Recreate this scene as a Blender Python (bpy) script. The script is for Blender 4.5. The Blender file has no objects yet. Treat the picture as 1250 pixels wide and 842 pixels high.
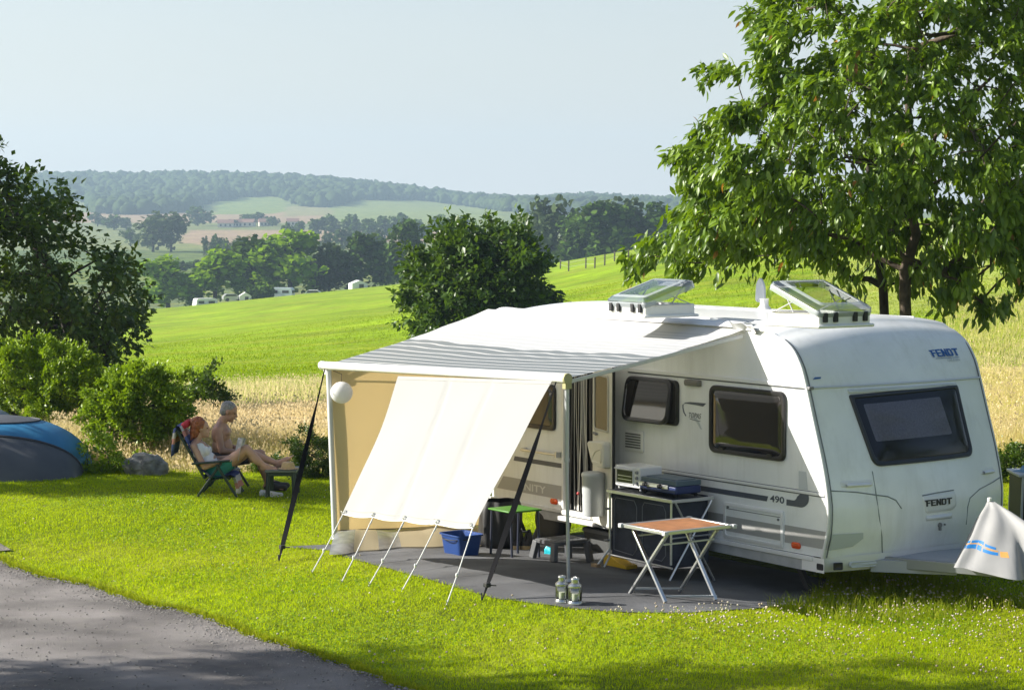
HAZE_D = .00025
SUN_E = 5.0
SKY_E = .080
SKY_DUST = 2.0
EXPO = 1.08
import bpy, bmesh, math, random
import numpy as np
from mathutils import Vector, Matrix, noise as mnoise

R = math.radians
rng = np.random.default_rng(7)
random.seed(7)
scene = bpy.context.scene
COL = scene.collection
D = bpy.data

# ---------------------------------------------------------------- camera numbers (metres; ground by the caravan is z = 0)
CAM = np.array([14.625, -13.573, 3.56])
YAW, PITCH, FPX = R(144.91), R(3.43), 2613.0
vdir = np.array([math.cos(YAW) * math.cos(PITCH), math.sin(YAW) * math.cos(PITCH), -math.sin(PITCH)])
rdir = np.array([math.sin(YAW), -math.cos(YAW), 0.0])
udir = np.cross(rdir, vdir)
fdir = np.array([math.cos(YAW), math.sin(YAW), 0.0])


def ray(px, py):
    return vdir * FPX + rdir * (px - 625) - udir * (py - 421)


def on_axis(px, py, axis, val):
    d = ray(px, py)
    return CAM + d * (val - CAM[axis]) / d[axis]


def at_depth(px, py, Y):
    d = ray(px, py)
    return CAM + d * Y / float(d @ fdir)


def world(U, Y, z=0.0):
    p = CAM + rdir * U + fdir * Y
    return np.array([p[0], p[1], z])


def uy(x, y):
    dx, dy = x - CAM[0], y - CAM[1]
    return dx * rdir[0] + dy * rdir[1], dx * fdir[0] + dy * fdir[1]


def sstep(a, b, x):
    t = np.clip((np.asarray(x, float) - a) / (b - a), 0, 1)
    return t * t * (3 - 2 * t)


# ---------------------------------------------------------------- terrain
CREST_PX = [-800, 0, 150, 220, 480, 680, 780, 860, 1000, 1250, 2200]
CREST_PY = [392, 386, 379, 374, 347, 320, 303, 293, 279, 254, 190]
RIDGE_PX = [-800, 40, 120, 280, 400, 480, 560, 640, 720, 800, 860, 1000, 2200]
RIDGE_PY = [232, 225, 223, 222, 227, 236, 247, 253, 248, 253, 262, 262, 262]
FAR_Y = [600, 900, 1300, 1600, 1900, 2200]
FAR_PY = [332, 307, 280, 268, 258, 250]


def terrain(x, y):
    x = np.asarray(x, float); y = np.asarray(y, float)
    U, Y = uy(x, y)
    Ys = np.maximum(Y, 5.0)
    px = 625 + FPX * U / Ys
    near = (0.05 + 0.12 * sstep(-6, -1, x)) * (1 - sstep(-1.9, 0.3, y))
    # meadow hill from the lawn's edge to the crest 400 m away
    yc = np.interp(px, CREST_PX, CREST_PY)
    zc = 3.56 - (yc - 264) / FPX * 400
    t = np.clip((Ys - 31) / 369, 0, 1.0)
    bump = 0.35 * np.sin(Ys / 17 + U / 23) * np.sin(U / 13 + 1.3) * sstep(34, 70, Ys)
    meadow = zc * (t + 0.10 * np.sin(np.pi * t) * sstep(0, .5, t)) + bump * (1 - sstep(300, 395, Ys))
    # far valley, fields and ridge
    ry = np.interp(px, RIDGE_PX, RIDGE_PY)
    fy = np.interp(Ys, FAR_Y, FAR_PY)
    fz = 3.56 + (264 - fy) / FPX * Ys
    rz = 3.56 + (264 - ry) / FPX * 2700
    k = sstep(1900, 2700, Ys)
    fz = np.where(Ys > 1900, (3.56 + 6 / FPX * 1900) * (1 - k) + rz * k, fz)
    fz = np.where(Ys > 2720, rz - (Ys - 2720) * 0.25, fz)
    # behind the crest the meadow rolls off, down to the valley
    far = np.where(Ys < 600, -13.0 - 8 * np.sin(np.clip((Ys - 400) / 200, 0, 1) * np.pi), fz)
    roll = zc - np.maximum(Ys - 400, 0) ** 1.25 * 0.028
    s = sstep(430, 590, Ys)
    z = np.where(Ys < 400, np.where(Ys < 31, 0, meadow), roll * (1 - s) + far * s)
    return z + near * (1 - sstep(25, 40, Ys)) 


def tz(x, y):
    return float(terrain(np.array([x]), np.array([y]))[0])


def gp(px, py, up=0.0):
    """Point where a sight line meets the ground (raised by up)."""
    z = 0.1 + up
    for _ in range(12):
        p = on_axis(px, py, 2, z)
        z = tz(p[0], p[1]) + up
    return np.array([p[0], p[1], z])


# ---------------------------------------------------------------- materials
MATS = {}


def mat(name, col, rough=0.5, metal=0.0, var=0.0, vscale=6.0, bump=0.0, bscale=60.0, spec=0.5,
        translucent=0.0, tcol=None, coat=0.0, attr=None, attr_amt=0.5, col2=None, dirt=0.0, alpha=None):
    if name in MATS:
        return MATS[name]
    m = D.materials.new(name)
    m.use_nodes = True
    nt = m.node_tree
    N, L = nt.nodes, nt.links
    b = N['Principled BSDF']
    out = N['Material Output']
    b.inputs['Base Color'].default_value = (*col, 1)
    b.inputs['Roughness'].default_value = rough
    b.inputs['Metallic'].default_value = metal
    b.inputs['Specular IOR Level'].default_value = spec
    if coat:
        b.inputs['Coat Weight'].default_value = coat
        b.inputs['Coat Roughness'].default_value = 0.08
    tc = N.new('ShaderNodeTexCoord')
    csock = None
    if var > 0:
        nz = N.new('ShaderNodeTexNoise'); nz.inputs['Scale'].default_value = vscale
        nz.inputs['Detail'].default_value = 6
        L.new(tc.outputs['Object'], nz.inputs['Vector'])
        mx = N.new('ShaderNodeMix'); mx.data_type = 'RGBA'
        c2 = col2 if col2 else tuple(max(0, c * (1 - var)) for c in col)
        c1 = col if col2 else tuple(min(1, c * (1 + var * .5)) for c in col)
        mx.inputs[6].default_value = (*c1, 1); mx.inputs[7].default_value = (*c2, 1)
        rp = N.new('ShaderNodeMapRange'); rp.inputs[1].default_value = .35; rp.inputs[2].default_value = .65
        L.new(nz.outputs['Fac'], rp.inputs[0]); L.new(rp.outputs[0], mx.inputs[0])
        csock = mx.outputs[2]
    if attr:
        at = N.new('ShaderNodeAttribute'); at.attribute_name = attr
        mx = N.new('ShaderNodeMix'); mx.data_type = 'RGBA'
        if csock: L.new(csock, mx.inputs[6])
        else: mx.inputs[6].default_value = (*col, 1)
        mx.inputs[7].default_value = (*(col2 or tuple(c * attr_amt for c in col)), 1)
        L.new(at.outputs['Fac'], mx.inputs[0])
        csock = mx.outputs[2]
    if dirt > 0:
        nz = N.new('ShaderNodeTexNoise'); nz.inputs['Scale'].default_value = 2.2; nz.inputs['Detail'].default_value = 9
        nz.inputs['Roughness'].default_value = .7
        mp = N.new('ShaderNodeMapping'); mp.inputs['Scale'].default_value = (2.6, 2.6, .28)
        L.new(tc.outputs['Object'], mp.inputs[0]); L.new(mp.outputs[0], nz.inputs['Vector'])
        rp = N.new('ShaderNodeMapRange'); rp.inputs[1].default_value = .5; rp.inputs[2].default_value = .85
        rp.inputs[3].default_value = 0; rp.inputs[4].default_value = dirt
        L.new(nz.outputs['Fac'], rp.inputs[0])
        mx = N.new('ShaderNodeMix'); mx.data_type = 'RGBA'
        if csock: L.new(csock, mx.inputs[6])
        else: mx.inputs[6].default_value = (*col, 1)
        mx.inputs[7].default_value = (.28, .27, .2, 1)
        L.new(rp.outputs[0], mx.inputs[0]); csock = mx.outputs[2]
    if csock:
        L.new(csock, b.inputs['Base Color'])
    if bump > 0:
        nz = N.new('ShaderNodeTexNoise'); nz.inputs['Scale'].default_value = bscale; nz.inputs['Detail'].default_value = 4
        L.new(tc.outputs['Object'], nz.inputs['Vector'])
        bp = N.new('ShaderNodeBump'); bp.inputs['Strength'].default_value = bump; bp.inputs['Distance'].default_value = .02
        L.new(nz.outputs['Fac'], bp.inputs['Height']); L.new(bp.outputs[0], b.inputs['Normal'])
    shader = b.outputs[0]
    if translucent > 0:
        tr = N.new('ShaderNodeBsdfTranslucent')
        if tcol: tr.inputs[0].default_value = (*tcol, 1)
        elif csock: L.new(csock, tr.inputs[0])
        else: tr.inputs[0].default_value = (*col, 1)
        ms = N.new('ShaderNodeMixShader'); ms.inputs[0].default_value = translucent
        L.new(shader, ms.inputs[1]); L.new(tr.outputs[0], ms.inputs[2]); shader = ms.outputs[0]
    if alpha is not None:
        tp = N.new('ShaderNodeBsdfTransparent')
        ms = N.new('ShaderNodeMixShader'); ms.inputs[0].default_value = alpha
        L.new(tp.outputs[0], ms.inputs[1]); L.new(shader, ms.inputs[2]); shader = ms.outputs[0]
    L.new(shader, out.inputs['Surface'])
    MATS[name] = m
    return m


def glass_mat(name, tint, refl=0.08, rough=0.03):
    """Thin tinted pane: see-through with a mirror sheen."""
    if name in MATS: return MATS[name]
    m = D.materials.new(name); m.use_nodes = True
    N, L = m.node_tree.nodes, m.node_tree.links
    N.remove(N['Principled BSDF'])
    tp = N.new('ShaderNodeBsdfTransparent'); tp.inputs[0].default_value = (*tint, 1)
    gl = N.new('ShaderNodeBsdfGlossy'); gl.inputs['Roughness'].default_value = rough
    lw = N.new('ShaderNodeFresnel'); lw.inputs[0].default_value = 1.5
    ad = N.new('ShaderNodeMath'); ad.operation = 'ADD'; ad.inputs[1].default_value = refl
    L.new(lw.outputs[0], ad.inputs[0])
    ms = N.new('ShaderNodeMixShader')
    L.new(ad.outputs[0], ms.inputs[0]); L.new(tp.outputs[0], ms.inputs[1]); L.new(gl.outputs[0], ms.inputs[2])
    L.new(ms.outputs[0], N['Material Output'].inputs['Surface'])
    MATS[name] = m
    return m


# ---------------------------------------------------------------- mesh builder
class MB:
    def __init__(self, off=(0, 0, 0)):
        self.v = []; self.f = []; self.m = []; self.off = np.array(off, float)

    def add(self, vs, fs, mi=0):
        n = len(self.v)
        self.v.extend([tuple(p) for p in vs])
        for q in fs:
            self.f.append(tuple(i + n for i in q)); self.m.append(mi)
        return self

    def box(self, c, s, rot=None, mi=0):
        c = np.array(c, float); h = np.array(s, float) / 2
        P = [np.array([a, b, d]) * h for a in (-1, 1) for b in (-1, 1) for d in (-1, 1)]
        if rot is not None:
            Rm = np.array(rot)
            P = [Rm @ p for p in P]
        P = [p + c for p in P]
        return self.add(P, [(0, 1, 3, 2), (4, 6, 7, 5), (0, 4, 5, 1), (2, 3, 7, 6), (0, 2, 6, 4), (1, 5, 7, 3)], mi)

    def bar(self, a, b, w, h, mi=0, up=(0, 0, 1)):
        a = np.array(a, float); b = np.array(b, float)
        d = b - a; L = np.linalg.norm(d); d /= L
        s = np.cross(d, up)
        if np.linalg.norm(s) < 1e-4: s = np.cross(d, (1, 0, 0))
        s /= np.linalg.norm(s); t = np.cross(s, d)
        return self.box((a + b) / 2, (L, w, h), np.stack([d, s, t], 1), mi)

    def tube(self, path, r, n=8, mi=0, cap=True):
        P = [np.array(p, float) for p in path]
        rr = r if hasattr(r, '__len__') else [r] * len(P)
        prev = None; base = len(self.v); vs = []
        for i, p in enumerate(P):
            t = P[min(i + 1, len(P) - 1)] - P[max(i - 1, 0)]
            t = t / (np.linalg.norm(t) + 1e-9)
            if prev is None:
                a = np.cross(t, (0, 0, 1))
                if np.linalg.norm(a) < .1: a = np.cross(t, (1, 0, 0))
            else:
                a = prev - t * (prev @ t)
            a /= np.linalg.norm(a) + 1e-9; prev = a; b = np.cross(t, a)
            for k in range(n):
                w = 2 * math.pi * k / n
                vs.append(p + rr[i] * (math.cos(w) * a + math.sin(w) * b))
        fs = []
        for i in range(len(P) - 1):
            for k in range(n):
                fs.append((i * n + k, i * n + (k + 1) % n, (i + 1) * n + (k + 1) % n, (i + 1) * n + k))
        if cap:
            fs.append(tuple(range(n - 1, -1, -1))); fs.append(tuple((len(P) - 1) * n + k for k in range(n)))
        return self.add(vs, fs, mi)

    def lathe(self, prof, c=(0, 0, 0), n=24, mi=0, axis=None):
        c = np.array(c, float); vs = []
        A = np.eye(3) if axis is None else np.array(axis)
        for (r, z) in prof:
            for k in range(n):
                w = 2 * math.pi * k / n
                vs.append(A @ np.array([r * math.cos(w), r * math.sin(w), z]) + c)
        fs = []
        for i in range(len(prof) - 1):
            for k in range(n):
                fs.append((i * n + k, i * n + (k + 1) % n, (i + 1) * n + (k + 1) % n, (i + 1) * n + k))
        if prof[0][0] > 1e-6: fs.append(tuple(range(n - 1, -1, -1)))
        if prof[-1][0] > 1e-6: fs.append(tuple((len(prof) - 1) * n + k for k in range(n)))
        return self.add(vs, fs, mi)

    def ell(self, c, r, n=16, k=10, rot=None, mi=0):
        vs = []; c = np.array(c, float)
        for i in range(k + 1):
            th = math.pi * i / k
            for j in range(n):
                w = 2 * math.pi * j / n
                p = np.array([r[0] * math.sin(th) * math.cos(w), r[1] * math.sin(th) * math.sin(w), r[2] * math.cos(th)])
                if rot is not None: p = np.array(rot) @ p
                vs.append(p + c)
        fs = []
        for i in range(k):
            for j in range(n):
                fs.append((i * n + j, (i + 1) * n + j, (i + 1) * n + (j + 1) % n, i * n + (j + 1) % n))
        return self.add(vs, fs, mi)

    def prism(self, outline, mp, d0, d1, mi=0):
        """Outline in 2D, mapped by mp(a, b, d); a plate from offset d0 to d1."""
        n = len(outline)
        vs = [mp(a, b, d0) for a, b in outline] + [mp(a, b, d1) for a, b in outline]
        fs = [tuple(range(n - 1, -1, -1)), tuple(range(n, 2 * n))]
        fs += [(i, (i + 1) % n, n + (i + 1) % n, n + i) for i in range(n)]
        return self.add(vs, fs, mi)

    def panel(self, outline, mp, rings, mi=0, close=True):
        """Concentric rings (inset, offset) of an outline, mapped onto a surface; closed by a fan."""
        o = np.array(outline, float); c = o.mean(0); n = len(o)
        half = np.abs(o - c).max(0)
        vs = []
        for ins, d in rings:
            s = np.maximum((half - ins) / half, 0.0)
            for p in o:
                q = c + (p - c) * s
                vs.append(mp(q[0], q[1], d))
        fs = []
        for i in range(len(rings) - 1):
            for k in range(n):
                fs.append((i * n + k, i * n + (k + 1) % n, (i + 1) * n + (k + 1) % n, (i + 1) * n + k))
        if close:
            vs.append(mp(c[0], c[1], rings[-1][1]))
            b = (len(rings) - 1) * n
            fs += [(b + k, b + (k + 1) % n, len(vs) - 1) for k in range(n)]
        return self.add(vs, fs, mi)

    def sheet(self, fn, nu, nv, mi=0, thick=0.0):
        """Grid surface fn(u, v) for u, v in 0..1; with thick it becomes a closed slab (fn's second surface by normal)."""
        us = np.linspace(0, 1, nu + 1); vs_ = np.linspace(0, 1, nv + 1)
        P = np.array([[fn(a, b) for b in vs_] for a in us], float)
        idx = lambda i, j: i * (nv + 1) + j
        fs = [(idx(i, j), idx(i + 1, j), idx(i + 1, j + 1), idx(i, j + 1)) for i in range(nu) for j in range(nv)]
        if thick <= 0:
            return self.add(P.reshape(-1, 3), fs, mi)
        du = np.gradient(P, axis=0); dv = np.gradient(P, axis=1)
        nn = np.cross(du, dv); nn /= np.linalg.norm(nn, axis=2, keepdims=True) + 1e-9
        Q = P - nn * thick
        m = (nu + 1) * (nv + 1)
        fs2 = list(fs) + [tuple(m + k for k in q[::-1]) for q in fs]
        rim = [idx(i, 0) for i in range(nu + 1)] + [idx(nu, j) for j in range(1, nv + 1)] + \
              [idx(i, nv) for i in range(nu - 1, -1, -1)] + [idx(0, j) for j in range(nv - 1, 0, -1)]
        for a, b in zip(rim, rim[1:] + rim[:1]):
            fs2.append((b, a, m + a, m + b))
        return self.add(np.concatenate([P.reshape(-1, 3), Q.reshape(-1, 3)]), fs2, mi)

    def build(self, name, mats, parent=None, bevel=0.0, smooth=35, fix=True, label=None, seg=2):
        me = D.meshes.new(name)
        o_ = self.off
        me.from_pydata([(p[0] - o_[0], p[1] - o_[1], p[2] - o_[2]) for p in self.v], [], self.f)
        if not isinstance(mats, (list, tuple)): mats = [mats]
        for mm in mats: me.materials.append(mm)
        if len(mats) > 1:
            me.polygons.foreach_set('material_index', self.m)
        if fix:
            bm = bmesh.new(); bm.from_mesh(me)
            bmesh.ops.remove_doubles(bm, verts=bm.verts, dist=1e-5)
            bmesh.ops.recalc_face_normals(bm, faces=bm.faces)
            bm.to_mesh(me); bm.free()
        if smooth:
            me.polygons.foreach_set('use_smooth', [True] * len(me.polygons))
            me.set_sharp_from_angle(angle=R(smooth))
        ob = D.objects.new(name, me); COL.objects.link(ob)
        if parent: ob.parent = parent
        if bevel:
            md = ob.modifiers.new('bevel', 'BEVEL'); md.width = bevel; md.segments = seg
            md.limit_method = 'ANGLE'; md.angle_limit = R(40); md.harden_normals = False
        if label: ob['label'] = label
        return ob


def tag(o, label=None, cat=None, group=None, kind=None):
    if label: o['label'] = label
    if cat: o['category'] = cat
    if group: o['group'] = group
    if kind: o['kind'] = kind
    return o


def thing(name, label, cat, loc=(0, 0, 0), rotz=0.0, group=None):
    o = D.objects.new(name, None); COL.objects.link(o)
    o.empty_display_size = .2
    o.location = loc; o.rotation_euler = (0, 0, rotz)
    return tag(o, label, cat, group)


def copy_tree(o, parent=None, group=None):
    c = o.copy(); COL.objects.link(c)
    if parent: c.parent = parent
    for ch in list(o.children): copy_tree(ch, c)
    return c


def rrect(a0, b0, a1, b1, r, n=5):
    return rpoly([(a0, b0), (a1, b0), (a1, b1), (a0, b1)], r, n)


def rpoly(pts, r, n=5):
    """Polygon with rounded corners."""
    out = []; m = len(pts)
    rr = r if hasattr(r, '__len__') else [r] * m
    for i in range(m):
        p = np.array(pts[i], float); a = np.array(pts[i - 1], float); b = np.array(pts[(i + 1) % m], float)
        da = a - p; db = b - p
        la = np.linalg.norm(da); lb = np.linalg.norm(db)
        q = min(rr[i], la * .49, lb * .49)
        s = p + da / la * q; e = p + db / lb * q
        for k in range(n + 1):
            t = k / n
            out.append(tuple((1 - t) ** 2 * s + 2 * t * (1 - t) * p + t * t * e))
    return out


def resample(outline, step):
    out = []
    m = len(outline)
    for i in range(m):
        a = np.array(outline[i], float); b = np.array(outline[(i + 1) % m], float)
        k = max(1, int(np.linalg.norm(b - a) / step))
        for j in range(k): out.append(tuple(a + (b - a) * j / k))
    return out


_txt = {}


def text2d(txt, size=1.0, shear=0.0, bold=0.0):
    """Outline triangles of a word, from Blender's own font: (verts 2D, faces)."""
    cu = D.curves.new('lettering', 'FONT'); cu.body = txt; cu.size = size; cu.shear = shear; cu.offset = bold
    cu.resolution_u = 3
    ob = D.objects.new('lettering', cu); COL.objects.link(ob)
    dg = bpy.context.evaluated_depsgraph_get()
    me = D.meshes.new_from_object(ob.evaluated_get(dg))
    V = [tuple(v.co) for v in me.vertices]; F = [tuple(p.vertices) for p in me.polygons]
    D.objects.remove(ob); D.curves.remove(cu); D.meshes.remove(me)
    return V, F


def lettering(name, txt, a0, b0, a1, b1, mp, m, parent, off, shear=0.0, bold=0.0):
    """A word fitted into the box a0..a1 x b0..b1 of a surface mapping mp(a, b, d)."""
    V, F = text2d(txt, 1.0, shear, bold)
    P = np.array(V)[:, :2]; lo = P.min(0); hi = P.max(0)
    Q = (P - lo) / (hi - lo)
    mb = MB(off)
    mb.add([mp(a0 + (a1 - a0) * q[0], b0 + (b1 - b0) * q[1], 0.0035) for q in Q], F)
    return mb.build(name, m, parent, smooth=0, fix=False)


# ---------------------------------------------------------------- fast meshes from numpy (leaves, blades)
def np_mesh(name, V, F, m, attr=None, smooth=False):
    """V (n,3), F (k, s) faces of equal size s, attr per vertex float -> 'rnd'."""
    me = D.meshes.new(name)
    k, s = F.shape
    me.vertices.add(len(V)); me.vertices.foreach_set('co', V.astype(np.float32).ravel())
    me.loops.add(k * s); me.loops.foreach_set('vertex_index', F.astype(np.int32).ravel())
    me.polygons.add(k)
    me.polygons.foreach_set('loop_start', np.arange(0, k * s, s, dtype=np.int32))
    me.update(calc_edges=True)
    if smooth: me.polygons.foreach_set('use_smooth', np.ones(k, bool))
    me.materials.append(m)
    if attr is not None:
        a = me.attributes.new('rnd', 'FLOAT', 'POINT')
        a.data.foreach_set('value', attr.astype(np.float32))
    return me


def obj_of(name, me, parent=None, off=(0, 0, 0)):
    o = D.objects.new(name, me); COL.objects.link(o)
    if parent: o.parent = parent
    return o


LEAF_LONG = (np.array([[0, 0, 0], [.3, .17, .03], [.3, 0, -.02], [.3, -.17, .03], [.66, .15, -.03], [.66, 0, -.07], [.66, -.15, -.03], [1, 0, -.2]]),
             np.array([[0, 2, 1], [0, 3, 2], [1, 2, 5], [1, 5, 4], [2, 3, 6], [2, 6, 5], [4, 5, 7], [5, 6, 7]]))
LEAF_OVAL = (np.array([[0, 0, 0], [.45, .3, .06], [.5, 0, -.03], [.45, -.3, .06], [1, 0, -.08]]),
             np.array([[0, 2, 1], [0, 3, 2], [1, 2, 4], [2, 3, 4]]))
LEAF_CLUMP = (np.array([[0, -.45, 0], [.45, -.5, .1], [1, -.05, -.05], [.55, .5, .08], [.05, .35, .02]]),
              np.array([[0, 1, 2], [0, 2, 3], [0, 3, 4]]))


def leaves(tmpl, pos, d, size, rnd, roll=None):
    """Leaf faces at pos, pointing along d; returns V, F, attr."""
    T, F = tmpl
    n = len(pos)
    d = d / (np.linalg.norm(d, axis=1, keepdims=True) + 1e-9)
    up = np.tile(np.array([[0, 0, 1.0]]), (n, 1)) + rng.normal(0, .55, (n, 3))
    s = np.cross(d, up); s /= np.linalg.norm(s, axis=1, keepdims=True) + 1e-9
    nn = np.cross(s, d)
    V = pos[:, None, :] + size[:, None, None] * (T[None, :, 0, None] * d[:, None, :] + T[None, :, 1, None] * s[:, None, :] + T[None, :, 2, None] * nn[:, None, :])
    k = len(T)
    FF = (F[None] + (np.arange(n) * k)[:, None, None]).reshape(-1, F.shape[1])
    return V.reshape(-1, 3), FF, np.repeat(rnd, k)


def limb_mesh(name, nodes, parents, base_r, m, tip=0.006, n=6):
    """Branch skeleton as tapered tubes (pipe model)."""
    K = len(nodes); w = np.ones(K)
    for i in range(K - 1, 0, -1):
        w[parents[i]] += w[i]
    rad = np.maximum(tip, base_r * np.sqrt(w / w[0]))
    mb = MB()
    for i in range(1, K):
        p = parents[i]
        a, b = nodes[p], nodes[i]
        L = np.linalg.norm(b - a)
        mid = (a + b) / 2 + rng.normal(0, .05 * L, 3) - np.array([0, 0, .0])
        r0 = min(rad[p], rad[i] * 1.35); r1 = rad[i]
        mb.tube([a, mid, b], [r0, (r0 + r1) / 2, r1], n if r0 > .02 else 4, cap=False)
    return mb


def inside(poly, P):
    x, y = P[:, 0], P[:, 1]; c = np.zeros(len(P), bool); n = len(poly)
    for i in range(n):
        x0, y0 = poly[i]; x1, y1 = poly[i - 1]
        if y0 == y1: continue
        cond = ((y0 > y) != (y1 > y)) & (x < (x1 - x0) * (y - y0) / (y1 - y0) + x0)
        c ^= cond
    return c


def edge_dist(poly, P):
    best = np.full(len(P), 1e9); n = len(poly)
    for i in range(n):
        a = np.array(poly[i - 1], float); b = np.array(poly[i], float)
        ab = b - a; t = np.clip(((P - a) @ ab) / (ab @ ab + 1e-9), 0, 1)
        q = a + t[:, None] * ab
        best = np.minimum(best, np.linalg.norm(P - q, axis=1))
    return best


def crown_points(poly, Y, thick, K, rim=.35):
    """Foliage cluster centres filling a rounded volume of real depth whose outline follows poly."""
    poly = [tuple(map(float, p)) for p in poly]
    A = np.array(poly); lo, hi = A.min(0), A.max(0)
    P = lo + rng.random((K * 8, 2)) * (hi - lo)
    P = P[inside(poly, P)]
    ed = edge_dist(poly, P)
    P, ed = P[:K], ed[:K]
    dm = np.percentile(ed, 97)
    h = thick * np.sqrt(np.clip(1 - (1 - np.clip(ed / dm, 0, 1)) ** 2, .03, 1))
    off = (rng.random(len(P)) * 2 - 1)
    off = np.sign(off) * np.abs(off) ** .6 * h
    return np.array([at_depth(p[0], p[1], Y + o) for p, o in zip(P, off)])


def skeleton(base, trunk_nodes, pts):
    """Attach every cluster centre to the nearest suitable node nearer the trunk."""
    nodes = [np.array(base, float)] + [np.array(t, float) for t in trunk_nodes]
    par = [0] + list(range(len(trunk_nodes)))
    top = nodes[-1]
    T = np.array(nodes)
    dist = np.array([np.min(np.linalg.norm(T - p, axis=1)) for p in pts])
    for i in np.argsort(dist):
        p = pts[i]
        A = np.array(nodes)
        dd = np.linalg.norm(A - p, axis=1) + 0.6 * np.maximum(0, A[:, 2] - p[2] + .1)
        dd[0] += 5
        j = int(np.argmin(dd))
        nodes.append(p); par.append(j)
    return nodes, par


def mesh_from_mb(mb, name, m, smooth=50):
    me = D.meshes.new(name); me.from_pydata([tuple(p) for p in mb.v], [], mb.f); me.materials.append(m)
    me.polygons.foreach_set('use_smooth', [True] * len(me.polygons))
    return me
# ================================================================= the caravan
WH = mat('caravan_white', (.80, .81, .80), bump=.05, bscale=110, rough=.28, var=.05, vscale=3, spec=.5, dirt=.30, coat=.2)
WH2 = mat('caravan_trim_white', (.72, .72, .70), rough=.4)
ALU = mat('aluminium', (.62, .63, .64), rough=.32, metal=.85)
GREYP = mat('skirt_grey', (.42, .43, .43), rough=.45, var=.15, vscale=8, dirt=.2)
RUBBER = mat('rubber_black', (.018, .018, .019), rough=.6)
FRAME = mat('window_frame_dark', (.022, .021, .022), rough=.35)
DARKGLASS = mat('acrylic_dark', (.016, .014, .013), rough=.06, spec=.7, coat=.3)
ANTHR = mat('decal_anthracite', (.075, .085, .11), rough=.35)
BAND = mat('decal_grey_band', (.36, .355, .34), rough=.35)
BLUE = mat('decal_blue', (.012, .09, .30), rough=.35)
BLK = mat('decal_black', (.015, .015, .018), rough=.4)
PALE = mat('decal_pale', (.62, .62, .58), rough=.35)
ORANGE = mat('marker_orange', (.75, .09, .012), rough=.2, spec=.6)
CREAM = mat('door_cream', (.66, .65, .58), rough=.45, var=.04)
GREYBIN = mat('bin_grey', (.52, .54, .54), rough=.5)
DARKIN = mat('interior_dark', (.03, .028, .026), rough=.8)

W = 2.3
PX_ = [(.12, .34), (.29, .43), (.36, .67), (.37, .9), (.33, 1.12), (.27, 1.34), (.17, 1.64), (.06, 1.98), (0, 2.15), (-.10, 2.30), (-.24, 2.41), (-.41, 2.465), (-.61, 2.485)]
PROF_Z = [p[1] for p in PX_[1:]]
PROF_X = [p[0] for p in PX_[1:]]


def fx(y, z):
    """Front panel: x at (y, z); the nose bulges most low down."""
    x = float(np.interp(z, PROF_Z, PROF_X))
    # smooth the profile a little
    x = .5 * x + .25 * float(np.interp(z - .06, PROF_Z, PROF_X)) + .25 * float(np.interp(z + .06, PROF_Z, PROF_X))
    k = float(np.interp(z, [.3, 1.1, 2.0, 2.45], [.20, .17, .07, .0]))
    t = abs(y - W / 2) / (W / 2)
    return x + k * (1 - t ** 2.4)


def roof_z(x, y):
    t = y / W
    crown = .105 * (1 - (abs(t - .52) / .52) ** 2.2) if 0 <= t <= 1.04 else 0
    return 2.485 + crown + .012 * t


REAR = -5.18
KO = (-2.5, 1.15, 0)
van = thing('caravan', 'white touring caravan with an open side door and dark lettering across its rounded front', 'caravan', KO)


def front_curve(n=40):
    zs = list(np.linspace(.43, 2.15, 22)) + [2.2, 2.25, 2.3, 2.34, 2.38, 2.41, 2.44, 2.46, 2.475, 2.485]
    return zs


FZ = front_curve()


def xplain(z):
    return fx(0.0, z)


def rear_x(z):
    zs = [.43, 1.0, 2.0, 2.25, 2.38, 2.45, 2.485]
    return float(np.interp(z, zs, [REAR + .10, REAR, REAR + .01, REAR + .06, REAR + .14, REAR + .24, REAR + .36]))


SIDE_OUT = [(xplain(z), z) for z in FZ] + [(rear_x(z), z) for z in reversed([.42] + list(np.linspace(.5, 2.0, 6)) + [2.1, 2.2, 2.28, 2.34, 2.39, 2.43, 2.46, 2.485])]
# wheel arch and doorway are cut out of the near wall
arch = [(-4.52 + .0 * k, .42) for k in range(0)]
DX0, DX1, DZ0, DZ1 = -3.69, -3.17, .40, 2.16


def wall_outline(near):
    o = [(xplain(z), z) for z in FZ] + [(rear_x(z), z) for z in reversed([.42] + list(np.linspace(.5, 2.0, 6)) + [2.1, 2.2, 2.28, 2.34, 2.39, 2.43, 2.46, 2.485])]
    if near:
        o += [(DX0, .42), (DX0, DZ1), (DX1, DZ1), (DX1, .42)]
    return o


mb = MB(KO)
mb.prism(wall_outline(True), lambda a, b, d: (a, d, b), 0.0, 0.035)
wall = mb.build('side_wall', WH, van, smooth=30)
wall.data.materials.append(DARKIN)
mb = MB(KO)
mb.prism(wall_outline(False), lambda a, b, d: (a, d, b), W - .035, W)
mb.build('side_wall', WH, van, smooth=30)

# the front: lower moulded nose and the plain upper panel, split at the rail
NY = 26
mb = MB(KO)
mb.sheet(lambda s, t: (fx(.012 + s * (W - .024), .43 + t * (1.97 - .43)), .012 + s * (W - .024), .43 + t * (1.97 - .43)), NY, 30)
mb.build('front_panel', WH, van, smooth=60)
mb = MB(KO)


def upper(s, t):
    y = .012 + s * (W - .024)
    if t < .5:
        z = 1.985 + (2.15 - 1.985) * t / .5
        return (fx(y, z) - .004, y, z)
    k = (t - .5) / .5
    n = len(FZ)
    q = 21 + k * (n - 1 - 21)
    i = int(min(q, n - 2)); z = FZ[i] + (FZ[i + 1] - FZ[i]) * (q - i)
    x = fx(y, z) - .004
    # melt into the crowned roof
    return (x, y, z + (roof_z(-.61, y) - 2.485) * float(sstep(2.15, 2.485, z)))


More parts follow.
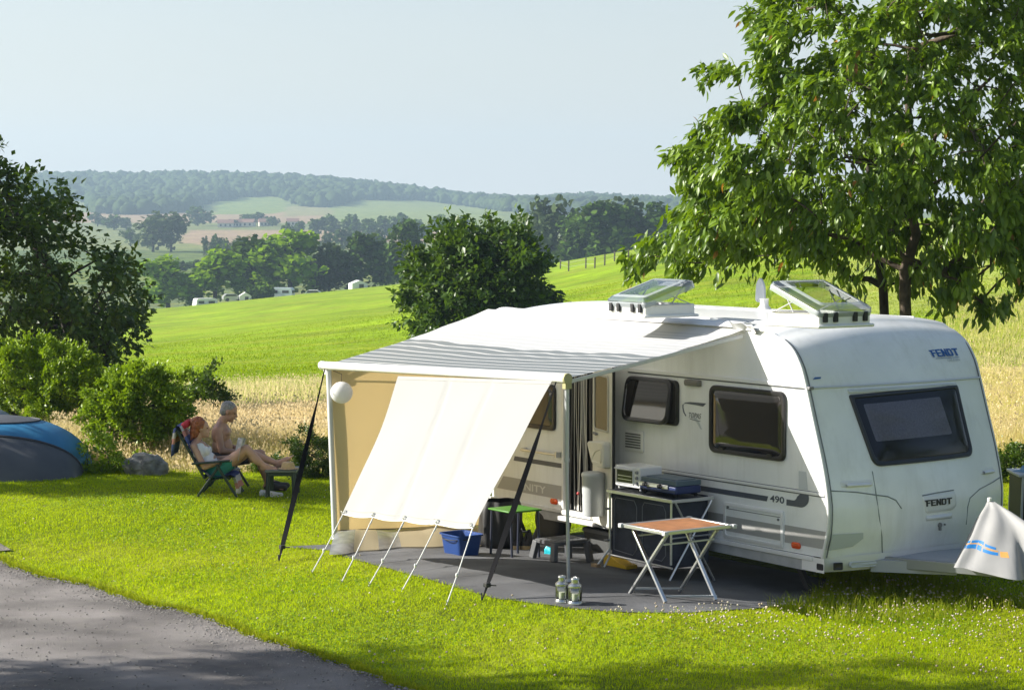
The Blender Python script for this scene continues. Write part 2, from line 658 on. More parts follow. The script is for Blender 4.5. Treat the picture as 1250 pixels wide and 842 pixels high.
mb.sheet(upper, NY, 30)
mb.build('front_upper_panel', WH, van, smooth=60)
mb = MB(KO)
xr1 = upper(.5, 1)[0]


def roofs(s, t):
    y = .012 + t * (W - .024)
    x0 = upper(t, 1)[0]
    x = x0 + s * (-4.86 - x0)
    return (x, y, roof_z(x, y))


mb.sheet(roofs, 20, NY)
ROOFM = mat('roof_white', (.74, .74, .73), rough=.22, var=.04, vscale=2, spec=.5)
mb.build('roof', ROOFM, van, smooth=60)
mb = MB(KO)
rzs = [.42] + list(np.linspace(.5, 2.0, 6)) + [2.1, 2.2, 2.28, 2.34, 2.39, 2.43, 2.46, 2.485]


def rears(s, t):
    q = s * (len(rzs) - 1); i = int(min(q, len(rzs) - 2)); z = rzs[i] + (rzs[i + 1] - rzs[i]) * (q - i)
    y = .012 + t * (W - .024)
    x = rear_x(z)
    if i >= len(rzs) - 2 and q > len(rzs) - 1.001: x = -4.86
    return (x, y, z + (roof_z(x, y) - 2.485) * float(sstep(2.1, 2.485, z)))


mb.sheet(rears, 28, NY)
mb.build('rear_panel', WH, van, smooth=60)
# floor and chassis in the dark underneath
mb = MB(KO)
mb.box((-2.45, W / 2, .40), (5.2, W - .1, .06))
mb.box((-2.2, .55, .33), (5.0, .06, .10)); mb.box((-2.2, W - .55, .33), (5.0, .06, .10)); mb.box((-4.16, W / 2, .27), (.09, W - .3, .08))
mb.build('chassis', mat('chassis_dark', (.05, .05, .05), rough=.7), van)
# dark inside, seen through the doorway
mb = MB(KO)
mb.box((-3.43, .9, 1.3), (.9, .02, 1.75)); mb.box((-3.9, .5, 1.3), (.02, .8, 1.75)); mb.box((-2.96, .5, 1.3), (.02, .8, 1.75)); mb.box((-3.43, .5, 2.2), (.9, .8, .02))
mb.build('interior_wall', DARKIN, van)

side = lambda a, b, d: (a, -d, b)       # near wall: d out of the wall
frontm = lambda a, b, d: (fx(a, b) + d, a, b)

# corner trims: white lip with a dark seal along the front edge of both side walls
for yy, sg in ((0, -1), (W, 1)):
    mb = MB(KO); zs = FZ
    P = [(xplain(z) - .012, yy + sg * .004, z) for z in zs] + [(-1.0, yy + sg * .004, 2.487), (-4.8, yy + sg * .004, 2.487)] + [(rear_x(z), yy + sg * .004, z) for z in (2.46, 2.39, 2.28, 2.1, 1.8)]
    mb.tube(P, .016, 8)
    mb.build('edge_trim', WH2, van, smooth=60)
    mb = MB(KO)
    mb.tube([(fx(.02 if yy == 0 else W - .02, z) + .004, yy + (-sg) * .022, z) for z in FZ[:-4]], .006, 6)
    mb.build('edge_seal', mat('seal_grey', (.12, .13, .14), rough=.5), van, smooth=60)
# side rails
mb = MB(KO); mb.prism(rrect(-2.62, 1.975, .055, 2.012, .012), side, 0, .016)
mb.prism(rrect(-4.9, 1.975, -3.72, 2.012, .012), side, 0, .016)
mb.build('upper_rail', WH2, van, bevel=.004)
mb = MB(KO); mb.prism(rrect(-2.62, .995, .30, 1.022, .01), side, 0, .008)
mb.build('middle_rail', WH2, van, bevel=.003)
mb = MB(KO); mb.prism(rrect(-2.62, 1.962, .05, 1.972, .003), side, 0, .006); mb.prism(rrect(-2.62, 1.022, .29, 1.028, .002), side, .0, .005)
mb.prism(rrect(-2.62, .985, .30, .993, .002), side, 0, .005)
mb.build('rail_seal', mat('seal_grey', (.12, .13, .14)), van)
# sill strip and skirts
mb = MB(KO)
mb.prism(rrect(-3.14, .385, .17, .425, .01), side, 0, .028); mb.prism(rrect(-5.1, .385, -3.66, .425, .01), side, 0, .028)
mb.build('sill_strip', WH2, van, bevel=.004)
mb = MB(KO)
sk = [(-3.14, .385), (-3.14, .31), (.02, .285), (.06, .385)]
mb.prism(sk, side, -.02, .012)
sk2 = [(-3.66, .40), (-5.1, .40), (-5.1, .30), (-4.62, .31)] + [(-4.16 + .43 * math.cos(a), .33 + .30 * math.sin(a)) for a in np.linspace(math.pi, 0, 12)] + [(-3.68, .30)]
mb.prism([(-3.66, .385), (-3.66, .285), (-4.08, .285)] + [(-4.34 + .26 * math.cos(a), .285 + .085 * math.sin(a)) for a in np.linspace(0.05, math.pi - .05, 14)] + [(-4.60, .29), (-5.08, .33), (-5.08, .385)], side, -.02, .010)
mb.build('side_skirt', GREYP, van, smooth=30)
# front bumper skirt (white, wraps the nose)
mb = MB(KO)


def bump(s, t):
    y = -.015 + s * (W + .03)
    yy = min(max(y, 0), W)
    z = .285 + t * .15
    x = fx(yy, .44) + .022 - .06 * (1 - t) ** 2 - .05 * (abs(yy - W / 2) / (W / 2)) ** 8
    return (x, y, z + .02 * (1 - (abs(yy - W / 2) / (W / 2)) ** 2))


mb.sheet(bump, 30, 6)
mb.sheet(lambda s, t: (.02 + s * (.30), -.02 + .0 * t, .29 + t * .135), 4, 2)
mb.build('front_bumper', WH2, van, smooth=60)
mb = MB(KO)
mb.panel(rrect(.22, .315, .31, .375, .015), lambda a, b, d: (a, -.022 - d, b), [(0, 0), (.006, .004), (.01, -.0)])
mb.panel(rrect(.07, .315, .16, .385, .012), lambda a, b, d: (fx(a, .44) + .022 + d, a, b), [(0, 0), (.006, .006), (.012, .002)])
mb.build('bumper_vent', BLK, van)
mb = MB(KO)
mb.panel(rrect(.23, .325, .72, .385, .025), lambda a, b, d: (fx(a, .44) + .016 + d, a, b), [(0, -.01), (.006, .012), (.014, .006)])
mb.build('bumper_handle', GREYBIN, van)

# ---- decals on the near wall (thin films, 2.5 mm proud)
film = lambda a, b, d: (a, -.0025 - d * .5, b)
mb = MB(KO)
mb.prism([(-4.66, .868), (-3.72, .868), (-3.72, .918), (-4.64, .918)], film, 0, .002)
mb.prism([(-2.62, .868), (-.49, .868), (-.47, .918), (-2.62, .918)], film, 0, .002)
J = [(-.215, .862), (-.215, .918)] + [(-.09 + .055 * math.sin(a) - .03, .982 - .064 * math.cos(a)) for a in np.linspace(0, 1.2, 5)] + [(-.02, .993), (.085, .993)] + [(-.03 + .12 * math.cos(a), .96 - .098 * math.sin(a)) for a in np.linspace(0, 1.45, 8)]
mb.prism(J, film, 0, .002)
mb.build('stripe', ANTHR, van)
mb = MB(KO)
mb.prism([(-2.62, .51), (-1.115, .51), (-1.115, .675), (-2.62, .675)], film, 0, .002)
mb.prism([(-.235, .51), (.335, .51), (.362, .675), (-.235, .675)], film, 0, .002)
mb.prism([(-4.98, .53), (-3.72, .53), (-3.72, .675), (-4.86, .675)], film, 0, .002)
mb.build('grey_band', BAND, van)
mb = MB(KO); mb.panel(resample([(.03, .50), (.25, .53), (.34, .60), (.33, .655), (.03, .655)], .06), lambda a, b, d: (fx(a, b) + .008 + d, a, b), [(0, 0), (.1, 0), (.2, 0)]); mb.build('grey_band', mat('decal_fade', (.50, .53, .54), rough=.35), van)
mb = MB(KO); mb.prism([(-.05, 1.035), (.07, 1.035), (.05, 1.2), (-.05, 1.2)], film, 0, .002)
mb.prism([(-1.62, 1.60), (-1.53, 1.54), (-1.47, 1.478), (-1.44, 1.47), (-1.50, 1.555), (-1.60, 1.617)], film, 0, .002)
mb.build('faded_patch', mat('decal_fade', (.50, .53, .54), rough=.35), van)
lettering('number', '490', -.445, .87, -.245, .935, lambda a, b, d: (a, -d, b), ANTHR, van, KO, 0, .02)
lettering('band_lettering', 'NITY', -4.45, .56, -4.05, .64, lambda a, b, d: (a, -d - .002, b), PALE, van, KO, 0, .02)
lettering('model_lettering', 'TOPAS', -1.645, 1.575, -1.455, 1.628, lambda a, b, d: (a, -d, b), BLK, van, KO, .35, .0)
mb = MB(KO)
mb.prism([(-1.735, 1.70), (-1.70, 1.722), (-1.62, 1.732), (-1.38, 1.735), (-1.43, 1.70), (-1.55, 1.708), (-1.69, 1.712)], film, 0, .002)
mb.tube([(-1.735, -.004, 1.70), (-1.738, -.004, 1.67), (-1.72, -.004, 1.62), (-1.69, -.004, 1.59)], .006, 5)
mb.tube([(-1.63, -.004, 1.566), (-1.55, -.004, 1.556), (-1.47, -.004, 1.552)], .003, 5)
mb.build('swoosh', ANTHR, van)
BIG = 1.0


def window(name, outline, mp, glass, open_=None, parent=van, fr=.045):
    f = MB(KO)
    f.panel(outline, mp, [(0, -.006), (.0, .018), (.006, .030), (fr * .55, .032), (fr, .024), (fr, .012)], close=False)
    fo = f.build(name, FRAME, parent, smooth=40)
    g = MB(KO)
    g.panel(outline, mp, [(fr - .004, .014), (fr + .01, .022), (fr + .08, .031), (fr + .16, .036)])
    g.build('pane', glass, fo, smooth=60)
    return fo


w = window('side_window', resample(rrect(-1.315, 1.265, -.225, 1.925, .09, 6), .06), side, DARKGLASS)
mb = MB(KO)
for a in (-1.12, -.42): mb.box((a, -.030, 1.315), (.07, .02, .02))
mb.build('latch', FRAME, w)
w = window('side_window', resample(rrect(-4.86, 1.255, -3.865, 1.755, .08, 6), .06), side, DARKGLASS)
# small kitchen window, sash tilted out
tilt = lambda a, b, d: (a, -.03 - (1.93 - b) * .15 - d, b + .012)
fo = window('side_window', resample(rrect(-2.60, 1.475, -1.795, 1.93, .07, 6), .06), side, DARKIN, fr=.03)
mb = MB(KO)
mb.panel(resample(rrect(-2.60, 1.475, -1.86, 1.925, .11, 6), .06), tilt, [(0, -.012), (0, .012), (.01, .02), (.035, .02), (.04, .012), (.15, .013)])
s_ = mb.build('sash', DARKGLASS, fo, smooth=40)
mb = MB(KO)
mb.panel(resample(rrect(-2.602, 1.473, -1.858, 1.927, .11, 6), .06), tilt, [(0, -.014), (-.0, .014), (.012, .024), (.034, .024), (.036, .013)], close=False)
mb.build('sash_frame', FRAME, s_, smooth=40)
# awning lamp, vent, service hatch, markers, grab handle
mb = MB(KO); mb.panel(rrect(-1.685, 1.893, -1.455, 1.955, .015), side, [(0, -.003), (0, .03), (.012, .045), (.03, .047)])
mb.build('porch_lamp', mat('lamp_smoke', (.16, .15, .13), rough=.3), van, smooth=40)
mb = MB(KO); mb.panel(rrect(-2.66, 1.165, -2.355, 1.375, .012), side, [(0, -.003), (0, .012), (.008, .016), (.02, .016)])
v = mb.build('fridge_vent', WH2, van, smooth=40)
mb = MB(KO)
for k in range(6): mb.box((-2.515, -.0205, 1.205 + k * .027), (.24, .008, .012))
mb.build('vent_slot', mat('vent_dark', (.10, .10, .10)), v)
mb = MB(KO); mb.panel(rrect(-1.105, .445, -.245, .80, .03), side, [(0, -.003), (0, .012), (.006, .017), (.035, .017), (.04, .009)], close=False)
h = mb.build('service_hatch', WH2, van, smooth=40)
mb = MB(KO); mb.panel(rrect(-1.105, .445, -.245, .80, .03), side, [(.039, .010), (.1, .010)])
mb.build('hatch_flap', WH, h, smooth=40)
mb = MB(KO); mb.prism([(-1.062, .52), (-.288, .52), (-.288, .665), (-1.062, .665)], lambda a, b, d: (a, -.0115 - d, b), 0, .001)
mb.build('grey_band', BAND, h)
mb = MB(KO); mb.prism([(-1.06, .735), (-.29, .735), (-.29, .742), (-1.06, .742)], lambda a, b, d: (a, -.0115 - d, b), 0, .001)
for a, b in ((-1.035, .755), (-.315, .715)): mb.lathe([(.0, 0), (.012, 0), (.012, .012), (0, .012)], (a, -.010, b), 10, axis=[[1, 0, 0], [0, 0, -1], [0, 1, 0]])
mb.build('hatch_lock', mat('lock_grey', (.2, .2, .2)), h)
for cx_, cz_ in ((-3.90, .495), (-.075, .50)):
    mb = MB(KO); mb.panel(rpoly([(cx_ - .06, cz_ - .03), (cx_ + .06, cz_ - .03), (cx_ + .06, cz_ + .03), (cx_ - .06, cz_ + .03)], .03, 6), side, [(0, -.002), (0, .012), (.01, .02), (.02, .022)])
    mb.build('marker_light', ORANGE, van, smooth=50)
mb = MB(KO); mb.tube([(-4.45, -.055, 1.01), (-3.80, -.055, 1.01)], .014, 8)
mb.box((-3.80, -.03, 1.01), (.035, .07, .06)); mb.box((-4.42, -.03, 1.01), (.03, .06, .04))
mb.build('grab_rail', ALU, van)

# ---- doorway, door, curtain, step sill
mb = MB(KO)
o = rpoly([(DX0 - .05, .335), (DX1 + .05, .335), (DX1 + .05, DZ1 + .04), (DX0 - .05, DZ1 + .04)], [.09, .09, .03, .03], 6)
mb.panel(resample(o, .12), side, [(0, -.01), (0, .022), (.008, .028), (.04, .028), (.052, .0), (.052, -.04)], close=False)
mb.build('door_frame', WH2, van, smooth=45)
mb = MB(KO); mb.box(((DX0 + DX1) / 2, -.015, .405), (DX1 - DX0, .10, .05)); mb.box(((DX0 + DX1) / 2 + .03, -.05, .345), (DX1 - DX0 + .12, .11, .05))
mb.build('door_sill', WH2, van, bevel=.012)
CURT = mat('curtain_grey', (.20, .195, .185), rough=.8)
mb = MB(KO)
for k in range(17):
    x = DX0 + .05 + k * .0265 + rng.normal(0, .003)
    ph = rng.random() * 6
    w2 = .017 + rng.random() * .008
    lean = rng.normal(0, .012)
    mi = int(rng.integers(0, 3))
    tilt_ = rng.normal(0, .5)
    mb.sheet(lambda s, t: (x + (s - .5) * w2 * math.cos(tilt_) + lean * (1 - t) + .012 * math.sin(t * 5 + ph) * (1 - t), -.012 + (s - .5) * w2 * math.sin(tilt_) + .02 * math.sin(t * 4 + ph * 2) * (1 - t) + .035, .44 + t * 1.71), 1, 14, mi=mi)
mb.build('fly_curtain', [mat('strip_dark', (.05, .045, .042), rough=.7), mat('strip_grey', (.34, .33, .31), rough=.7), mat('strip_pale', (.52, .50, .46), rough=.7)], van, smooth=60, fix=False)
TH = R(17); HX = -3.155
dm = lambda a, b, d: (HX + a * math.cos(TH) - d * math.sin(TH), -.045 - a * math.sin(TH) - d * math.cos(TH), b)
mb = MB(KO); mb.panel(resample(rpoly([(0, .36), (.57, .36), (.57, 2.10), (0, 2.10)], [.06, .06, .04, .04], 5), .12), dm, [(0, -.03), (0, .0), (.008, .006), (.035, .006), (.045, .002), (.1, .002)])
door = mb.build('door', CREAM, van, smooth=40)
mb = MB(KO); mb.panel(resample(rrect(.05, 1.34, .47, 1.93, .04), .1), dm, [(0, .0), (0, .012), (.018, .014), (.022, .004)], close=False)
dw = mb.build('door_window', mat('door_win_frame', (.45, .44, .40)), door, smooth=40)
mb = MB(KO); mb.panel(resample(rrect(.05, 1.34, .47, 1.93, .04), .1), dm, [(.021, .005), (.1, .006)])
mb.build('pane', mat('door_blind', (.055, .055, .045), rough=.2), dw, smooth=40)
mb = MB(KO)
pk = rpoly([(.03, 1.22), (.52, 1.26), (.53, .98), (.20, .99), (.10, 1.12)], .04, 4)
mb.panel(pk, dm, [(0, 0), (0, .07), (.015, .085), (.04, .085)])
mb.panel(rpoly([(.18, 1.03), (.48, 1.03), (.48, 1.19), (.30, 1.14)], .04, 4), dm, [(0, .080), (.004, .092), (.02, .078), (.05, .078)])
mb.build('door_pocket', CREAM, door, smooth=40)
mb = MB(KO)
bc = dm(.27, .5, .09)
mb.lathe([(.0, .0), (.105, .0), (.115, .02), (.125, .40), (.13, .41), (.13, .435), (.12, .45), (0, .455)], (bc[0], bc[1], .47), 26)
mb.build('waste_bin', GREYBIN, door, smooth=40)
mb = MB(KO); mb.ell(dm(.22, .70, .245), (.018, .012, .018)); mb.build('bin_button', mat('button_red', (.35, .03, .03)), door)
mb = MB(KO); mb.bar(dm(.06, 1.31, .02), dm(.16, 1.30, .02), .03, .02); mb.build('door_latch', mat('lock_grey', (.2, .2, .2)), door, bevel=.005)
mb = MB(KO); mb.bar(dm(.575, .40, -.012), dm(.575, 2.05, -.012), .03, .012); mb.build('door_edge_strip', RUBBER, door)  # black strip down the door's free edge

# ---- wheel
mb = MB(KO)
axx = [[1, 0, 0], [0, 0, 1], [0, -1, 0]]   # lathe z -> -y... wheel axis along y
yax = np.array([[1, 0, 0], [0, 0, -1], [0, 1, 0]], float)
mb.lathe([(.13, -.08), (.22, -.085), (.25, -.06), (.258, 0), (.25, .06), (.22, .085), (.13, .08)], (-4.10, .13, .258), 36, axis=yax)
ty = mb.build('wheel', RUBBER, van, smooth=50)
mb = MB(KO)
mb.lathe([(0, .06), (.05, .06), (.06, .045), (.09, .05), (.115, .07), (.13, .075), (.133, .02)], (-4.10, .13, .258), 36, axis=yax)
mb.build('rim', mat('rim_white', (.72, .72, .70), rough=.35), ty, smooth=40)

# ---- front face furniture
fwo = resample(rpoly([(.435, 1.90), (.505, 1.25), (1.84, 1.265), (1.895, 1.935)], [.03, .09, .09, .03], 6), .08)
FG = glass_mat('front_pane', (.66, .62, .66), refl=.0, rough=.14)
f = MB(KO)
f.panel(fwo, frontm, [(0, -.01), (0, .014), (.006, .022), (.03, .023), (.042, .014), (.042, .004)], close=False)
fw = f.build('front_window', FRAME, van, smooth=40)
f = MB(KO); f.panel(fwo, frontm, [(.036, .010), (.06, .020), (.2, .026), (.32, .028)])
f.build('pane', FG, fw, smooth=60)
f = MB(KO); f.panel(fwo, frontm, [(.03, .003), (.2, .003), (.3, .003)])
f.build('backing', mat('window_inner', (.035, .034, .04), rough=.7), fw, smooth=60)
f = MB(KO); f.panel(resample(rpoly([(.58, 1.81), (.61, 1.47), (1.62, 1.485), (1.60, 1.83)], .02, 3), .08), frontm, [(0, .004), (.1, .007), (.14, .007)])
f.build('blind', mat('blind_grey', (.58, .60, .62), rough=.6, var=.2, vscale=60), fw, smooth=60)
f = MB(KO); f.panel(resample(rrect(.44, 1.918, 1.88, 1.948, .008), .08), frontm, [(0, -.01), (0, .018), (.008, .022)])
f.build('window_rail', mat('rail_grey', (.55, .57, .57), rough=.4), fw, smooth=40)
f = MB(KO)
f.sheet(lambda s, t: (fx(.01 + s * (W - .02), 1.97) + .014 * math.sin(math.pi * t), .01 + s * (W - .02), 1.965 + t * .024), 24, 4)
f.build('front_rail', mat('rail_grey', (.55, .57, .57)), van, smooth=60)
f = MB(KO); f.box((fx(.04, 1.97) - .0, .02, 1.978), (.05, .06, .03)); f.build('rail_end', mat('lock_grey', (.2, .2, .2)), van, bevel=.006)


def sticker(name, txt, a0, b0, a1, b1, m, bold=.03, shear=0):
    lettering(name, txt, a0, b0, a1, b1, lambda a, b, d: (fx(a, b) + d + (.002 if b > 2 else .010), a, b), m, van, KO, shear, bold)


def fendt(name, a0, b0, a1, b1, m):
    """Block capitals cut from bars: F E N D T with the long top-left serif of the badge."""
    h = b1 - b0; wd = (a1 - a0) / 5.35
    lift = .014 if b1 < 2 else .012
    G = {'F': [[(-.25, 1), (.95, 1), (.95, .8), (.42, .8), (.42, .6), (.85, .6), (.85, .42), (.42, .42), (.42, 0), (.10, 0), (.10, .62)]],
         'E': [[(0, 0), (.92, 0), (.92, .2), (.3, .2), (.3, .42), (.82, .42), (.82, .6), (.3, .6), (.3, .8), (.92, .8), (.92, 1), (0, 1)]],
         'N': [[(0, 0), (.3, 0), (.3, .56), (.62, 0), (.93, 0), (.93, 1), (.63, 1), (.63, .44), (.31, 1), (0, 1)]],
         'D': [[(0, 0), (.3, 0), (.3, 1), (0, 1)], [(.3, 0), (.72, 0), (.64, .2), (.3, .2)], [(.3, .8), (.64, .8), (.72, 1), (.3, 1)], [(.72, 0), (.93, .18), (.93, .82), (.72, 1), (.64, .8), (.64, .2)]],
         'T': [[(0, 1), (1.1, 1), (1.0, .8), (.66, .8), (.66, 0), (.34, 0), (.34, .8), (0, .8)]]}
    mb = MB(KO)
    for i, ch in enumerate('FENDT'):
        for poly in G[ch]:
            pts = [(a0 + .25 * wd + (i * 1.02 + p[0]) * wd * 1.0, b0 + p[1] * h) for p in poly]
            mb.prism(pts, lambda a, b, d: (fx(a, b) + lift + d, a, b), 0, .002)
    return mb.build(name, m, van, smooth=0)


fendt('front_lettering', 1.665, 2.20, 2.085, 2.270, BLUE)
lettering('small_lettering', 'CARAVAN', 1.87, 2.150, 2.05, 2.175, lambda a, b, d: (fx(a, b) + d + .008, a, b), mat('decal_grey', (.35, .38, .40)), van, KO)
mb = MB(KO); mb.prism([(1.72, 2.183), (2.06, 2.183), (2.06, 2.187), (1.72, 2.187)], lambda a, b, d: (fx(a, b) + .010 + d, a, b), 0, .001)
mb.prism([(.07, 2.055), (.16, 2.06), (.17, 2.075), (.10, 2.075)], lambda a, b, d: (fx(a, b) + .010 + d, a, b), 0, .001)
mb.build('blue_sticker', BLUE, van, smooth=0)
fendt('front_lettering', 1.025, .852, 1.395, .912, BLK)
# gas locker lid: grooves, badge recess, handle, grips
SEAM = mat('seam_shadow_gap', (.20, .22, .22), rough=.6)
mb = MB(KO)
seam = lambda pts, r=.006: mb.tube([(fx(a, b) + .001, a, b) for a, b in pts], r, 5)
seam([(.585, .44), (.545, .60), (.495, .80), (.475, .97), (.475, 1.02), (.48, 1.21)])
seam([(.02, 1.055), (.27, 1.032), (.48, .995)])
seam([(.48, .995), (.60, .975), (.69, .935), (.75, .855)])
seam([(1.64, .63), (1.645, .80), (1.68, .88), (1.85, .95), (2.12, .995), (2.26, 1.02)])
seam([(1.02, .955), (1.22, .968), (1.45, .975)])
mb.build('panel_seam', SEAM, van, smooth=60)
mb = MB(KO); mb.panel(resample(rpoly([(1.0, .955), (1.47, .97), (1.475, .82), (1.42, .785), (1.05, .78)], .04, 4), .06), frontm, [(0, -.004), (.012, .010), (.05, .009), (.1, .009)])
mb.build('badge_plate', WH2, van, smooth=60)
mb = MB(KO)
mb.sheet(lambda s, t: (fx(1.06 + s * .35, .75) + .03 * math.sin(math.pi * t) * math.sin(math.pi * min(max(s, .02), .98)) ** .5, 1.06 + s * .35, .712 + t * .05), 14, 6)
mb.build('locker_handle', WH2, van, smooth=60)
mb = MB(KO); mb.lathe([(0, .014), (.022, .014), (.026, 0)], (fx(1.25, .66), 1.25, .66), 12, axis=[[0, 0, 1], [0, 1, 0], [-1, 0, 0]]); mb.box((fx(1.25, .64) + .01, 1.25, .635), (.02, .02, .05)); mb.box((fx(1.31, .66) + .006, 1.315, .66), (.012, .016, .016))
mb.build('locker_lock', mat('lock_grey', (.2, .2, .2)), van)
for a0, a1 in ((.12, .46), (1.90, 2.18)):
    mb = MB(KO)
    mb.panel(resample(rpoly([(a0, 1.075), (a1, 1.075), (a1, 1.14), (a0, 1.14)], .02, 4), .05), frontm, [(0, -.004), (.008, .004), (.02, .004)])
    mb.sheet(lambda s, t: (fx(a0 + .05 + s * (a1 - a0 - .09), 1.09) + .03 * math.sin(math.pi * t), a0 + .05 + s * (a1 - a0 - .09), 1.075 + t * .04), 10, 6)
    mb.build('manoeuvre_handle', WH2, van, smooth=60)

# far-side window standing open past the front corner
fl = on_axis(1203, 498, 1, 2.42)
mb = MB(KO)
wf = lambda a, b, d: (a, 2.32 + (1.86 - b) * .42 + d, b)
mb.panel(resample(rrect(-1.2, 1.40, -.16, 1.86, .08), .08), wf, [(0, -.012), (0, .012), (.03, .016), (.1, .016)])
mb.build('open_window', DARKGLASS, van, smooth=40)

# ---- roof hatches
CLEAR = glass_mat('hatch_clear', (.78, .84, .84), refl=.10, rough=.06)
HW = mat('hatch_white', (.80, .79, .74), rough=.4)


def roof_hatch(o, dx, dy, L, Wd, tiltdeg):
    """o: hinge corner; dx along the hinge (length L), dy away from the hinge (Wd)."""
    o = np.array(o, float); dx = np.array(dx, float); dy = np.array(dy, float); up = np.array([0, 0, 1.0])
    Rm = np.stack([dx, dy, up], 1)
    m = MB(KO)
    for (a, b, la, lb) in ((L / 2, .03, L, .06), (L / 2, Wd - .03, L, .06), (.03, Wd / 2, .06, Wd - .12), (L - .03, Wd / 2, .06, Wd - .12)):
        m.box(o + dx * a + dy * b + up * .0, (la, lb, .13), Rm)
    m.box(o + dx * L / 2 + dy * Wd / 2 - up * .02, (L - .1, Wd - .1, .03), Rm)
    m.box(o + dx * L / 2 + dy * Wd / 2 - up * .05, (L + .06, Wd + .06, .03), Rm)
    base = m.build('roof_hatch', HW, van, bevel=.012)
    c, s = math.cos(R(tiltdeg)), math.sin(R(tiltdeg))
    e = dy * c + up * s; nn = np.cross(dx, e)
    if nn[2] < 0: nn = -nn
    pt = lambda a, b, d: tuple(o + up * .075 + dx * a + e * b + nn * d)
    m = MB(KO); ol = rrect(-.015, -.015, L + .015, Wd + .015, .05)
    m.panel(resample(ol, .1), pt, [(0, -.035), (0, .03), (.03, .05), (.06, .052), (.08, .056), (.2, .058)])
    lid = m.build('hatch_lid', CLEAR, base, smooth=40)
    m = MB(KO); m.panel(resample(ol, .1), pt, [(-.004, -.04), (-.006, .0), (.0, .012), (.05, .055), (.09, .060), (.09, .05)], close=False)
    m.build('lid_rim', mat('lid_rim_grey', (.48, .52, .53), rough=.25, alpha=.55), lid, smooth=40)
    m = MB(KO)
    for q in (.10, .30, .68, .88):
        p = o + dx * (L * q) - dy * .012 + up * .03
        m.box(p, (.045, .03, .085), Rm)
    m.build('hinge_clip', RUBBER, base, bevel=.006)
    m = MB(KO)
    for q in (.05, .95):
        m.tube([o + dx * L * q + dy * Wd * .55 + up * .06, o + up * .07 + dx * L * q + e * Wd * .8], .006, 6)
        m.tube([o + dx * L * q + dy * Wd * .95 + up * .06, o + up * .07 + dx * L * q + e * Wd * .5], .005, 6)
    m.build('stay', mat('lid_rim_stay', (.5, .5, .5), rough=.4), base)


h1a = on_axis(743, 376, 2, 2.66); h1b = on_axis(797, 381, 2, 2.66)
L1 = float(np.linalg.norm((h1b - h1a)[:2]))
roof_hatch((h1a[0], h1a[1], 2.645), (1, 0, 0), (0, 1, 0), .58, .62, 17)
h2a = on_axis(1000, 390, 2, 2.66); h2b = on_axis(1057, 383, 2, 2.66)
roof_hatch((h2a[0], h2a[1], 2.645), (0, 1, 0), (-1, 0, 0), .62, .66, 20)
# dome aerial
ap = on_axis(933, 376, 2, 2.60)
mb = MB(KO); mb.lathe([(.075, -.02), (.07, .0), (.045, .03), (.045, .09), (.05, .1), (0, .1)], ap, 18)
an = mb.build('aerial', HW, van, smooth=40)
mb = MB(KO)
fin = lambda a, b, d: (ap[0] - .06 + a * .75, ap[1] + a * .5 + d, ap[2] + .06 + b)
mb.panel(resample(rpoly([(-.055, 0), (.055, 0), (.05, .17), (.0, .27), (-.045, .2)], .04, 4), .03), fin, [(0, -.012), (0, .012), (.02, .02)])
mb.build('aerial_blade', mat('aerial_grey', (.50, .53, .55), rough=.35), an, smooth=40)
# small roof ribs
mb = MB(KO)
for y_ in (.35, 1.15, 1.95): mb.box((-2.3, y_, roof_z(0, y_) + .002), (3.6, .02, .01))
mb.build('roof_rib', ROOFM, van, bevel=.004)

# ---- drawbar
mb = MB(KO)
for s in (-1, 1):
    mb.bar((.25, W / 2 + s * .62, .36), (1.55, W / 2 + s * .06, .36), .05, .10)
mb.build('drawbar', mat('drawbar_grey', (.25, .26, .27), rough=.4, metal=.4), van, bevel=.008)
mb = MB(KO)
mb.sheet(lambda s, t: (.42 + s * .60, W / 2 + (t - .5) * (1.35 - s * 1.0), .385 + .03 * math.sin(math.pi * t)), 8, 8)
mb.sheet(lambda s, t: (.42 + s * .60, W / 2 - .5 * (1.35 - s * 1.0), .275 + t * .11), 8, 2)
mb.sheet(lambda s, t: (.42 + s * .60, W / 2 + .5 * (1.35 - s * 1.0), .275 + t * .11), 8, 2)
mb.build('drawbar_cover', mat('cover_plate', (.34, .35, .37), rough=.4), van, smooth=40)
mb = MB(KO); mb.tube([(1.22, W / 2 + .12, .30), (1.22, W / 2 + .12, .68)], .024, 10)
mb.build('jockey_post', mat('chassis_dark', (.05, .05, .05)), van)
mb = MB(KO); mb.ell((1.62, W / 2, .40), (.10, .045, .045)); mb.build('hitch', mat('lock_grey', (.2, .2, .2)), van)
# corner steadies
for x_, y_ in ((-.2, .3), (-.2, W - .3), (-4.9, .3), (-4.9, W - .3)):
    mb = MB(KO); mb.bar((x_ - .25, y_, .36), (x_, y_, tz(x_, y_) + .02), .05, .05); mb.box((x_, y_, tz(x_, y_) + .015), (.12, .1, .03))
    mb.build('corner_steady', mat('chassis_dark', (.05, .05, .05)), van)
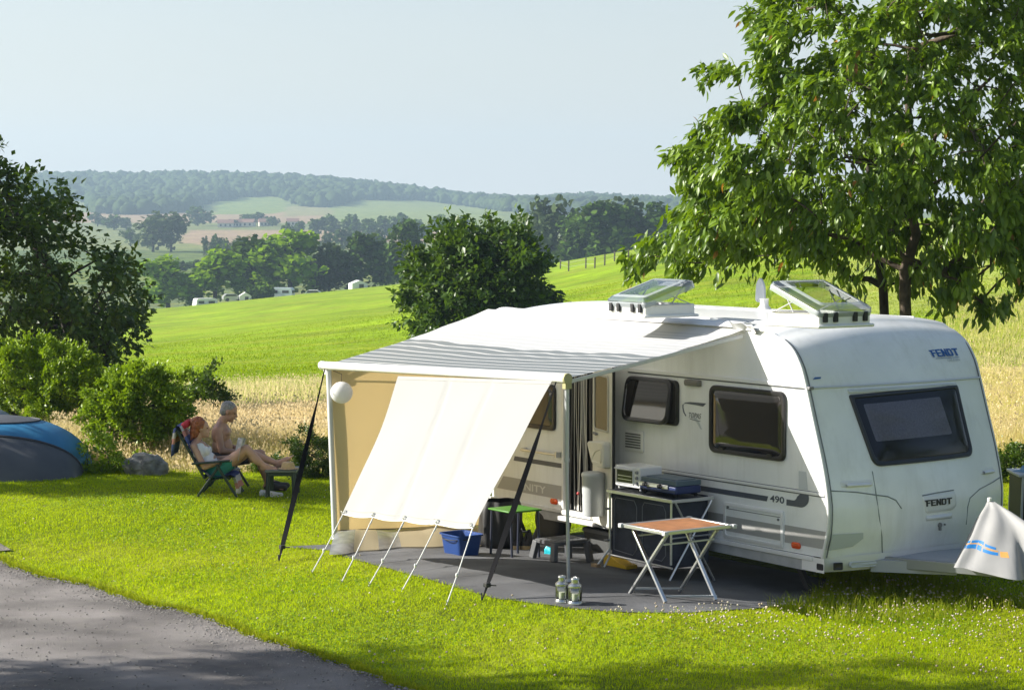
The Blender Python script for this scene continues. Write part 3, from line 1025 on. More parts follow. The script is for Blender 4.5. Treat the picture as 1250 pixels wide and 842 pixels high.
# ================================================================= awning
AW = mat('awning_white', (.70, .70, .69), rough=.7, spec=.2, translucent=.36, tcol=(.70, .69, .65))
AG = mat('awning_grey', (.21, .235, .25), rough=.7, spec=.2, translucent=.34, tcol=(.48, .48, .46))
AG2 = mat('awning_grey_overexposed', (.57, .58, .59), rough=.7, spec=.2, translucent=.36, tcol=(.64, .63, .60))  # grey stripes of the upper rows, overexposed sunlight put into their colour
BARW = mat('bar_white', (.82, .81, .76), rough=.35)
bl = on_axis(396, 446, 1, -1.9); br = on_axis(690, 462, 1, -1.9)
al = np.array([-5.12, -.03, 2.515]); ar = on_axis(908, 405, 1, -.03); ar[2] += .01
footR = gp(694, 710); footL = gp(409, 658)
AO = (float((bl[0] + br[0]) / 2), -1.0, 0.0)
awn = thing('awning', 'long white and grey striped roll-out awning on two thin legs along the caravan side', 'awning', AO)


def canopy(s, t):
    """s along the caravan, t from the wall (0) to the front bar (1)."""
    a = al + (ar - al) * s; b = bl + (br - bl) * s
    p = a + (b - a) * t
    sag = -.035 * math.sin(math.pi * t) * (1 - .4 * math.cos(2 * math.pi * s))
    wr = .005 * math.sin(26 * s + 9 * t) * math.sin(math.pi * t) * math.exp(-((t - .45) / .3) ** 2)
    wr += .004 * math.sin(60 * s + 30 * t + 2 * math.sin(9 * s)) * math.exp(-((t - .4) / .2) ** 2)
    lift = .012 * math.exp(-(t / .06) ** 2)
    return p + np.array([0, 0, sag + wr + lift])


edges = [0, .06, .12, .18, .24, .30]
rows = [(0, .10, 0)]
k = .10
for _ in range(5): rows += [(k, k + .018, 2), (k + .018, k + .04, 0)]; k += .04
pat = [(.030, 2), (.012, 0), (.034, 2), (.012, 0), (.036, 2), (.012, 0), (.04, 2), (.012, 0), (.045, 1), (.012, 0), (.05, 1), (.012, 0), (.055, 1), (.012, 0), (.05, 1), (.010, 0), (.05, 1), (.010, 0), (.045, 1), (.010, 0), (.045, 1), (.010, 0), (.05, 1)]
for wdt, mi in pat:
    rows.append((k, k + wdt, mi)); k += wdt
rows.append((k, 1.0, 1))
mb = MB(AO)
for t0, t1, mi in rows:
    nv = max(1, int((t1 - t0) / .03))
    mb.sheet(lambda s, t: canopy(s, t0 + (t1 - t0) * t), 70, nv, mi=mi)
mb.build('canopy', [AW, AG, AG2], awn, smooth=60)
mb = MB(AO)
ext = (br - bl) / np.linalg.norm(br - bl)
mb.tube([bl - ext * .03, br + ext * .02], .045, 14)
mb.build('front_bar', BARW, awn, smooth=50)
mb = MB(AO); mb.tube([br + ext * .02, br + ext * .045], .05, 14); mb.box(br + np.array([.0, .02, -.05]), (.05, .07, .09))
mb.build('end_cap', mat('cap_olive', (.36, .34, .16), rough=.5), awn, smooth=50)
mb = MB(AO); mb.tube([bl - ext * .055, bl - ext * .03], .05, 14); mb.box(bl + np.array([.03, .02, -.05]), (.05, .07, .09))
mb.build('end_cap', BARW, awn, smooth=50)
GA = mat('pole_grey', (.50, .51, .52), rough=.4, metal=.3)
for a_, b_ in ((ar + np.array([.0, -.02, -.05]), br + np.array([-.01, .04, -.035])), (al + np.array([0, -.02, -.06]), bl + np.array([.01, .04, -.035]))):
    mb = MB(AO); mb.bar(a_, b_, .022, .035); mb.build('side_arm', GA, awn, bevel=.004)
    mb = MB(AO)
mb = MB(AO); mb.tube([br + np.array([.0, .02, -.04]), (br + footR) / 2 + np.array([0, .0, .2])], .022, 12); mb.tube([(br + footR) / 2 + np.array([0, 0, .2]), footR + np.array([0, 0, .01])], .017, 12); mb.lathe([(.022, .0), (.026, .03), (.022, .05)], (br + footR) / 2 + np.array([0, 0, .17]), 12); mb.lathe([(.04, 0), (.035, .015), (.02, .03)], footR, 12)
mb.build('leg', GA, awn, smooth=50)
mb = MB(AO); mb.tube([bl + np.array([.06, .02, -.04]), footL + np.array([0, 0, .01])], .032, 12); mb.lathe([(.04, 0), (.035, .015), (.025, .03)], footL, 12)
mb.build('leg', mat('leg_pale', (.56, .57, .57), rough=.4), awn, smooth=50)
# bag bunched on the roof edge at both ends
mb = MB(AO)
mb.sheet(lambda s, t: tuple(np.array([ar[0] - .12 + s * .30, -.04 + .05 * math.sin(3 * s) - .10 * (1 - abs(2 * t - 1)) * (1 - .5 * s), 2.50 + (.075 * math.sin(math.pi * t) + .012 * math.sin(14 * s + 4 * t)) * (1 - .6 * s) - .05 * (1 - t) + .02 * t])), 14, 12)
mb.build('awning_bag', mat('bag_white', (.74, .73, .72), rough=.55), awn, smooth=60)
mb = MB(AO)
mb.sheet(lambda s, t: (-5.0 + s * (ar[0] + 4.9), -.06 + t * .26, roof_z(0, max(0, -.06 + t * .26)) + .018 + .032 * math.sin(math.pi * min(1, t * 1.1)) +   .004 * math.sin(24 * s + 5 * math.sin(8 * s)) * math.sin(math.pi * t)), 60, 10)
mb.build('awning_bag', mat('bag_white', (.74, .73, .72), rough=.55), awn, smooth=60)

# ---- sun screen hung from the front bar, pegged out with five cords
SC = mat('screen_cream', (.43, .432, .42), rough=.8, spec=.1, translucent=.28, tcol=(.48, .46, .40))
tl = on_axis(486, 459, 1, -1.95); tr = on_axis(674, 465, 1, -1.95)
b_l = on_axis(418, 627, 0, tl[0]); b_r = on_axis(578, 644, 0, tr[0])
SO = tuple(float(q) for q in (tl + tr + b_l + b_r) / 4 * np.array([1, 1, 0]))
scr = thing('sun_screen', 'cream fabric sun screen slanting down from the awning bar to five white guy cords', 'sun screen', SO)


def screen(s, t):
    p = (tl + (tr - tl) * s) * (1 - t) + (b_l + (b_r - b_l) * s) * t
    d = .02 * math.sin(math.pi * t) + .006 * math.sin(17 * s + 3 * t) * math.sin(math.pi * t) + .022 * math.exp(-((s - .36 - .08 * t) / .012) ** 2) + .016 * math.exp(-((s - .64 - .06 * t) / .012) ** 2)
    d += .012 * math.sin(5 * s + 6 * t) * math.sin(math.pi * t) + .010 * math.sin(40 * (s * .8 + .15 * t)) * (t ** 3) * .7
    p = p + (tr - tl) / np.linalg.norm(tr - tl) * (.035 * math.sin(math.pi * t) * (1 - 2 * s))
    droop = -.018 * math.sin(math.pi * ((s * 4) % 1)) * t ** 6
    return p + np.array([0, d, droop])


mb = MB(SO); mb.sheet(screen, 60, 40, thick=.002)
mb.build('screen_fabric', SC, scr, smooth=60)
mb = MB(SO); mb.tube([np.array(screen(s, 1.0)) for s in np.linspace(0, 1, 21)], .006, 6)
mb.build('hem', mat('hem_cream', (.72, .69, .60), rough=.7), scr, smooth=60)
SEAMC = mat('seam_thread', (.36, .35, .31), rough=.8)
for tt in (.022, .965):
    mb = MB(SO); mb.tube([np.array(screen(s, tt)) + np.array([0, -.003, .001]) for s in np.linspace(.005, .995, 40)], .0035, 5); mb.build('stitched_seam', SEAMC, scr, smooth=60)
for ss in (.02, .25, .5, .75, .98):
    e0 = np.array(screen(ss, .982)); mb = MB(SO); mb.tube([e0 + np.array([.016 * math.cos(a), -.006, .016 * math.sin(a)]) for a in np.linspace(0, 2 * math.pi, 13)], .005, 5, cap=False); mb.build('eyelet', ALU, scr, smooth=60)
CORD = mat('cord_white', (.72, .71, .66), rough=.7)
for s, (px, py) in zip((.005, .25, .5, .75, .995), ((380, 700), (416, 712), (450, 715), (490, 722), (545, 738))):
    a = np.array(screen(s, 1.0)); g = gp(px, py)
    mb = MB(SO)
    mid = (a + g) / 2 - np.array([0, 0, .015])
    mb.tube([a, mid, g], .006, 6)
    mb.tube([a + np.array([.0, -.02, .03]), a, a + np.array([.01, -.03, -.05]), a + (g - a) * .12], .007, 5)
    q = a + (g - a) * .62
    mb.ell(q, (.012, .012, .022), 8, 6)
    c = mb.build('guy_cord', CORD, scr, smooth=60)
    mb = MB(SO); dirv = (g - a) / np.linalg.norm(g - a)
    mb.tube([g + np.array([0, 0, .04]) , g - np.array([.0, -.03, .08])], .005, 6)
    mb.build('peg', ALU, c)

# ---- side wall of tan cloth closing the far end of the awning
TAN = mat('tan_cloth', (.60, .51, .33), rough=.8, translucent=.55, tcol=(.98, .84, .57), var=.08, vscale=2)
PLAS = mat('flap_plastic', (.34, .34, .33), rough=.3, translucent=.3, var=.3, vscale=7, alpha=.85)
WO = (-5.3, -1.0, 0.0)
sw = thing('awning_side_wall', 'tan cloth side wall hanging under the far end of the awning with a wrinkled clear flap at its foot', 'awning wall', WO)
pA = bl + np.array([.10, .03, -.05]); pB = np.array([-5.10, -.06, 2.40])
gA = footL + np.array([.05, .0, 0]); gB = np.array([-5.08, -.06, 0.0])


def swall(s, t):
    top = pA + (pB - pA) * s; bot = gA + (gB - gA) * s
    zlow = .10
    bot = bot + np.array([0, 0, zlow])
    p = top + (bot - top) * t
    w = .012 * math.sin(15 * s + 2 * t) * t + .02 * math.sin(5 * s) * math.sin(math.pi * t)
    return p + np.array([w, 0, 0])


mb = MB(WO); mb.sheet(swall, 30, 20, thick=.002)
mb.build('wall_cloth', TAN, sw, smooth=60)
mb = MB(WO); mb.tube([np.array(swall(s, 1.0)) + np.array([.004, 0, 0]) for s in np.linspace(0, 1, 20)], .008, 6)
mb.build('piping', mat('piping_brown', (.07, .05, .04), rough=.7), sw, smooth=60)


def flap(s, t):
    p = np.array(swall(s, 1.0))
    out = 1.05 * t + .06 * math.sin(11 * s + 1) * t + .04 * math.sin(29 * s) * t
    x = p[0] + out; y = p[1] - .75 * t * (1 - .8 * s)
    g = tz(x, y) + .022
    z = g + (p[2] - g) * (1 - t) ** .8 + (.06 + .03 * math.sin(13 * s)) * math.sin(math.pi * t) ** 1.2 + .025 * abs(math.sin(19 * s)) * t * (1 - t) * 2
    return np.array([x, y, z])


mb = MB(WO)
for q in range(8):
    mb.sheet(lambda s, t: flap((q + s) / 8, t), 6, 8, mi=1 if q in (0, 2, 7) else 0)
mb.build('ground_flap', [TAN, PLAS], sw, smooth=60)
mb = MB(WO); mb.tube([bl + np.array([.07, .03, -.12]), np.array([bl[0] + .06, -1.25, 1.93])], .008, 6)
mb.build('cross_rod', mat('rod_brown', (.10, .06, .04), rough=.6), sw)

# ---- paper lantern
lp = on_axis(417, 479, 1, -1.82)
mb = MB((lp[0], lp[1], lp[2]))
prof = []
for i in range(29):
    th = math.pi * i / 28
    prof.append((max(.0001, (.121 + .0022 * math.cos(26 * th)) * math.sin(th)), .118 * math.cos(th)))
mb.lathe(prof[::-1], lp, 28)
pl = D.objects.new('paper_lantern', None); COL.objects.link(pl); pl.location = tuple(lp)
tag(pl, 'round white paper lantern hanging from the awning bar beside the left awning leg', 'lantern')
mb.build('lamp_shade', mat('lantern_paper', (.80, .80, .80), rough=.8, translucent=.35), pl, smooth=60)
mb = MB((lp[0], lp[1], lp[2])); mb.tube([lp + np.array([0, 0, .11]), lp + np.array([0, 0, .2]), bl + np.array([.14, .03, -.05])], .004, 5)
mb.build('cord', mat('rod_brown', (.10, .06, .04)), pl)

# ---- two black storm straps
STR = mat('strap_black', (.008, .008, .009), rough=.9, spec=.08)
for lab, top, g, tpx in (('black storm strap pegged to the grass left of the cream sun screen', bl + np.array([.05, -.02, -.02]), gp(340, 685), (397, 505)),
                        ('black storm strap crossing in front of the caravan beside the right awning leg', br + np.array([-.10, -.03, -.03]), gp(588, 733), (655, 525))):
    mb = MB((g[0], g[1], g[2]))
    P = [top, top + (g - top) * .22, top + (g - top) * .3, top + (g - top) * .6, top + (g - top) * .93, g + np.array([0, 0, .01])]
    sd = np.cross(g - top, (0, 0, 1)); sd /= np.linalg.norm(sd)
    wv = [.006, .012, .020, .036, .028, .012]
    base = []
    nn = np.cross(sd, g - top); nn /= np.linalg.norm(nn)
    for (s, t) in ((0, 0),):
        pass
    seg = 30

    def strap(s, t, top=top, g=g):
        k = t
        w_ = float(np.interp(k, [0, .2, .3, .6, .9, .95, 1], [.007, .009, .020,   .028, .027, .012, .009]))
        tw = .5 * math.sin(4 * k)
        p = top + (g - top) * k + np.array([0, 0, -.02 * math.sin(math.pi * k)])
        return p + (sd * math.cos(tw) + nn * math.sin(tw)) * (s - .5) * 2 * w_

    mb.sheet(strap, 2, seg, thick=.004)
    st = D.objects.new('storm_strap', None); COL.objects.link(st); st.location = tuple(g)
    tag(st, lab, 'strap', 'storm straps holding down the awning')
    mb.build('webbing', STR, st, smooth=60)
    mb = MB((g[0], g[1], g[2]))
    q = top + (g - top) * .93
    mb.box(q, (.05, .05, .04)); mb.tube([q, q + np.array([.07, .05, .0])], .008, 5); mb.tube([g + np.array([0, 0, .07]), g - np.array([0, 0, .1])], .008, 6)
    mb.build('peg', RUBBER, st, bevel=.006)

# ---- ground mat
MATM = mat('mat_weave', (.115, .117, .122), rough=.85, var=.42, vscale=1.3, bump=.5, bscale=160)
fr = [gp(*p) for p in ((345, 668), (400, 672), (430, 683), (520, 707), (600, 730), (700, 743), (770, 748), (850, 748), (902, 744), (960, 733))]
fr.append(np.array([.55, -.6, 0])); fr.append(np.array([.18, .1, 0]))
fx_ = [p[0] for p in fr]; fy_ = [p[1] for p in fr]
order = np.argsort(fx_); fxs = np.array(fx_)[order]; fys = np.array(fy_)[order]
fpoly = [(p[0], p[1]) for p in fr]


def mat_front(x):
    ys = [fpoly[i][1] + (fpoly[i + 1][1] - fpoly[i][1]) * (x - fpoly[i][0]) / (fpoly[i + 1][0] - fpoly[i][0] + 1e-9)
          for i in range(len(fpoly) - 1) if min(fpoly[i][0], fpoly[i + 1][0]) <= x <= max(fpoly[i][0], fpoly[i + 1][0])]
    return min(ys) if ys else fpoly[0][1]


MX0, MX1 = fpoly[0][0], max(fx_) - .01


def mat_back(x):
    return float(np.interp(x, [MX0, MX0 + .25, -4.4, -.6, .2, MX1], [fpoly[0][1] + .03, -1.6, .95, .95, -.1, -1.2]))


def mats_(s, t):
    x = MX0 + (MX1 - MX0) * s
    y0 = mat_front(x); y1 = max(mat_back(x), y0 + .02)
    y = y0 + (y1 - y0) * t
    z = tz(x, y) + .008 + .005 * mnoise.noise((x * 2.2, y * 2.2, 1.0)) + .006 * mnoise.noise((x * 5.2, y * .8, 4.0))
    return (x, y, z)


mb = MB((-2.2, -1, 0)); mb.sheet(mats_, 110, 50)
gm = mb.build('ground_mat', MATM, None, smooth=80, fix=False)
gm.location = (-2.2, -1, 0)
tag(gm, 'dark grey woven ground mat spread on the grass under the awning', 'mat')

# ================================================================= camp furniture
CLOTHN = mat('cloth_navy', (.040, .045, .066), rough=.8, var=.3, vscale=5, bump=.3, bscale=30)
TOPG = mat('counter_grey', (.07, .075, .08), rough=.45)
kx0, kx1, ky0, ky1, kz = -2.17, -1.17, -.60, -.10, .835
gz = .06
kit = thing('camping_kitchen', 'navy cloth fronted folding camping kitchen on grey metal legs beside the caravan', 'camping cupboard', ((kx0 + kx1) / 2, (ky0 + ky1) / 2, .03))
KK = ((kx0 + kx1) / 2, (ky0 + ky1) / 2, .03)
mb = MB(KK); mb.box(((kx0 + kx1) / 2, (ky0 + ky1) / 2, kz), (kx1 - kx0 - .05, ky1 - ky0 - .05, .02)); mb.build('worktop', TOPG, kit, bevel=.003)
mb = MB(KK)
for a, b in (((kx0, ky0), (kx1, ky0)), ((kx0, ky1), (kx1, ky1))): mb.box(((a[0] + b[0]) / 2, a[1], kz), (b[0] - a[0] + .03, .03, .032))
for x in (kx0, kx1): mb.box((x, (ky0 + ky1) / 2, kz - .001), (.03, ky1 - ky0 - .03, .032))
mb.build('top_frame', ALU, kit, bevel=.004)
mb = MB(KK)
mb.sheet(lambda s, t: (kx0 + .04 + s * (kx1 - kx0 - .08), ky0 + .02 + .012 * math.sin(9 * s) * math.sin(5 * t), gz + .14 + t * .655), 20, 14)
mb.sheet(lambda s, t: (kx1 - .035 + .01 * math.sin(7 * s + 4 * t), ky0 + .02 + s * (ky1 - ky0 - .04), gz + .14 + t * .655), 12, 14)
mb.sheet(lambda s, t: (kx0 + .035 + .01 * math.sin(7 * s), ky0 + .02 + s * (ky1 - ky0 - .04), gz + .14 + t * .655), 12, 14)
mb.box(((kx0 + kx1) / 2, (ky0 + ky1) / 2, gz + .13), (kx1 - kx0 - .08, ky1 - ky0 - .06, .02))
mb.sheet(lambda s, t: (kx0 + .04 + s * (kx1 - kx0 - .08), ky1 - .02, gz + .14 + t * .655), 6, 4)
cl = mb.build('cloth_cupboard', CLOTHN, kit, smooth=60)
mb = MB(KK)
for x0 in (kx0 + .09, kx0 + .54):
    pts = [(x0, gz + .2), (x0, gz + .68), (x0 + .03, gz + .72), (x0 + .32, gz + .72), (x0 + .36, gz + .66), (x0 + .36, gz + .24), (x0 + .30, gz + .18), (x0, gz + .2)]
    mb.tube([(p[0], ky0 + .003, p[1]) for p in pts], .004, 5)
mb.build('zip', mat('zip_grey', (.16, .17, .19), rough=.5), cl)
mb = MB(KK); mb.box((kx1 - .12, ky0 + .002, gz + .56), (.13, .006, .02)); mb.box((kx1 + .0, ky0 + .06, gz + .60), (.006, .05, .035)); mb.tube([(kx1 - .01, ky0 + .18, gz + .56), (kx1 + .0, ky0 + .25, gz + .575), (kx1 + .0, ky0 + .33, gz + .56)], .006, 5)
mb.build('cloth_tag', mat('tag_pale', (.55, .56, .58), rough=.6), cl)
for (x, y, dx) in ((kx0 + .02, ky0 + .005, -.02), (kx1 - .02, ky0 + .005, .02)):
    mb = MB(KK); mb.tube([(x, y, kz - .01), (x, y, gz + .16)], .012, 8); mb.build('leg', ALU, kit)
mb = MB(KK); mb.tube([(kx0 + .02, ky0, gz + .20), (kx0 - .05, ky0 - .10, tz(kx0 - .05, ky0 - .1) + .02)], .012, 8); mb.build('foot_strut', ALU, kit)
mb = MB(KK); mb.box((kx0 - .06, ky0 - .11, tz(kx0, ky0 - .1) + .022), (.10, .05, .035)); mb.build('foot_block', mat('wood_block', (.30, .21, .11), rough=.8), kit, bevel=.004)
for (y0, y1) in ((ky0 + .03, ky1 + .02), (ky1 - .02, ky0 - .04)):
    for x in (kx1 + .015, kx0 - .015):
        mb = MB(KK); mb.tube([(x, y0, kz - .02), (x, y1, tz(x, y1) + .015)], .011, 8); mb.build('leg', ALU, kit)
mb = MB(KK)
mb.tube([(kx0, ky0 + .003, gz + .14), (kx1, ky0 + .003, gz + .13)], .011, 8); mb.tube([(kx1 + .0, ky0, gz + .42), (kx1 + .0, ky1, gz + .42)], .009, 8)
mb.build('cross_bar', ALU, kit)
mb = MB(KK); mb.bar((kx0 - .01, ky0 - .02, gz + .60), (kx0 + .03, ky0 - .02, gz + .60), .03, .02); mb.bar((kx0 - .03, ky0 - .02, gz + .28), (kx0 + .03, ky0 - .02, gz + .29), .03, .02)
mb.build('clamp', mat('lock_grey', (.2, .2, .2)), kit, bevel=.004)

# toaster oven
ox, oy, oz = -2.03, -.33, kz + .017
tov = thing('toaster_oven', 'small white toaster oven standing on the left of the camping kitchen', 'oven', (ox, oy, oz))
OV = (ox, oy, oz)
ow, od, oh = .40, .27, .235
ry_ = R(0)
mb = MB(OV)
mb.panel(rrect(ox - ow / 2, oz + .03, ox + ow / 2, oz + oh, .02), lambda a, b, d: (a, oy - d, b), [(0, -od / 2), (0, od / 2), (.006, od / 2 + .004), (.02, od / 2 + .004)])
mb.panel(rrect(ox - ow / 2, oz + .03, ox + ow / 2, oz + oh, .02), lambda a, b, d: (a, oy + d, b), [(0, od / 2 - .001), (.01, od / 2 + .002)])
mb.build('body', mat('enamel_white', (.76, .77, .78), rough=.25), tov, smooth=40)
mb = MB(OV); mb.panel(rrect(ox - ow / 2 + .025, oz + .055, ox + ow / 2 - .10, oz + oh - .03, .008), lambda a, b, d: (a, oy - od / 2 - .004 - d, b), [(0, 0), (0, .008), (.01, .010), (.012, .006)], close=False)
dr = mb.build('oven_door', mat('enamel_white', (.76, .77, .78)), tov, smooth=30)
mb = MB(OV); mb.panel(rrect(ox - ow / 2 + .037, oz + .067, ox + ow / 2 - .112, oz + oh - .042, .006), lambda a, b, d: (a, oy - od / 2 - .004 - d, b), [(0, .005), (.03, .005)])
mb.build('pane', mat('oven_glass', (.035, .04, .03), rough=.08), dr)
mb = MB(OV)
for kz_ in (.10, .135): mb.box((ox - .04, oy - od / 2 - .0105, oz + kz_), (.22, .003, .006))
mb.build('grill_rack', ALU, dr)
mb = MB(OV); mb.tube([(ox - ow / 2 + .03, oy - od / 2 - .035, oz + oh - .03), (ox + ow / 2 - .11, oy - od / 2 - .035, oz + oh - .03)], .009, 8)
mb.box((ox - ow / 2 + .05, oy - od / 2 - .02, oz + oh - .03), (.012, .03, .012)); mb.box((ox + ow / 2 - .13, oy - od / 2 - .02, oz + oh - .03), (.012, .03, .012))
mb.build('handle', mat('enamel_white', (.76, .77, .78)), dr)
for i in range(3):
    mb = MB(OV); mb.lathe([(0, .02), (.014, .02), (.018, 0)], (ox + ow / 2 - .045, oy - od / 2 - .004, oz + .075 + i * .055), 12, axis=[[1, 0, 0], [0, 0, -1], [0, 1, 0]])
    mb.build('knob', mat('knob_grey', (.22, .23, .25), rough=.4), tov)
for sx in (-1, 1):
    for sy in (-1, 1):
        mb = MB(OV); mb.lathe([(.012, 0), (.015, .035)], (ox + sx * (ow / 2 - .03), oy + sy * (od / 2 - .03), oz), 8); mb.build('foot', mat('enamel_white', (.76, .77, .78)), tov)

# camping stove, lid folded down blue-grey
sx0, sy0 = -1.52, -.34
sto = thing('camping_stove', 'flat blue and silver two-burner camping stove on the right of the camping kitchen', 'stove', (sx0, sy0, oz))
SV = (sx0, sy0, oz)
mb = MB(SV); mb.box((sx0, sy0, oz + .07), (.56, .32, .075)); mb.build('stove_body', mat('stove_blue', (.02, .035, .13), rough=.4), sto, bevel=.012)
mb = MB(SV); mb.prism(rrect(sx0 - .28, oz + .075, sx0 + .17, oz + .115, .008), lambda a, b, d: (a, sy0 - .161 - d, b), 0, .012); mb.build('control_panel', ALU, sto, bevel=.003)
mb = MB(SV); mb.box((sx0, sy0 + .01, oz + .135), (.55, .31, .05)); mb.box((sx0, sy0 + .01, oz + .163), (.47, .24, .012)); mb.build('stove_lid', mat('lid_bluegrey', (.085, .13, .17), rough=.45), sto, bevel=.014)
for q in (-.17, .06):
    mb = MB(SV); mb.lathe([(0, .03), (.018, .03), (.024, .0)], (sx0 + q, sy0 - .173, oz + .095), 12, axis=[[1, 0, 0], [0, 0, -1], [0, 1, 0]]); mb.box((sx0 + q + .02, sy0 - .19, oz + .095), (.05, .012, .012)); mb.build('knob', RUBBER, sto)
for sx in (-1, 1):
    for sy in (-1, 1):
        mb = MB(SV); mb.lathe([(.016, 0), (.02, .035)], (sx0 + sx * .24, sy0 + sy * .12, oz), 8); mb.build('foot', RUBBER, sto)

# folding table
tx0, tx1, ty0, ty1, tzp = -.40, .22, -1.82, -1.03, .80
TC = ((tx0 + tx1) / 2, (ty0 + ty1) / 2, .13)
tab = thing('folding_table', 'small folding table with an orange wood top, silver rim and crossed silver legs', 'table', TC)
mb = MB(TC); mb.box((TC[0], TC[1], tzp), (tx1 - tx0 - .07, ty1 - ty0 - .07, .024))
WOODT = mat('table_wood', (.36, .155, .065), rough=.45, var=.25, vscale=9)
mb.build('table_top', WOODT, tab)
mb = MB(TC)
for y in (ty0, ty1): mb.box((TC[0], y + (.018 if y == ty0 else -.018), tzp), (tx1 - tx0, .036, .034))
for x in (tx0, tx1): mb.box((x + (.018 if x == tx0 else -.018), TC[1], tzp), (.036, ty1 - ty0 - .072, .033))
mb.build('table_rim', ALU, tab, bevel=.005)
mb = MB(TC)
for sx in (tx0, tx1):
    for sy in (ty0, ty1): mb.box((sx, sy, tzp - .0), (.045, .045, .038))
mb.build('corner_cap', mat('cap_grey', (.5, .5, .5), rough=.5), tab, bevel=.006)
for y in (ty0 + .07, ty1 - .14):
    zb0 = tz(tx0 + .06, y) + .015; zb1 = tz(tx1, y) + .015
    mb = MB(TC); mb.bar((tx0 + .10, y - .012, tzp - .03), (tx1 - .06, y - .012, zb1), .024, .034, up=(0, 1, 0)); mb.build('leg', ALU, tab, bevel=.005)
    mb = MB(TC); mb.bar((tx1 - .08, y + .014, tzp - .03), (tx0 + .02, y + .014, zb0), .024, .034, up=(0, 1, 0)); mb.build('leg', ALU, tab, bevel=.005)
mb = MB(TC)
for x, dz in ((tx0 + .05, .06), (tx1 - .09, .06)): mb.bar((x, ty0 + .09, tz(x, ty0) + dz), (x, ty1 - .12, tz(x, ty1) + dz), .018, .018)
mb.bar((tx0 + .14, ty0 + .09, tzp - .08), (tx0 + .14, ty1 - .12, tzp - .08), .016, .016); mb.bar((tx1 - .13, ty0 + .09, tzp - .12), (tx1 - .13, ty1 - .12, tzp - .12), .016, .016)
mb.build('stretcher', GA, tab, bevel=.003)

# step stool
q0, q1, r0, r1 = -2.97, -2.62, -.94, -.50
SS = ((q0 + q1) / 2, (r0 + r1) / 2, .07)
stl = thing('step_stool', 'dark grey plastic step stool on the mat below the caravan door', 'step', SS)
PLG = mat('plastic_grey', (.08, .083, .088), rough=.5)
mb = MB(SS)
mb.panel(resample(rrect(q0, r0, q1, r1, .03), .08), lambda a, b, d: (a, b, .29 + d), [(0, -.035), (0, -.008), (.008, 0), (.1, 0)])
mb.panel(resample(rrect(q0 + .012, r0 + .012, q1 - .012, r1 - .012, .03), .08), lambda a, b, d: (a, b, .262 + d), [(0, 0), (.1, 0)])
mb.build('step_top', PLG, stl, smooth=40)
mb = MB(SS)
for i in range(6): mb.box((SS[0], r0 + .06 + i * .065, .2915), (q1 - q0 - .06, .012, .005))
mb.build('grip_rib', PLG, stl)
for sx in (-1, 1):
    for sy in (-1, 1):
        xx = SS[0] + sx * (.155); yy = SS[1] + sy * .20
        mb = MB(SS); mb.bar((xx, yy, .27), (xx + sx * .03, yy + sy * .03, tz(xx, yy) + .012), .075, .05, up=(0, 1, 0)); mb.build('leg', PLG, stl, bevel=.008)

# two glass lanterns by the awning leg
GLS = glass_mat('lantern_glass', (.82, .86, .84), refl=.12)
STEEL = mat('lantern_steel', (.45, .46, .46), rough=.25, metal=.9)


def lantern(p, lab, h=.25, r=.062):
    t = thing('glass_lantern', lab, 'lantern', tuple(p), 0, 'lanterns at the foot of the awning leg')
    mb = MB(); mb.lathe([(0, 0), (r, 0), (r * 1.05, .012), (r, .03), (r * .9, .04), (0, .04)], (0, 0, 0), 24); mb.build('lantern_base', STEEL, t, smooth=40)
    mb = MB(); mb.lathe([(r * .86, .04), (r * .95, .06), (r * .95, h * .58), (r * .8, h * .66)], (0, 0, 0), 24); mb.build('glass', GLS, t, smooth=50)
    mb = MB(); mb.lathe([(r * .98, h * .64), (r * .98, h * .70), (r * .75, h * .76), (r * .48, h * .80), (r * .48, h * .92), (r * .6, h * .93), (r * .55, h * .98), (0, h)], (0, 0, 0), 24); mb.build('lantern_cap', STEEL, t, smooth=40)
    mb = MB(); mb.tube([(r * .9 * math.cos(a), 0, h * .72 + r * 1.1 * math.sin(a)) for a in np.linspace(-.4, math.pi + .4, 16)], .003, 5); mb.build('handle', STEEL, t)
    mb = MB(); mb.lathe([(0, .04), (.026, .04), (.026, .10), (0, .10)], (0, 0, 0), 16); mb.build('candle', mat('candle_wax', (.7, .68, .58), rough=.5), t)
    mb = MB()
    for a in np.linspace(0, 2 * math.pi, 5)[:-1]: mb.tube([(r * math.cos(a), r * math.sin(a), .03), (r * math.cos(a), r * math.sin(a), h * .66)], .0025, 5)
    mb.build('guard_wire', STEEL, t)


p = gp(686, 736); lantern(p, 'glass storm lantern standing left of the awning leg')
p = gp(702, 738); lantern(p, 'glass storm lantern standing right of the awning leg', .245, .066)

# shoes
SH = mat('shoe_dark', (.03, .028, .03), rough=.8); SOLE = mat('sole_tan', (.50, .36, .18), rough=.7)


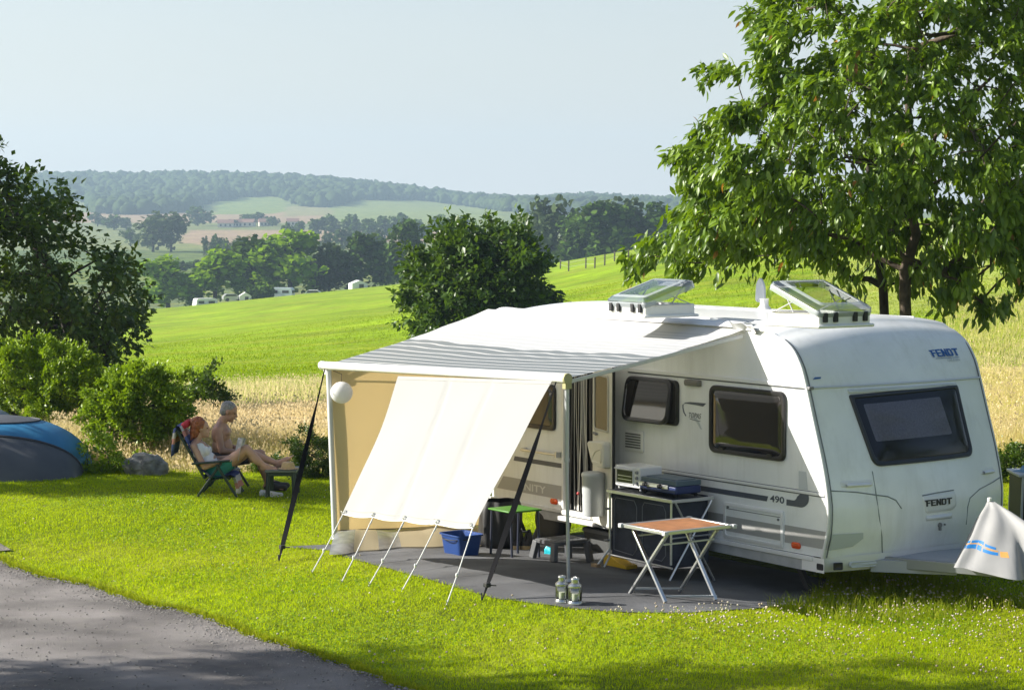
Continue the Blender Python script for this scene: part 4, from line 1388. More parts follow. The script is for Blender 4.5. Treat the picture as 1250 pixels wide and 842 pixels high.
def shoe(p, rz, lab, up=MATS['shoe_dark'], sole=SOLE, grp='dark shoes by the mat', L=.27, hgt=.10):
    t = thing('shoe', lab, 'shoe', tuple(p), rz, grp)
    mb = MB(); out = [(-.5, -.13), (-.2, -.12), (.1, -.16), (.38, -.15), (.5, -.04), (.5, .05), (.36, .16), (.1, .15), (-.2, .11), (-.5, .12)]
    out = rpoly([(a * L, b * L) for a, b in out], .02, 2)
    mb.panel(out, lambda a, b, d: (a, b, d * (1 + max(0, a / L) * (2.2 if hgt > .12 else 0))), [(0, 0), (0, .022), (.008, .024)]); mb.build('sole', sole, t, smooth=40)
    mb = MB()
    zt = lambda a: float(np.interp(a / L, [-.5, -.3, 0, .15, .5], [hgt, hgt * .9, hgt * .75, hgt * .5, hgt * .32]))
    mb.panel(resample(out, .03), lambda a, b, d: (a, b, .024 + d * zt(a)), [(.004, 0), (.0, .4), (.012, .8), (.022, 1.0), (.035, .9), (.04, .3), (.05, .2)]); mb.build('upper', up, t, smooth=60)


p1 = gp(632, 670); shoe(p1 + np.array([0, 0, .01]), R(-52), 'left one of two dark shoes with tan soles beside the step stool', hgt=.17)
p2 = gp(643, 670); shoe(p2 + np.array([.0, .0, .01]), R(-50), 'right one of two dark shoes with tan soles beside the step stool', hgt=.17)

# blue tub
pt = gp(550, 677)
tub = thing('plastic_tub', 'blue plastic washing-up tub on the mat behind the cream sun screen', 'tub', (pt[0] + .02, pt[1] + .12, pt[2]))
TUBM = mat('tub_blue', (.015, .05, .19), rough=.35, spec=.5)
mb = MB()
o1 = resample(rrect(-.19, -.15, .19, .15, .06), .05)
hh = .215
mb.panel(o1, lambda a, b, d: (a, b, d), [(.045, 0), (.03, .0), (.0, hh), (-.012, hh + .004), (-.012, hh - .012), (-.002, hh - .014)], close=False)
mb.panel(o1, lambda a, b, d: (a, b, d), [(.006, hh - .004), (.036, .012), (.08, .012)])
mb.panel(o1, lambda a, b, d: (a, b, d), [(.045, 0.001), (.08, .001)])
tb = mb.build('tub_shell', TUBM, tub, smooth=50)
mb = MB(); mb.tube([(.205 * math.cos(a), .165 * math.sin(a) - .02, hh - .03 + .02 * math.sin(a)) for a in np.linspace(math.pi, 2 * math.pi, 12)], .006, 6); mb.build('handle', RUBBER, tub, smooth=60)

# side table with green top and a black sack under it
gt = (-3.22, -1.0, tz(-3.2, -1.0))
gtb = thing('side_table', 'low camping table with a bright green top behind the black storm strap', 'table', gt)
mb = MB(gt); mb.box((-3.22, -1.0, .565), (.40, .40, .018)); mb.build('table_top', mat('top_green', (.05, .19, .012), rough=.45), gtb, bevel=.006)
for sx in (-1, 1):
    for sy in (-1, 1):
        x_, y_ = -3.22 + sx * .17, -1.0 + sy * .17
        mb = MB(gt); mb.tube([(x_, y_, .56), (x_ + sx * .02, y_, tz(x_, y_) + .01)], .013, 8); mb.build('leg', mat('leg_navy', (.03, .035, .06), rough=.4), gtb)
bs_ = gp(610, 668); bs = (bs_[0], bs_[1], bs_[2] + .01)
mb = MB(bs)


def sack(s, t):
    a = 2 * math.pi * s
    r_ = float(np.interp(t, [0, .1, .5, .85, 1], [.20, .235, .23, .22, .20]))
    w_ = 1 + .10 * math.sin(5 * a + 4 * t) + .06 * math.sin(9 * a)
    return (bs[0] + r_ * w_ * math.cos(a) * .85, bs[1] + r_ * w_ * math.sin(a), bs[2] + .50 * t)


mb.sheet(sack, 40, 14); sk_ = mb.build('black_sack', mat('sack_black', (.012, .012, .012), rough=.55), None, smooth=60); sk_.location = bs
tag(sk_, 'crumpled black sack standing under the green-topped table', 'bag')
# dark jacket-like bag beside the wheel
bp_ = gp(652, 657)
mb = MB(bp_)
mb.sheet(lambda s, t: (bp_[0] + .13 * (1 - .7 * t) * math.cos(2 * math.pi * s) * (1 + .12 * math.sin(6 * math.pi * s)), bp_[1] + .15 + .16 * (1 - .6 * t) * math.sin(2 * math.pi * s), bp_[2] + .22 * t + .03 * math.cos(2 * math.pi * s) * t), 30, 10)
jb = mb.build('dark_bag', mat('sack_black', (.012, .012, .012)), None, smooth=60); jb.location = tuple(bp_)
tag(jb, 'small black bag slumped beside the caravan wheel behind the dark shoes', 'bag')
# turquoise clog
pc = gp(672, 677)
shoe(pc, R(20), 'single turquoise clog lying behind the dark step stool', mat('clog_turquoise', (.01, .42, .50), rough=.4), mat('clog_turquoise', (.01, .42, .50)), None, .15, .07)
# grey box under the caravan
bx = (-3.35, .32, .0)
gb = thing('storage_box', 'grey plastic storage box under the caravan door', 'box', bx)
BXM = mat('box_grey', (.075, .078, .076), rough=.6)
mb = MB(); mb.panel(rrect(-.24, -.17, .24, .17, .03), lambda a, b, d: (a, b, d), [(.03, 0), (0, .20), (0, .21)], close=False); mb.panel(rrect(-.24, -.17, .24, .17, .03), lambda a, b, d: (a, b, d), [(.03, .002), (.05, .002)]); mb.build('box_body', BXM, gb, smooth=40)
mb = MB(); mb.panel(rrect(-.25, -.18, .25, .18, .03), lambda a, b, d: (a, b, d), [(.0, .20), (0, .235), (.012, .245), (.05, .24)]); mb.build('box_lid', mat('box_lid_grey', (.16, .165, .17), rough=.5), gb, smooth=40)
# yellow levelling wedge
pw = gp(755, 692)
mb = MB(pw)
mb.prism([(-.16, 0), (.22, 0), (.22, .035), (.12, .045), (-.10, .11), (-.16, .10)], lambda a, b, d: (pw[0] + a, pw[1] + d, pw[2] + .012 + b), -.07, .07)
wd = mb.build('levelling_wedge', mat('wedge_yellow', (.72, .46, .02), rough=.45), None, bevel=.006); wd.location = tuple(pw)
tag(wd, 'yellow plastic levelling wedge on the mat in front of the camping kitchen legs', 'wedge')

# drawbar hood: grey tarpaulin draped over the jockey wheel
hp = on_axis(1208, 612, 1, 1.22); HZ = float(hp[2]); hp = np.array([hp[0], hp[1], 0.0])
HOOD = mat('hood_grey', (.27, .268, .262), rough=.55, var=.08, vscale=4)
hd = thing('drawbar_hood', 'grey tarpaulin hood with blue and orange print draped over the caravan drawbar', 'cover', tuple(hp))


def hood(s, t):
    a = 2 * math.pi * s + .2
    rx = float(np.interp(t, [0, .08, .3, 1], [.02, .045, .12, .27])) * (1 + 2.2 * max(0, math.cos(a)) ** 1.2); ry2 = float(np.interp(t, [0, .08, .3, 1], [.02, .04, .15, .44]))
    fold = 1 + (.20 * math.sin(4 * a + .6) + .13 * math.sin(7 * a + 1) + .05 * math.sin(13 * a + 5 * t)) * t ** .5
    z = HZ - (HZ - .37) * t ** 1.05 + .035 * math.sin(3 * a) * t + .02 * math.sin(8 * a + 9 * t) * t * (1 - t) * 2
    return np.array([hp[0] - .0 + rx * fold * math.cos(a) + .10 * t, hp[1] + ry2 * fold * math.sin(a), z])


mb = MB(hp); mb.sheet(hood, 72, 22, thick=.003)
mb.build('hood_sheet', HOOD, hd, smooth=70)


def on_hood(a, b, d):
    p0 = hood(a, b); e = 1e-3
    n_ = np.cross(hood(a + e, b) - p0, hood(a, b + e) - p0); n_ /= np.linalg.norm(n_)
    if n_ @ (CAM - p0) < 0: n_ = -n_
    return tuple(p0 + n_ * (.004 + d))


def hood_print(name, segs, m):
    mb = MB(hp)
    for (a0, a1, b0, b1) in segs:
        mb.sheet(lambda s, t: on_hood(a0 + (a1 - a0) * s, b0 + (b1 - b0) * t, 0), max(2, int((a1 - a0) / .006)), 2)
    return mb.build(name, m, hd, smooth=60)


HA = .745
hood_print('blue_print', [(HA - .055, HA - .02, .60, .635), (HA - .012, HA + .035, .60, .64), (HA + .04, HA + .07, .615, .645), (HA - .09, HA - .03, .67, .72), (HA - .024, HA + .03, .665, .725), (HA + .036, HA + .075, .68, .72)], mat('print_blue', (.01, .16, .45), rough=.5))
hood_print('orange_print', [(HA - .05, HA + .03, .645, .658), (HA + .045, HA + .075, .655, .67), (HA + .08, HA + .10, .66, .74)], mat('print_orange', (.55, .26, .06), rough=.5))
mb = MB(hp); mb.lathe([(0, .035), (.02, .03), (.022, 0), (.0, -.005)], (hp[0], hp[1], HZ + .005), 14); mb.build('hood_knob', HW, hd, smooth=50)

# dark camping table beyond the nose
rt = np.array([-1.25, 5.15, 0.0])
c0 = on_axis(1214, 572, 2, .75)
rt = np.array([c0[0] + .75, c0[1] + .55, 0.0])
yaw_t = 0
rtb = thing('camping_table', 'folding table hung with black cloth standing beyond the nose of the caravan', 'table', tuple(rt), math.atan2(rdir[1], rdir[0]))
mb = MB(); mb.box((.0, .0, .74), (1.5, .6, .03)); mb.build('table_top', mat('counter_pale', (.42, .44, .46), rough=.4), rtb, bevel=.006)
mb = MB()
mb.sheet(lambda s, t: (-.72 + 1.44 * s, -.27 + .02 * math.sin(12 * s), .05 + .67 * t), 24, 4); mb.sheet(lambda s, t: (-.72, -.27 + .54 * s, .05 + .67 * t), 6, 4); mb.sheet(lambda s, t: (.72, -.27 + .54 * s, .05 + .67 * t), 6, 4); mb.sheet(lambda s, t: (-.72 + 1.44 * s, .27, .05 + .67 * t), 6, 4)
mb.build('table_cloth', mat('sack_black', (.012, .012, .012)), rtb, smooth=60)
for sx in (-1, 1):
    for sy in (-1, 1):
        mb = MB(); mb.tube([(sx * .70, sy * .28, .73), (sx * .72, sy * .29, .0)], .014, 8); mb.build('leg', GA, rtb)
ct = np.array(rt) + rdir * .05 - fdir * .52
crt = thing('striped_bag', 'grey striped bag standing in front of the black table beyond the caravan', 'bag', (ct[0], ct[1], tz(ct[0], ct[1])), math.atan2(rdir[1], rdir[0]))
for nm, z0, z1, mm in (('bag_body', 0, .56, mat('bag_dark', (.06, .06, .065), rough=.7)),):
    mb = MB(); mb.panel(resample(rrect(-.26, -.12, .26, .12, .06), .06), lambda a, b, d: (a, b, d), [(.02, 0), (0, .06), (0, .40), (.03, .52), (.06, .54)]); mb.build(nm, mm, crt, smooth=50)
for kz_ in (.22, .31, .40):
    mb = MB(); mb.panel(resample(rrect(-.264, -.124, .264, .124, .06), .06), lambda a, b, d: (a, b, d), [(0, kz_), (0, kz_ + .045)], close=False); mb.build('stripe', mat('stripe_grey', (.40, .41, .42), rough=.7), crt, smooth=50)
bt_ = np.array(rt) - rdir * .60
bo = thing('blue_cloth', 'crumpled pale blue cloth on the corner of the black table', 'cloth', (bt_[0], bt_[1], .757), 0)
mb = MB(); mb.sheet(lambda s, t: ((s - .5) * .24, (t - .5) * .2, .05 * math.sin(math.pi * s) * math.sin(math.pi * t) * (1 + .5 * math.sin(13 * s + 7 * t))), 14, 12); mb.build('fold', mat('cloth_blue', (.16, .30, .46), rough=.8), bo, smooth=60)
# ================================================================= people, their chairs, tent, boulder
PB = gp(270, 604)
PU, PY_ = uy(PB[0], PB[1])
PS = FPX / PY_
RZ = math.atan2(rdir[1], rdir[0])      # local x = to the right of the picture, local y = away
GZ = float(PB[2])
loc = lambda px, py: ((px - 270) / PS, (604 - py) / PS)


def ploc(x, y):
    p = PB + rdir * x + fdir * y
    return (float(p[0]), float(p[1]), GZ)


def capsule(mb, a, b, ra, rb, n=14):
    a = np.array(a, float); b = np.array(b, float); d = b - a; L = np.linalg.norm(d) + 1e-9; d /= L
    path, rr = [], []
    for t in (-1, -.85, -.5, 0): path.append(a + d * ra * t); rr.append(max(.002, ra * math.sqrt(max(0, 1 - t * t))))
    for t in (0, .5, .85, 1): path.append(b + d * rb * t); rr.append(max(.002, rb * math.sqrt(max(0, 1 - t * t))))
    mb.tube(path, rr, n)


def chain(mb, pts, rad):
    for i in range(len(pts) - 1): capsule(mb, pts[i], pts[i + 1], rad[i], rad[i + 1])


def hand(mb, wrist, d, n, s=1.0, curl=.5):
    """Palm with four unequal bent fingers and a thumb; d along the hand, n out of the palm's back."""
    w = np.array(wrist, float); d = np.array(d, float); d /= np.linalg.norm(d); n = np.array(n, float); n -= d * (n @ d); n /= np.linalg.norm(n)
    sd = np.cross(d, n)
    for k in (-1, -.3, .4, 1): capsule(mb, w + sd * .012 * k * s, w + d * .085 * s + sd * .028 * k * s, .015 * s, .013 * s, 8)
    for k, L in ((-1.05, .062), (-.35, .078), (.35, .083), (1.05, .072)):
        a = w + d * .088 * s + sd * .029 * k * s
        c1 = math.cos(curl * .6); s1 = math.sin(curl * .6); c2 = math.cos(curl * 1.6); s2 = math.sin(curl * 1.6)
        b = a + (d * c1 - n * s1) * L * .55 * s; c = b + (d * c2 - n * s2) * L * .5 * s
        chain(mb, [a, b, c], [.0098 * s, .009 * s, .0075 * s])
    a = w + d * .03 * s + sd * .03 * s; b = a + (d * .6 + sd * .8 - n * .3) * .035 * s; c = b + (d * .9 + sd * .25 - n * .4) * .03 * s
    chain(mb, [a, b, c], [.013 * s, .0105 * s, .0085 * s])


def foot(mb, ankle, toe, up, s=1.0):
    a = np.array(ankle, float); t = np.array(toe, float); d = t - a; L = np.linalg.norm(d); d /= L; up = np.array(up, float)
    sd = np.cross(d, up); sd /= np.linalg.norm(sd)
    heel = a - d * .045 - up * .035
    capsule(mb, a, heel, .036 * s, .032 * s)
    capsule(mb, heel, a + d * .13 - up * .035, .032 * s, .030 * s)
    capsule(mb, a, a + d * .13 - up * .025, .034 * s, .026 * s)
    for k, q in ((-1, 1.0), (-.5, 1.0), (0, .96), (.5, .92), (1, .86)):
        capsule(mb, a + d * .12 - up * .038 + sd * .024 * k, a + d * L * q - up * .04 + sd * .030 * k, .017 * s, .011 * s, 8)


def head(mb, c, face, up, s=1.0):
    """Skull, jaw, nose, brow, ears, lips; face = looking direction."""
    c = np.array(c, float); f = np.array(face, float); f /= np.linalg.norm(f); u = np.array(up, float); u -= f * (u @ f); u /= np.linalg.norm(u); sd = np.cross(f, u)
    M3 = np.stack([f, sd, u], 1)
    mb.ell(c + u * .03 * s - f * .012 * s, (.098 * s, .077 * s, .092 * s), 20, 14, M3)
    mb.ell(c - u * .045 * s + f * .028 * s, (.062 * s, .056 * s, .075 * s), 16, 12, M3)
    mb.ell(c - u * .098 * s + f * .066 * s, (.022 * s, .025 * s, .018 * s), 10, 8, M3)
    capsule(mb, c + u * .018 * s + f * .085 * s, c - u * .022 * s + f * .105 * s, .009 * s, .015 * s, 8)
    for k in (-1, 1):
        mb.ell(c - u * .026 * s + f * .094 * s + sd * .013 * k * s, (.010 * s, .010 * s, .009 * s), 8, 6, M3)
        mb.ell(c + sd * .078 * k * s - f * .01 * s - u * .0 * s, (.020 * s, .010 * s, .032 * s), 10, 8, M3)
        capsule(mb, c + u * .028 * s + f * .080 * s + sd * .012 * k * s, c + u * .026 * s + f * .068 * s + sd * .048 * k * s, .010 * s, .009 * s, 8)
    capsule(mb, c - u * .058 * s + f * .088 * s - sd * .02 * s, c - u * .058 * s + f * .088 * s + sd * .02 * s, .008 * s, .008 * s, 8)
    return M3


def fuse(mb, name, m, parent, vox=.0075, smooth=6):
    ob = mb.build(name, m, None, fix=False, smooth=180)
    r_ = ob.modifiers.new('r', 'REMESH'); r_.mode = 'VOXEL'; r_.voxel_size = vox; r_.use_smooth_shade = True
    s_ = ob.modifiers.new('s', 'SMOOTH'); s_.iterations = smooth; s_.factor = .5
    dg = bpy.context.evaluated_depsgraph_get()
    me = D.meshes.new_from_object(ob.evaluated_get(dg)); me.name = name
    old = ob.data; ob.modifiers.clear(); ob.data = me; D.meshes.remove(old)
    me.polygons.foreach_set('use_smooth', [True] * len(me.polygons))
    if parent: ob.parent = parent
    return ob


def garment(body, name, pred, m, off=.010):
    me = body.data
    keep = [p for p in me.polygons if pred(np.array(p.center))]
    ids = {}; V = []; F = []
    for p in keep:
        q = []
        for vi in p.vertices:
            if vi not in ids:
                ids[vi] = len(V); v = me.vertices[vi]; V.append(tuple(v.co + v.normal * off))
            q.append(ids[vi])
        F.append(tuple(q))
    g = D.meshes.new(name); g.from_pydata(V, [], F); g.materials.append(m)
    g.polygons.foreach_set('use_smooth', [True] * len(g.polygons))
    o = D.objects.new(name, g); COL.objects.link(o); o.parent = body.parent
    sm = o.modifiers.new('solid', 'SOLIDIFY'); sm.thickness = .006; sm.offset = -1
    return o


def eyes(c, M3, s, parent):
    mb = MB()
    for k in (-1, 1): mb.ell(np.array(c) + M3 @ np.array([.074 * s, .031 * k * s, .008 * s]), (.010 * s, .013 * s, .007 * s), 8, 6, M3)
    mb.build('eye', mat('eye_dark', (.03, .02, .015), rough=.3), parent)
    mb = MB(); capsule(mb, np.array(c) + M3 @ np.array([.093 * s, -.02 * s, -.057 * s]), np.array(c) + M3 @ np.array([.093 * s, .02 * s, -.057 * s]), .005 * s, .005 * s, 8)
    mb.build('lip', mat('lip', (.30, .10, .08), rough=.5), parent)


SK1 = mat('skin_fair', (.50, .29, .20), rough=.55, var=.08, vscale=12)
SK2 = mat('skin_tan', (.40, .22, .145), rough=.55, var=.10, vscale=10)
A = np.array
# ---- woman
wo = thing('person', 'auburn-haired woman in a white top reclining with her bare feet on a low table', 'person', ploc(0, 0), RZ)
mb = MB()
hc = A([-.235, 0, .845])
chain(mb, [(-.305, 0, .70), (-.265, 0, .775)], [.052, .050])
mb.ell((-.265, 0, .545), (.105, .165, .15), 18, 12, None)
mb.ell((-.165, 0, .415), (.115, .15, .13), 18, 12)
mb.ell((-.06, 0, .325), (.13, .175, .115), 18, 12)
for y in (-1, 1): capsule(mb, (-.315, .05 * y, .665), (-.325, .165 * y, .635), .05, .05); mb.ell((-.19, .075 * y, .565), (.06, .062, .06), 12, 10)
chain(mb, [(-.325, -.18, .635), (-.175, -.235, .385), (.06, -.17, .455)], [.048, .038, .026])
chain(mb, [(-.325, .18, .635), (-.10, .24, .43), (.10, .10, .475)], [.048, .038, .026])
hand(mb, (.065, -.168, .457), (.9, .25, .25), (-.2, -.1, 1), .95, .7)
hand(mb, (.105, .098, .477), (.9, -.3, .2), (-.2, .1, 1), .95, .7)
chain(mb, [(-.04, -.10, .315), (.335, -.12, .60), (.575, -.10, .365)], [.093, .060, .038])
mb.ell((.45, -.115, .475), (.06, .055, .11), 12, 10, Matrix.Rotation(R(-45), 3, 'Y'))
foot(mb, (.58, -.10, .385), (.76, -.12, .36), (0, 0, 1))
chain(mb, [(-.04, .10, .315), (.33, .10, .535), (.71, .06, .395)], [.093, .060, .038])
foot(mb, (.72, .06, .405), (.89, .06, .53), (-.55, 0, .83))
M3 = head(mb, hc, (.97, 0, .05), (-.05, 0, 1), .98)
wb = fuse(mb, 'body', SK1, wo)
eyes(hc, M3, .98, wo)
garment(wb, 'top', lambda c: .35 < c[2] + c[0] * .35 - .0 and c[0] < -.02 and c[0] + .55 * c[2] < .20 and c[2] < .635 + (.03 if abs(c[1]) > .08 else -.03) and abs(c[1]) < .165 and not (c[0] > -.09 and c[2] > .47) and c[2] > .36 - .55 * (c[0] + .17), mat('top_white', (.72, .72, .72), rough=.8))
garment(wb, 'shorts', lambda c: c[0] < .16 and c[2] < .43 + .15 * max(0, c[0] + .05) and abs(c[1]) < .20 and c[2] <= .36 - .55 * (c[0] + .17) + .10 + max(0, c[0] + .04) * 1.35, mat('shorts_teal', (.03, .22, .20), rough=.8))
HAIR1 = mat('hair_auburn', (.30, .085, .022), rough=.5, var=.4, vscale=30, bump=.6, bscale=60)
mb = MB()
for a in range(3): pass
mb.ell(hc + A([-.045, 0, .045]), (.105, .098, .102), 22, 16)
mb.ell(hc + A([-.085, 0, -.035]), (.066, .088, .095), 18, 14)
for k in range(26):
    th = rng.random() * 2 * math.pi; ph = rng.uniform(.1, 1.25)
    q = hc + A([-.05 + .095 * math.sin(ph) * math.cos(th), .088 * math.sin(ph) * math.sin(th), .04 + .092 * math.cos(ph)])
    if q[0] - hc[0] > .045: continue
    mb.ell(q, (.032, .028, .030), 8, 6)
for k in range(14):
    th = rng.uniform(-1.2, 1.2); q = hc + A([-.11 - .02 * rng.random(), .075 * math.sin(th), -.03 + .06 * math.cos(th) - .09 * rng.random()]); capsule(mb, q, q + A([-.015, 0, -.05]), .022, .012, 8)
hr = fuse(mb, 'hair', HAIR1, wo, .008, 1)

# ---- man
mn = thing('person', 'bare-chested grey-haired man sitting behind the reclining woman and looking down', 'person', ploc(0, .58), RZ)
mb = MB()
hm = A([.035, 0, 1.005])
chain(mb, [(-.075, 0, .86), (-.01, 0, .945)], [.062, .058])
mb.ell((-.075, 0, .72), (.125, .19, .16), 18, 12); mb.ell((-.06, 0, .56), (.135, .165, .15), 18, 12); mb.ell((-.07, 0, .42), (.135, .175, .12), 18, 12)
for y in (-1, 1): capsule(mb, (-.08, .06 * y, .83), (-.09, .185 * y, .79), .06, .06); mb.ell((.0, .08 * y, .745), (.055, .075, .055), 12, 10)
for y in (-1, 1):
    chain(mb, [(-.09, .205 * y, .785), (-.035, .27 * y, .53), (.17, .16 * y, .50)], [.058, .045, .032])
    hand(mb, (.175, .158 * y, .50), (.95, -.2 * y, .05), (0, 0, 1), 1.05, .8)
    chain(mb, [(-.06, .10 * y, .40), (.42, .13 * y, .44), (.55, .12 * y, .085)], [.10, .065, .042])
    mb.ell((.475, .125 * y, .32), (.055, .055, .10), 12, 10)
    foot(mb, (.555, .12 * y, .085), (.78, .13 * y, .055), (0, 0, 1), 1.1)
M3m = head(mb, hm, (.93, 0, -.36), (.36, 0, .93), 1.05)
mbdy = fuse(mb, 'body', SK2, mn)
eyes(hm, M3m, 1.05, mn)
garment(mbdy, 'shorts', lambda c: c[2] < .50 and c[0] < .30 and c[2] > .2 and abs(c[1]) < .245, mat('shorts_dark', (.035, .035, .045), rough=.85), .014)
HAIR2 = mat('hair_grey', (.26, .25, .24), rough=.6, var=.4, vscale=40, bump=.5, bscale=80)
mb = MB()
mb.ell(hm + M3m @ A([-.028, 0, .050]), (.103, .086, .088), 22, 16, M3m); mb.ell(hm + M3m @ A([-.062, 0, -.005]), (.064, .080, .075), 16, 12, M3m)
fuse(mb, 'hair', HAIR2, mn, .009, 2)
for y in (-1, 1):
    mb = MB(); capsule(mb, (.53, .12 * y, .04), (.76, .13 * y, .035), .045, .04); mb.ell((.60, .122 * y, .065), (.09, .045, .035), 12, 8)
    mb.build('sandal', mat('sandal_dark', (.03, .027, .025), rough=.7), mn, smooth=70)

# ---- garden chairs
GRN = mat('chair_green', (.014, .030, .022), rough=.45)


def chair(at, rz, lab, lean=1.0):
    t = thing('garden_chair', lab, 'chair', at, rz, 'green folding garden chairs')
    for y in (-.255, .255):
        mb = MB(); mb.bar((-.52, y * .92, .86), (-.17, y * .92, .235), .035, .03); mb.build('back_post', GRN, t, bevel=.006)
        mb = MB(); mb.bar((.04, y, .44), (-.27, y, .0), .04, .03); mb.build('leg', GRN, t, bevel=.006)
        mb = MB(); mb.bar((-.02, y * 1.06, .42), (.24, y * 1.06, .0), .04, .03); mb.build('leg', GRN, t, bevel=.006)
        mb = MB(); mb.bar((-.33, y * 1.1, .43), (.15, y * 1.1, .47), .055, .025); mb.build('armrest', GRN, t, bevel=.008)
    mb = MB()
    for k in range(9):
        q = k / 8
        c = A([-.51 + .33 * q, 0, .84 - .585 * q]); d = A([.35, 0, -.625]); d /= np.linalg.norm(d)
        mb.box(c, (.055, .47, .012), np.stack([d, A([0, 1, 0]), np.cross(d, (0, 1, 0))], 1))
    mb.build('backrest', GRN, t, bevel=.004)
    mb = MB()
    for k in range(5): mb.box((-.14 + k * .06, 0, .215 + k * .008), (.048, .48, .016))
    mb.build('seat', GRN, t, bevel=.004)
    mb = MB(); mb.tube([(-.12, -.25, .22), (-.12, .25, .22)], .012, 8); mb.tube([(.13, -.25, .23), (.13, .25, .23)], .012, 8); mb.build('cross_bar', GRN, t)
    return t


chair(ploc(0, 0), RZ, 'dark green folding garden chair the woman reclines in')
c2 = chair(ploc(.0, .62), RZ, 'dark green folding garden chair the grey-haired man sits in')
# low table used as a foot rest
fs = thing('low_table', 'low dark green garden table under the woman’s feet', 'table', ploc(.78, .02), RZ)
mb = MB(); mb.box((0, 0, .325), (.40, .46, .03)); mb.build('table_top', mat('table_greygreen', (.12, .14, .12), rough=.5), fs, bevel=.006)
mb = MB(); mb.box((0, -.20, .285), (.34, .02, .045)); mb.box((0, .20, .285), (.34, .02, .045)); mb.build('apron', GRN, fs, bevel=.004)
for sx in (-1, 1):
    for sy in (-1, 1):
        mb = MB(); mb.bar((sx * .16, sy * .19, .31), (sx * .17, sy * .2, 0), .05, .04); mb.build('leg', GRN, fs, bevel=.005)
# straw hat lying on it
ht = thing('straw_hat', 'tan straw hat lying on the low table beside the woman’s feet', 'hat', ploc(.86, -.08) [:2] + (GZ + .342,), RZ)
STRAW = mat('straw', (.52, .36, .19), rough=.8, bump=.5, bscale=120)
mb = MB(); mb.lathe([(0, 0.0), (.12, .004), (.135, .008), (.125, .014), (.09, .016), (.086, .05), (.07, .085), (.03, .095), (0, .094)], (0, 0, 0), 26); mb.build('hat_felt', STRAW, ht, smooth=50)
# magazine
mg = thing('magazine', 'open magazine with grey printed pages held in the reclining woman’s hands', 'magazine', ploc(.185, .0) [:2] + (GZ + .50,), RZ)
for sgn in (-1, 1):
    mb = MB()
    mb.sheet(lambda s, t: (.03 * math.sin(s * 2.4) + (t - .3) * .05 + .05 * s, sgn * s * .20, -.02 + t * .25 - .03 * s * s), 10, 8, thick=.004)
    mb.build('page', mat('page_print', (.50, .49, .47), rough=.6, var=.55, vscale=16), mg, smooth=60)
# towel over the chair
tw = thing('beach_towel', 'navy, pink and white striped beach towel draped over the woman’s chair', 'towel', ploc(0, 0), RZ)
path = [(-.60, .50), (-.58, .66), (-.565, .80), (-.53, .895), (-.48, .88), (-.40, .70), (-.30, .52), (-.20, .33), (-.12, .255), (.0, .25), (.12, .262), (.17, .25), (.205, .18), (.24, .09)]
pl_ = np.array(path); cum = np.concatenate([[0], np.cumsum(np.linalg.norm(np.diff(pl_, axis=0), axis=1))]); cum /= cum[-1]


def towel(s, t):
    x = np.interp(t, cum, pl_[:, 0]); z = np.interp(t, cum, pl_[:, 1])
    hang = 1.0 if (t < .22 or t > .85) else .15
    y = -.25 + .5 * s
    edge = .03 * math.sin(9 * t + 8 * s) * hang + .02 * math.sin(23 * s) * hang
    out = -.012 if .3 < t < .62 else 0
    return (x + edge * .8 + .0, y - .05 * hang * math.sin(5 * t), z + .014 + out * 0 + edge * .3)


mb = MB(); ks = np.linspace(0, 1, 23)
TWM = [mat('towel_navy', (.05, .065, .20), rough=.95), mat('towel_pink', (.55, .25, .20), rough=.95), mat('towel_white', (.55, .52, .52), rough=.95), mat('towel_blue', (.09, .12, .30), rough=.95)]
seq = [0, 3, 1, 2, 0, 0, 2, 1, 3, 0, 0, 2, 3, 1, 0, 2, 0, 3, 0, 0, 2, 1]
for i in range(22): mb.sheet(lambda s, t: towel(s, ks[i] + (ks[i + 1] - ks[i]) * t), 16, 4, mi=seq[i])
mb.build('towel_cloth', TWM, tw, smooth=60)
rc = thing('red_cushion', 'small red cushion behind the reclining woman’s head', 'cushion', ploc(-.45, .08)[:2] + (GZ + .885,), RZ)
mb = MB(); mb.panel(resample(rrect(-.09, -.15, .09, .15, .05), .04), lambda a, b, d: (a * .75, b, d + a * .4), [(.03, -.04), (0, -.01), (0, .02), (.03, .05), (.07, .06)]); mb.build('cushion_cover', mat('cushion_red', (.42, .02, .03), rough=.8), rc, smooth=60)
# white sandals on the grass
for i, (px, py, lab) in enumerate(((328, 605, 'left one of two white sandals on the grass under the low table'), (335, 606, 'right one of two white sandals on the grass under the low table'))):
    q = gp(px, py); shoe(q, RZ + R(12 + 18 * i), lab, mat('sandal_white', (.62, .62, .64), rough=.6), mat('sandal_white', (.62, .62, .64)), 'white sandals under the low table', .24, .06)
q = gp(291, 602)
cu = thing('white_cup', 'small white cup standing on the grass by the chair leg', 'cup', tuple(q))
mb = MB(); mb.lathe([(0, 0), (.03, 0), (.038, .09), (.034, .09), (.028, .01), (0, .01)], (0, 0, 0), 18); mb.build('cup_body', mat('cup_white', (.75, .75, .75), rough=.4), cu, smooth=50)

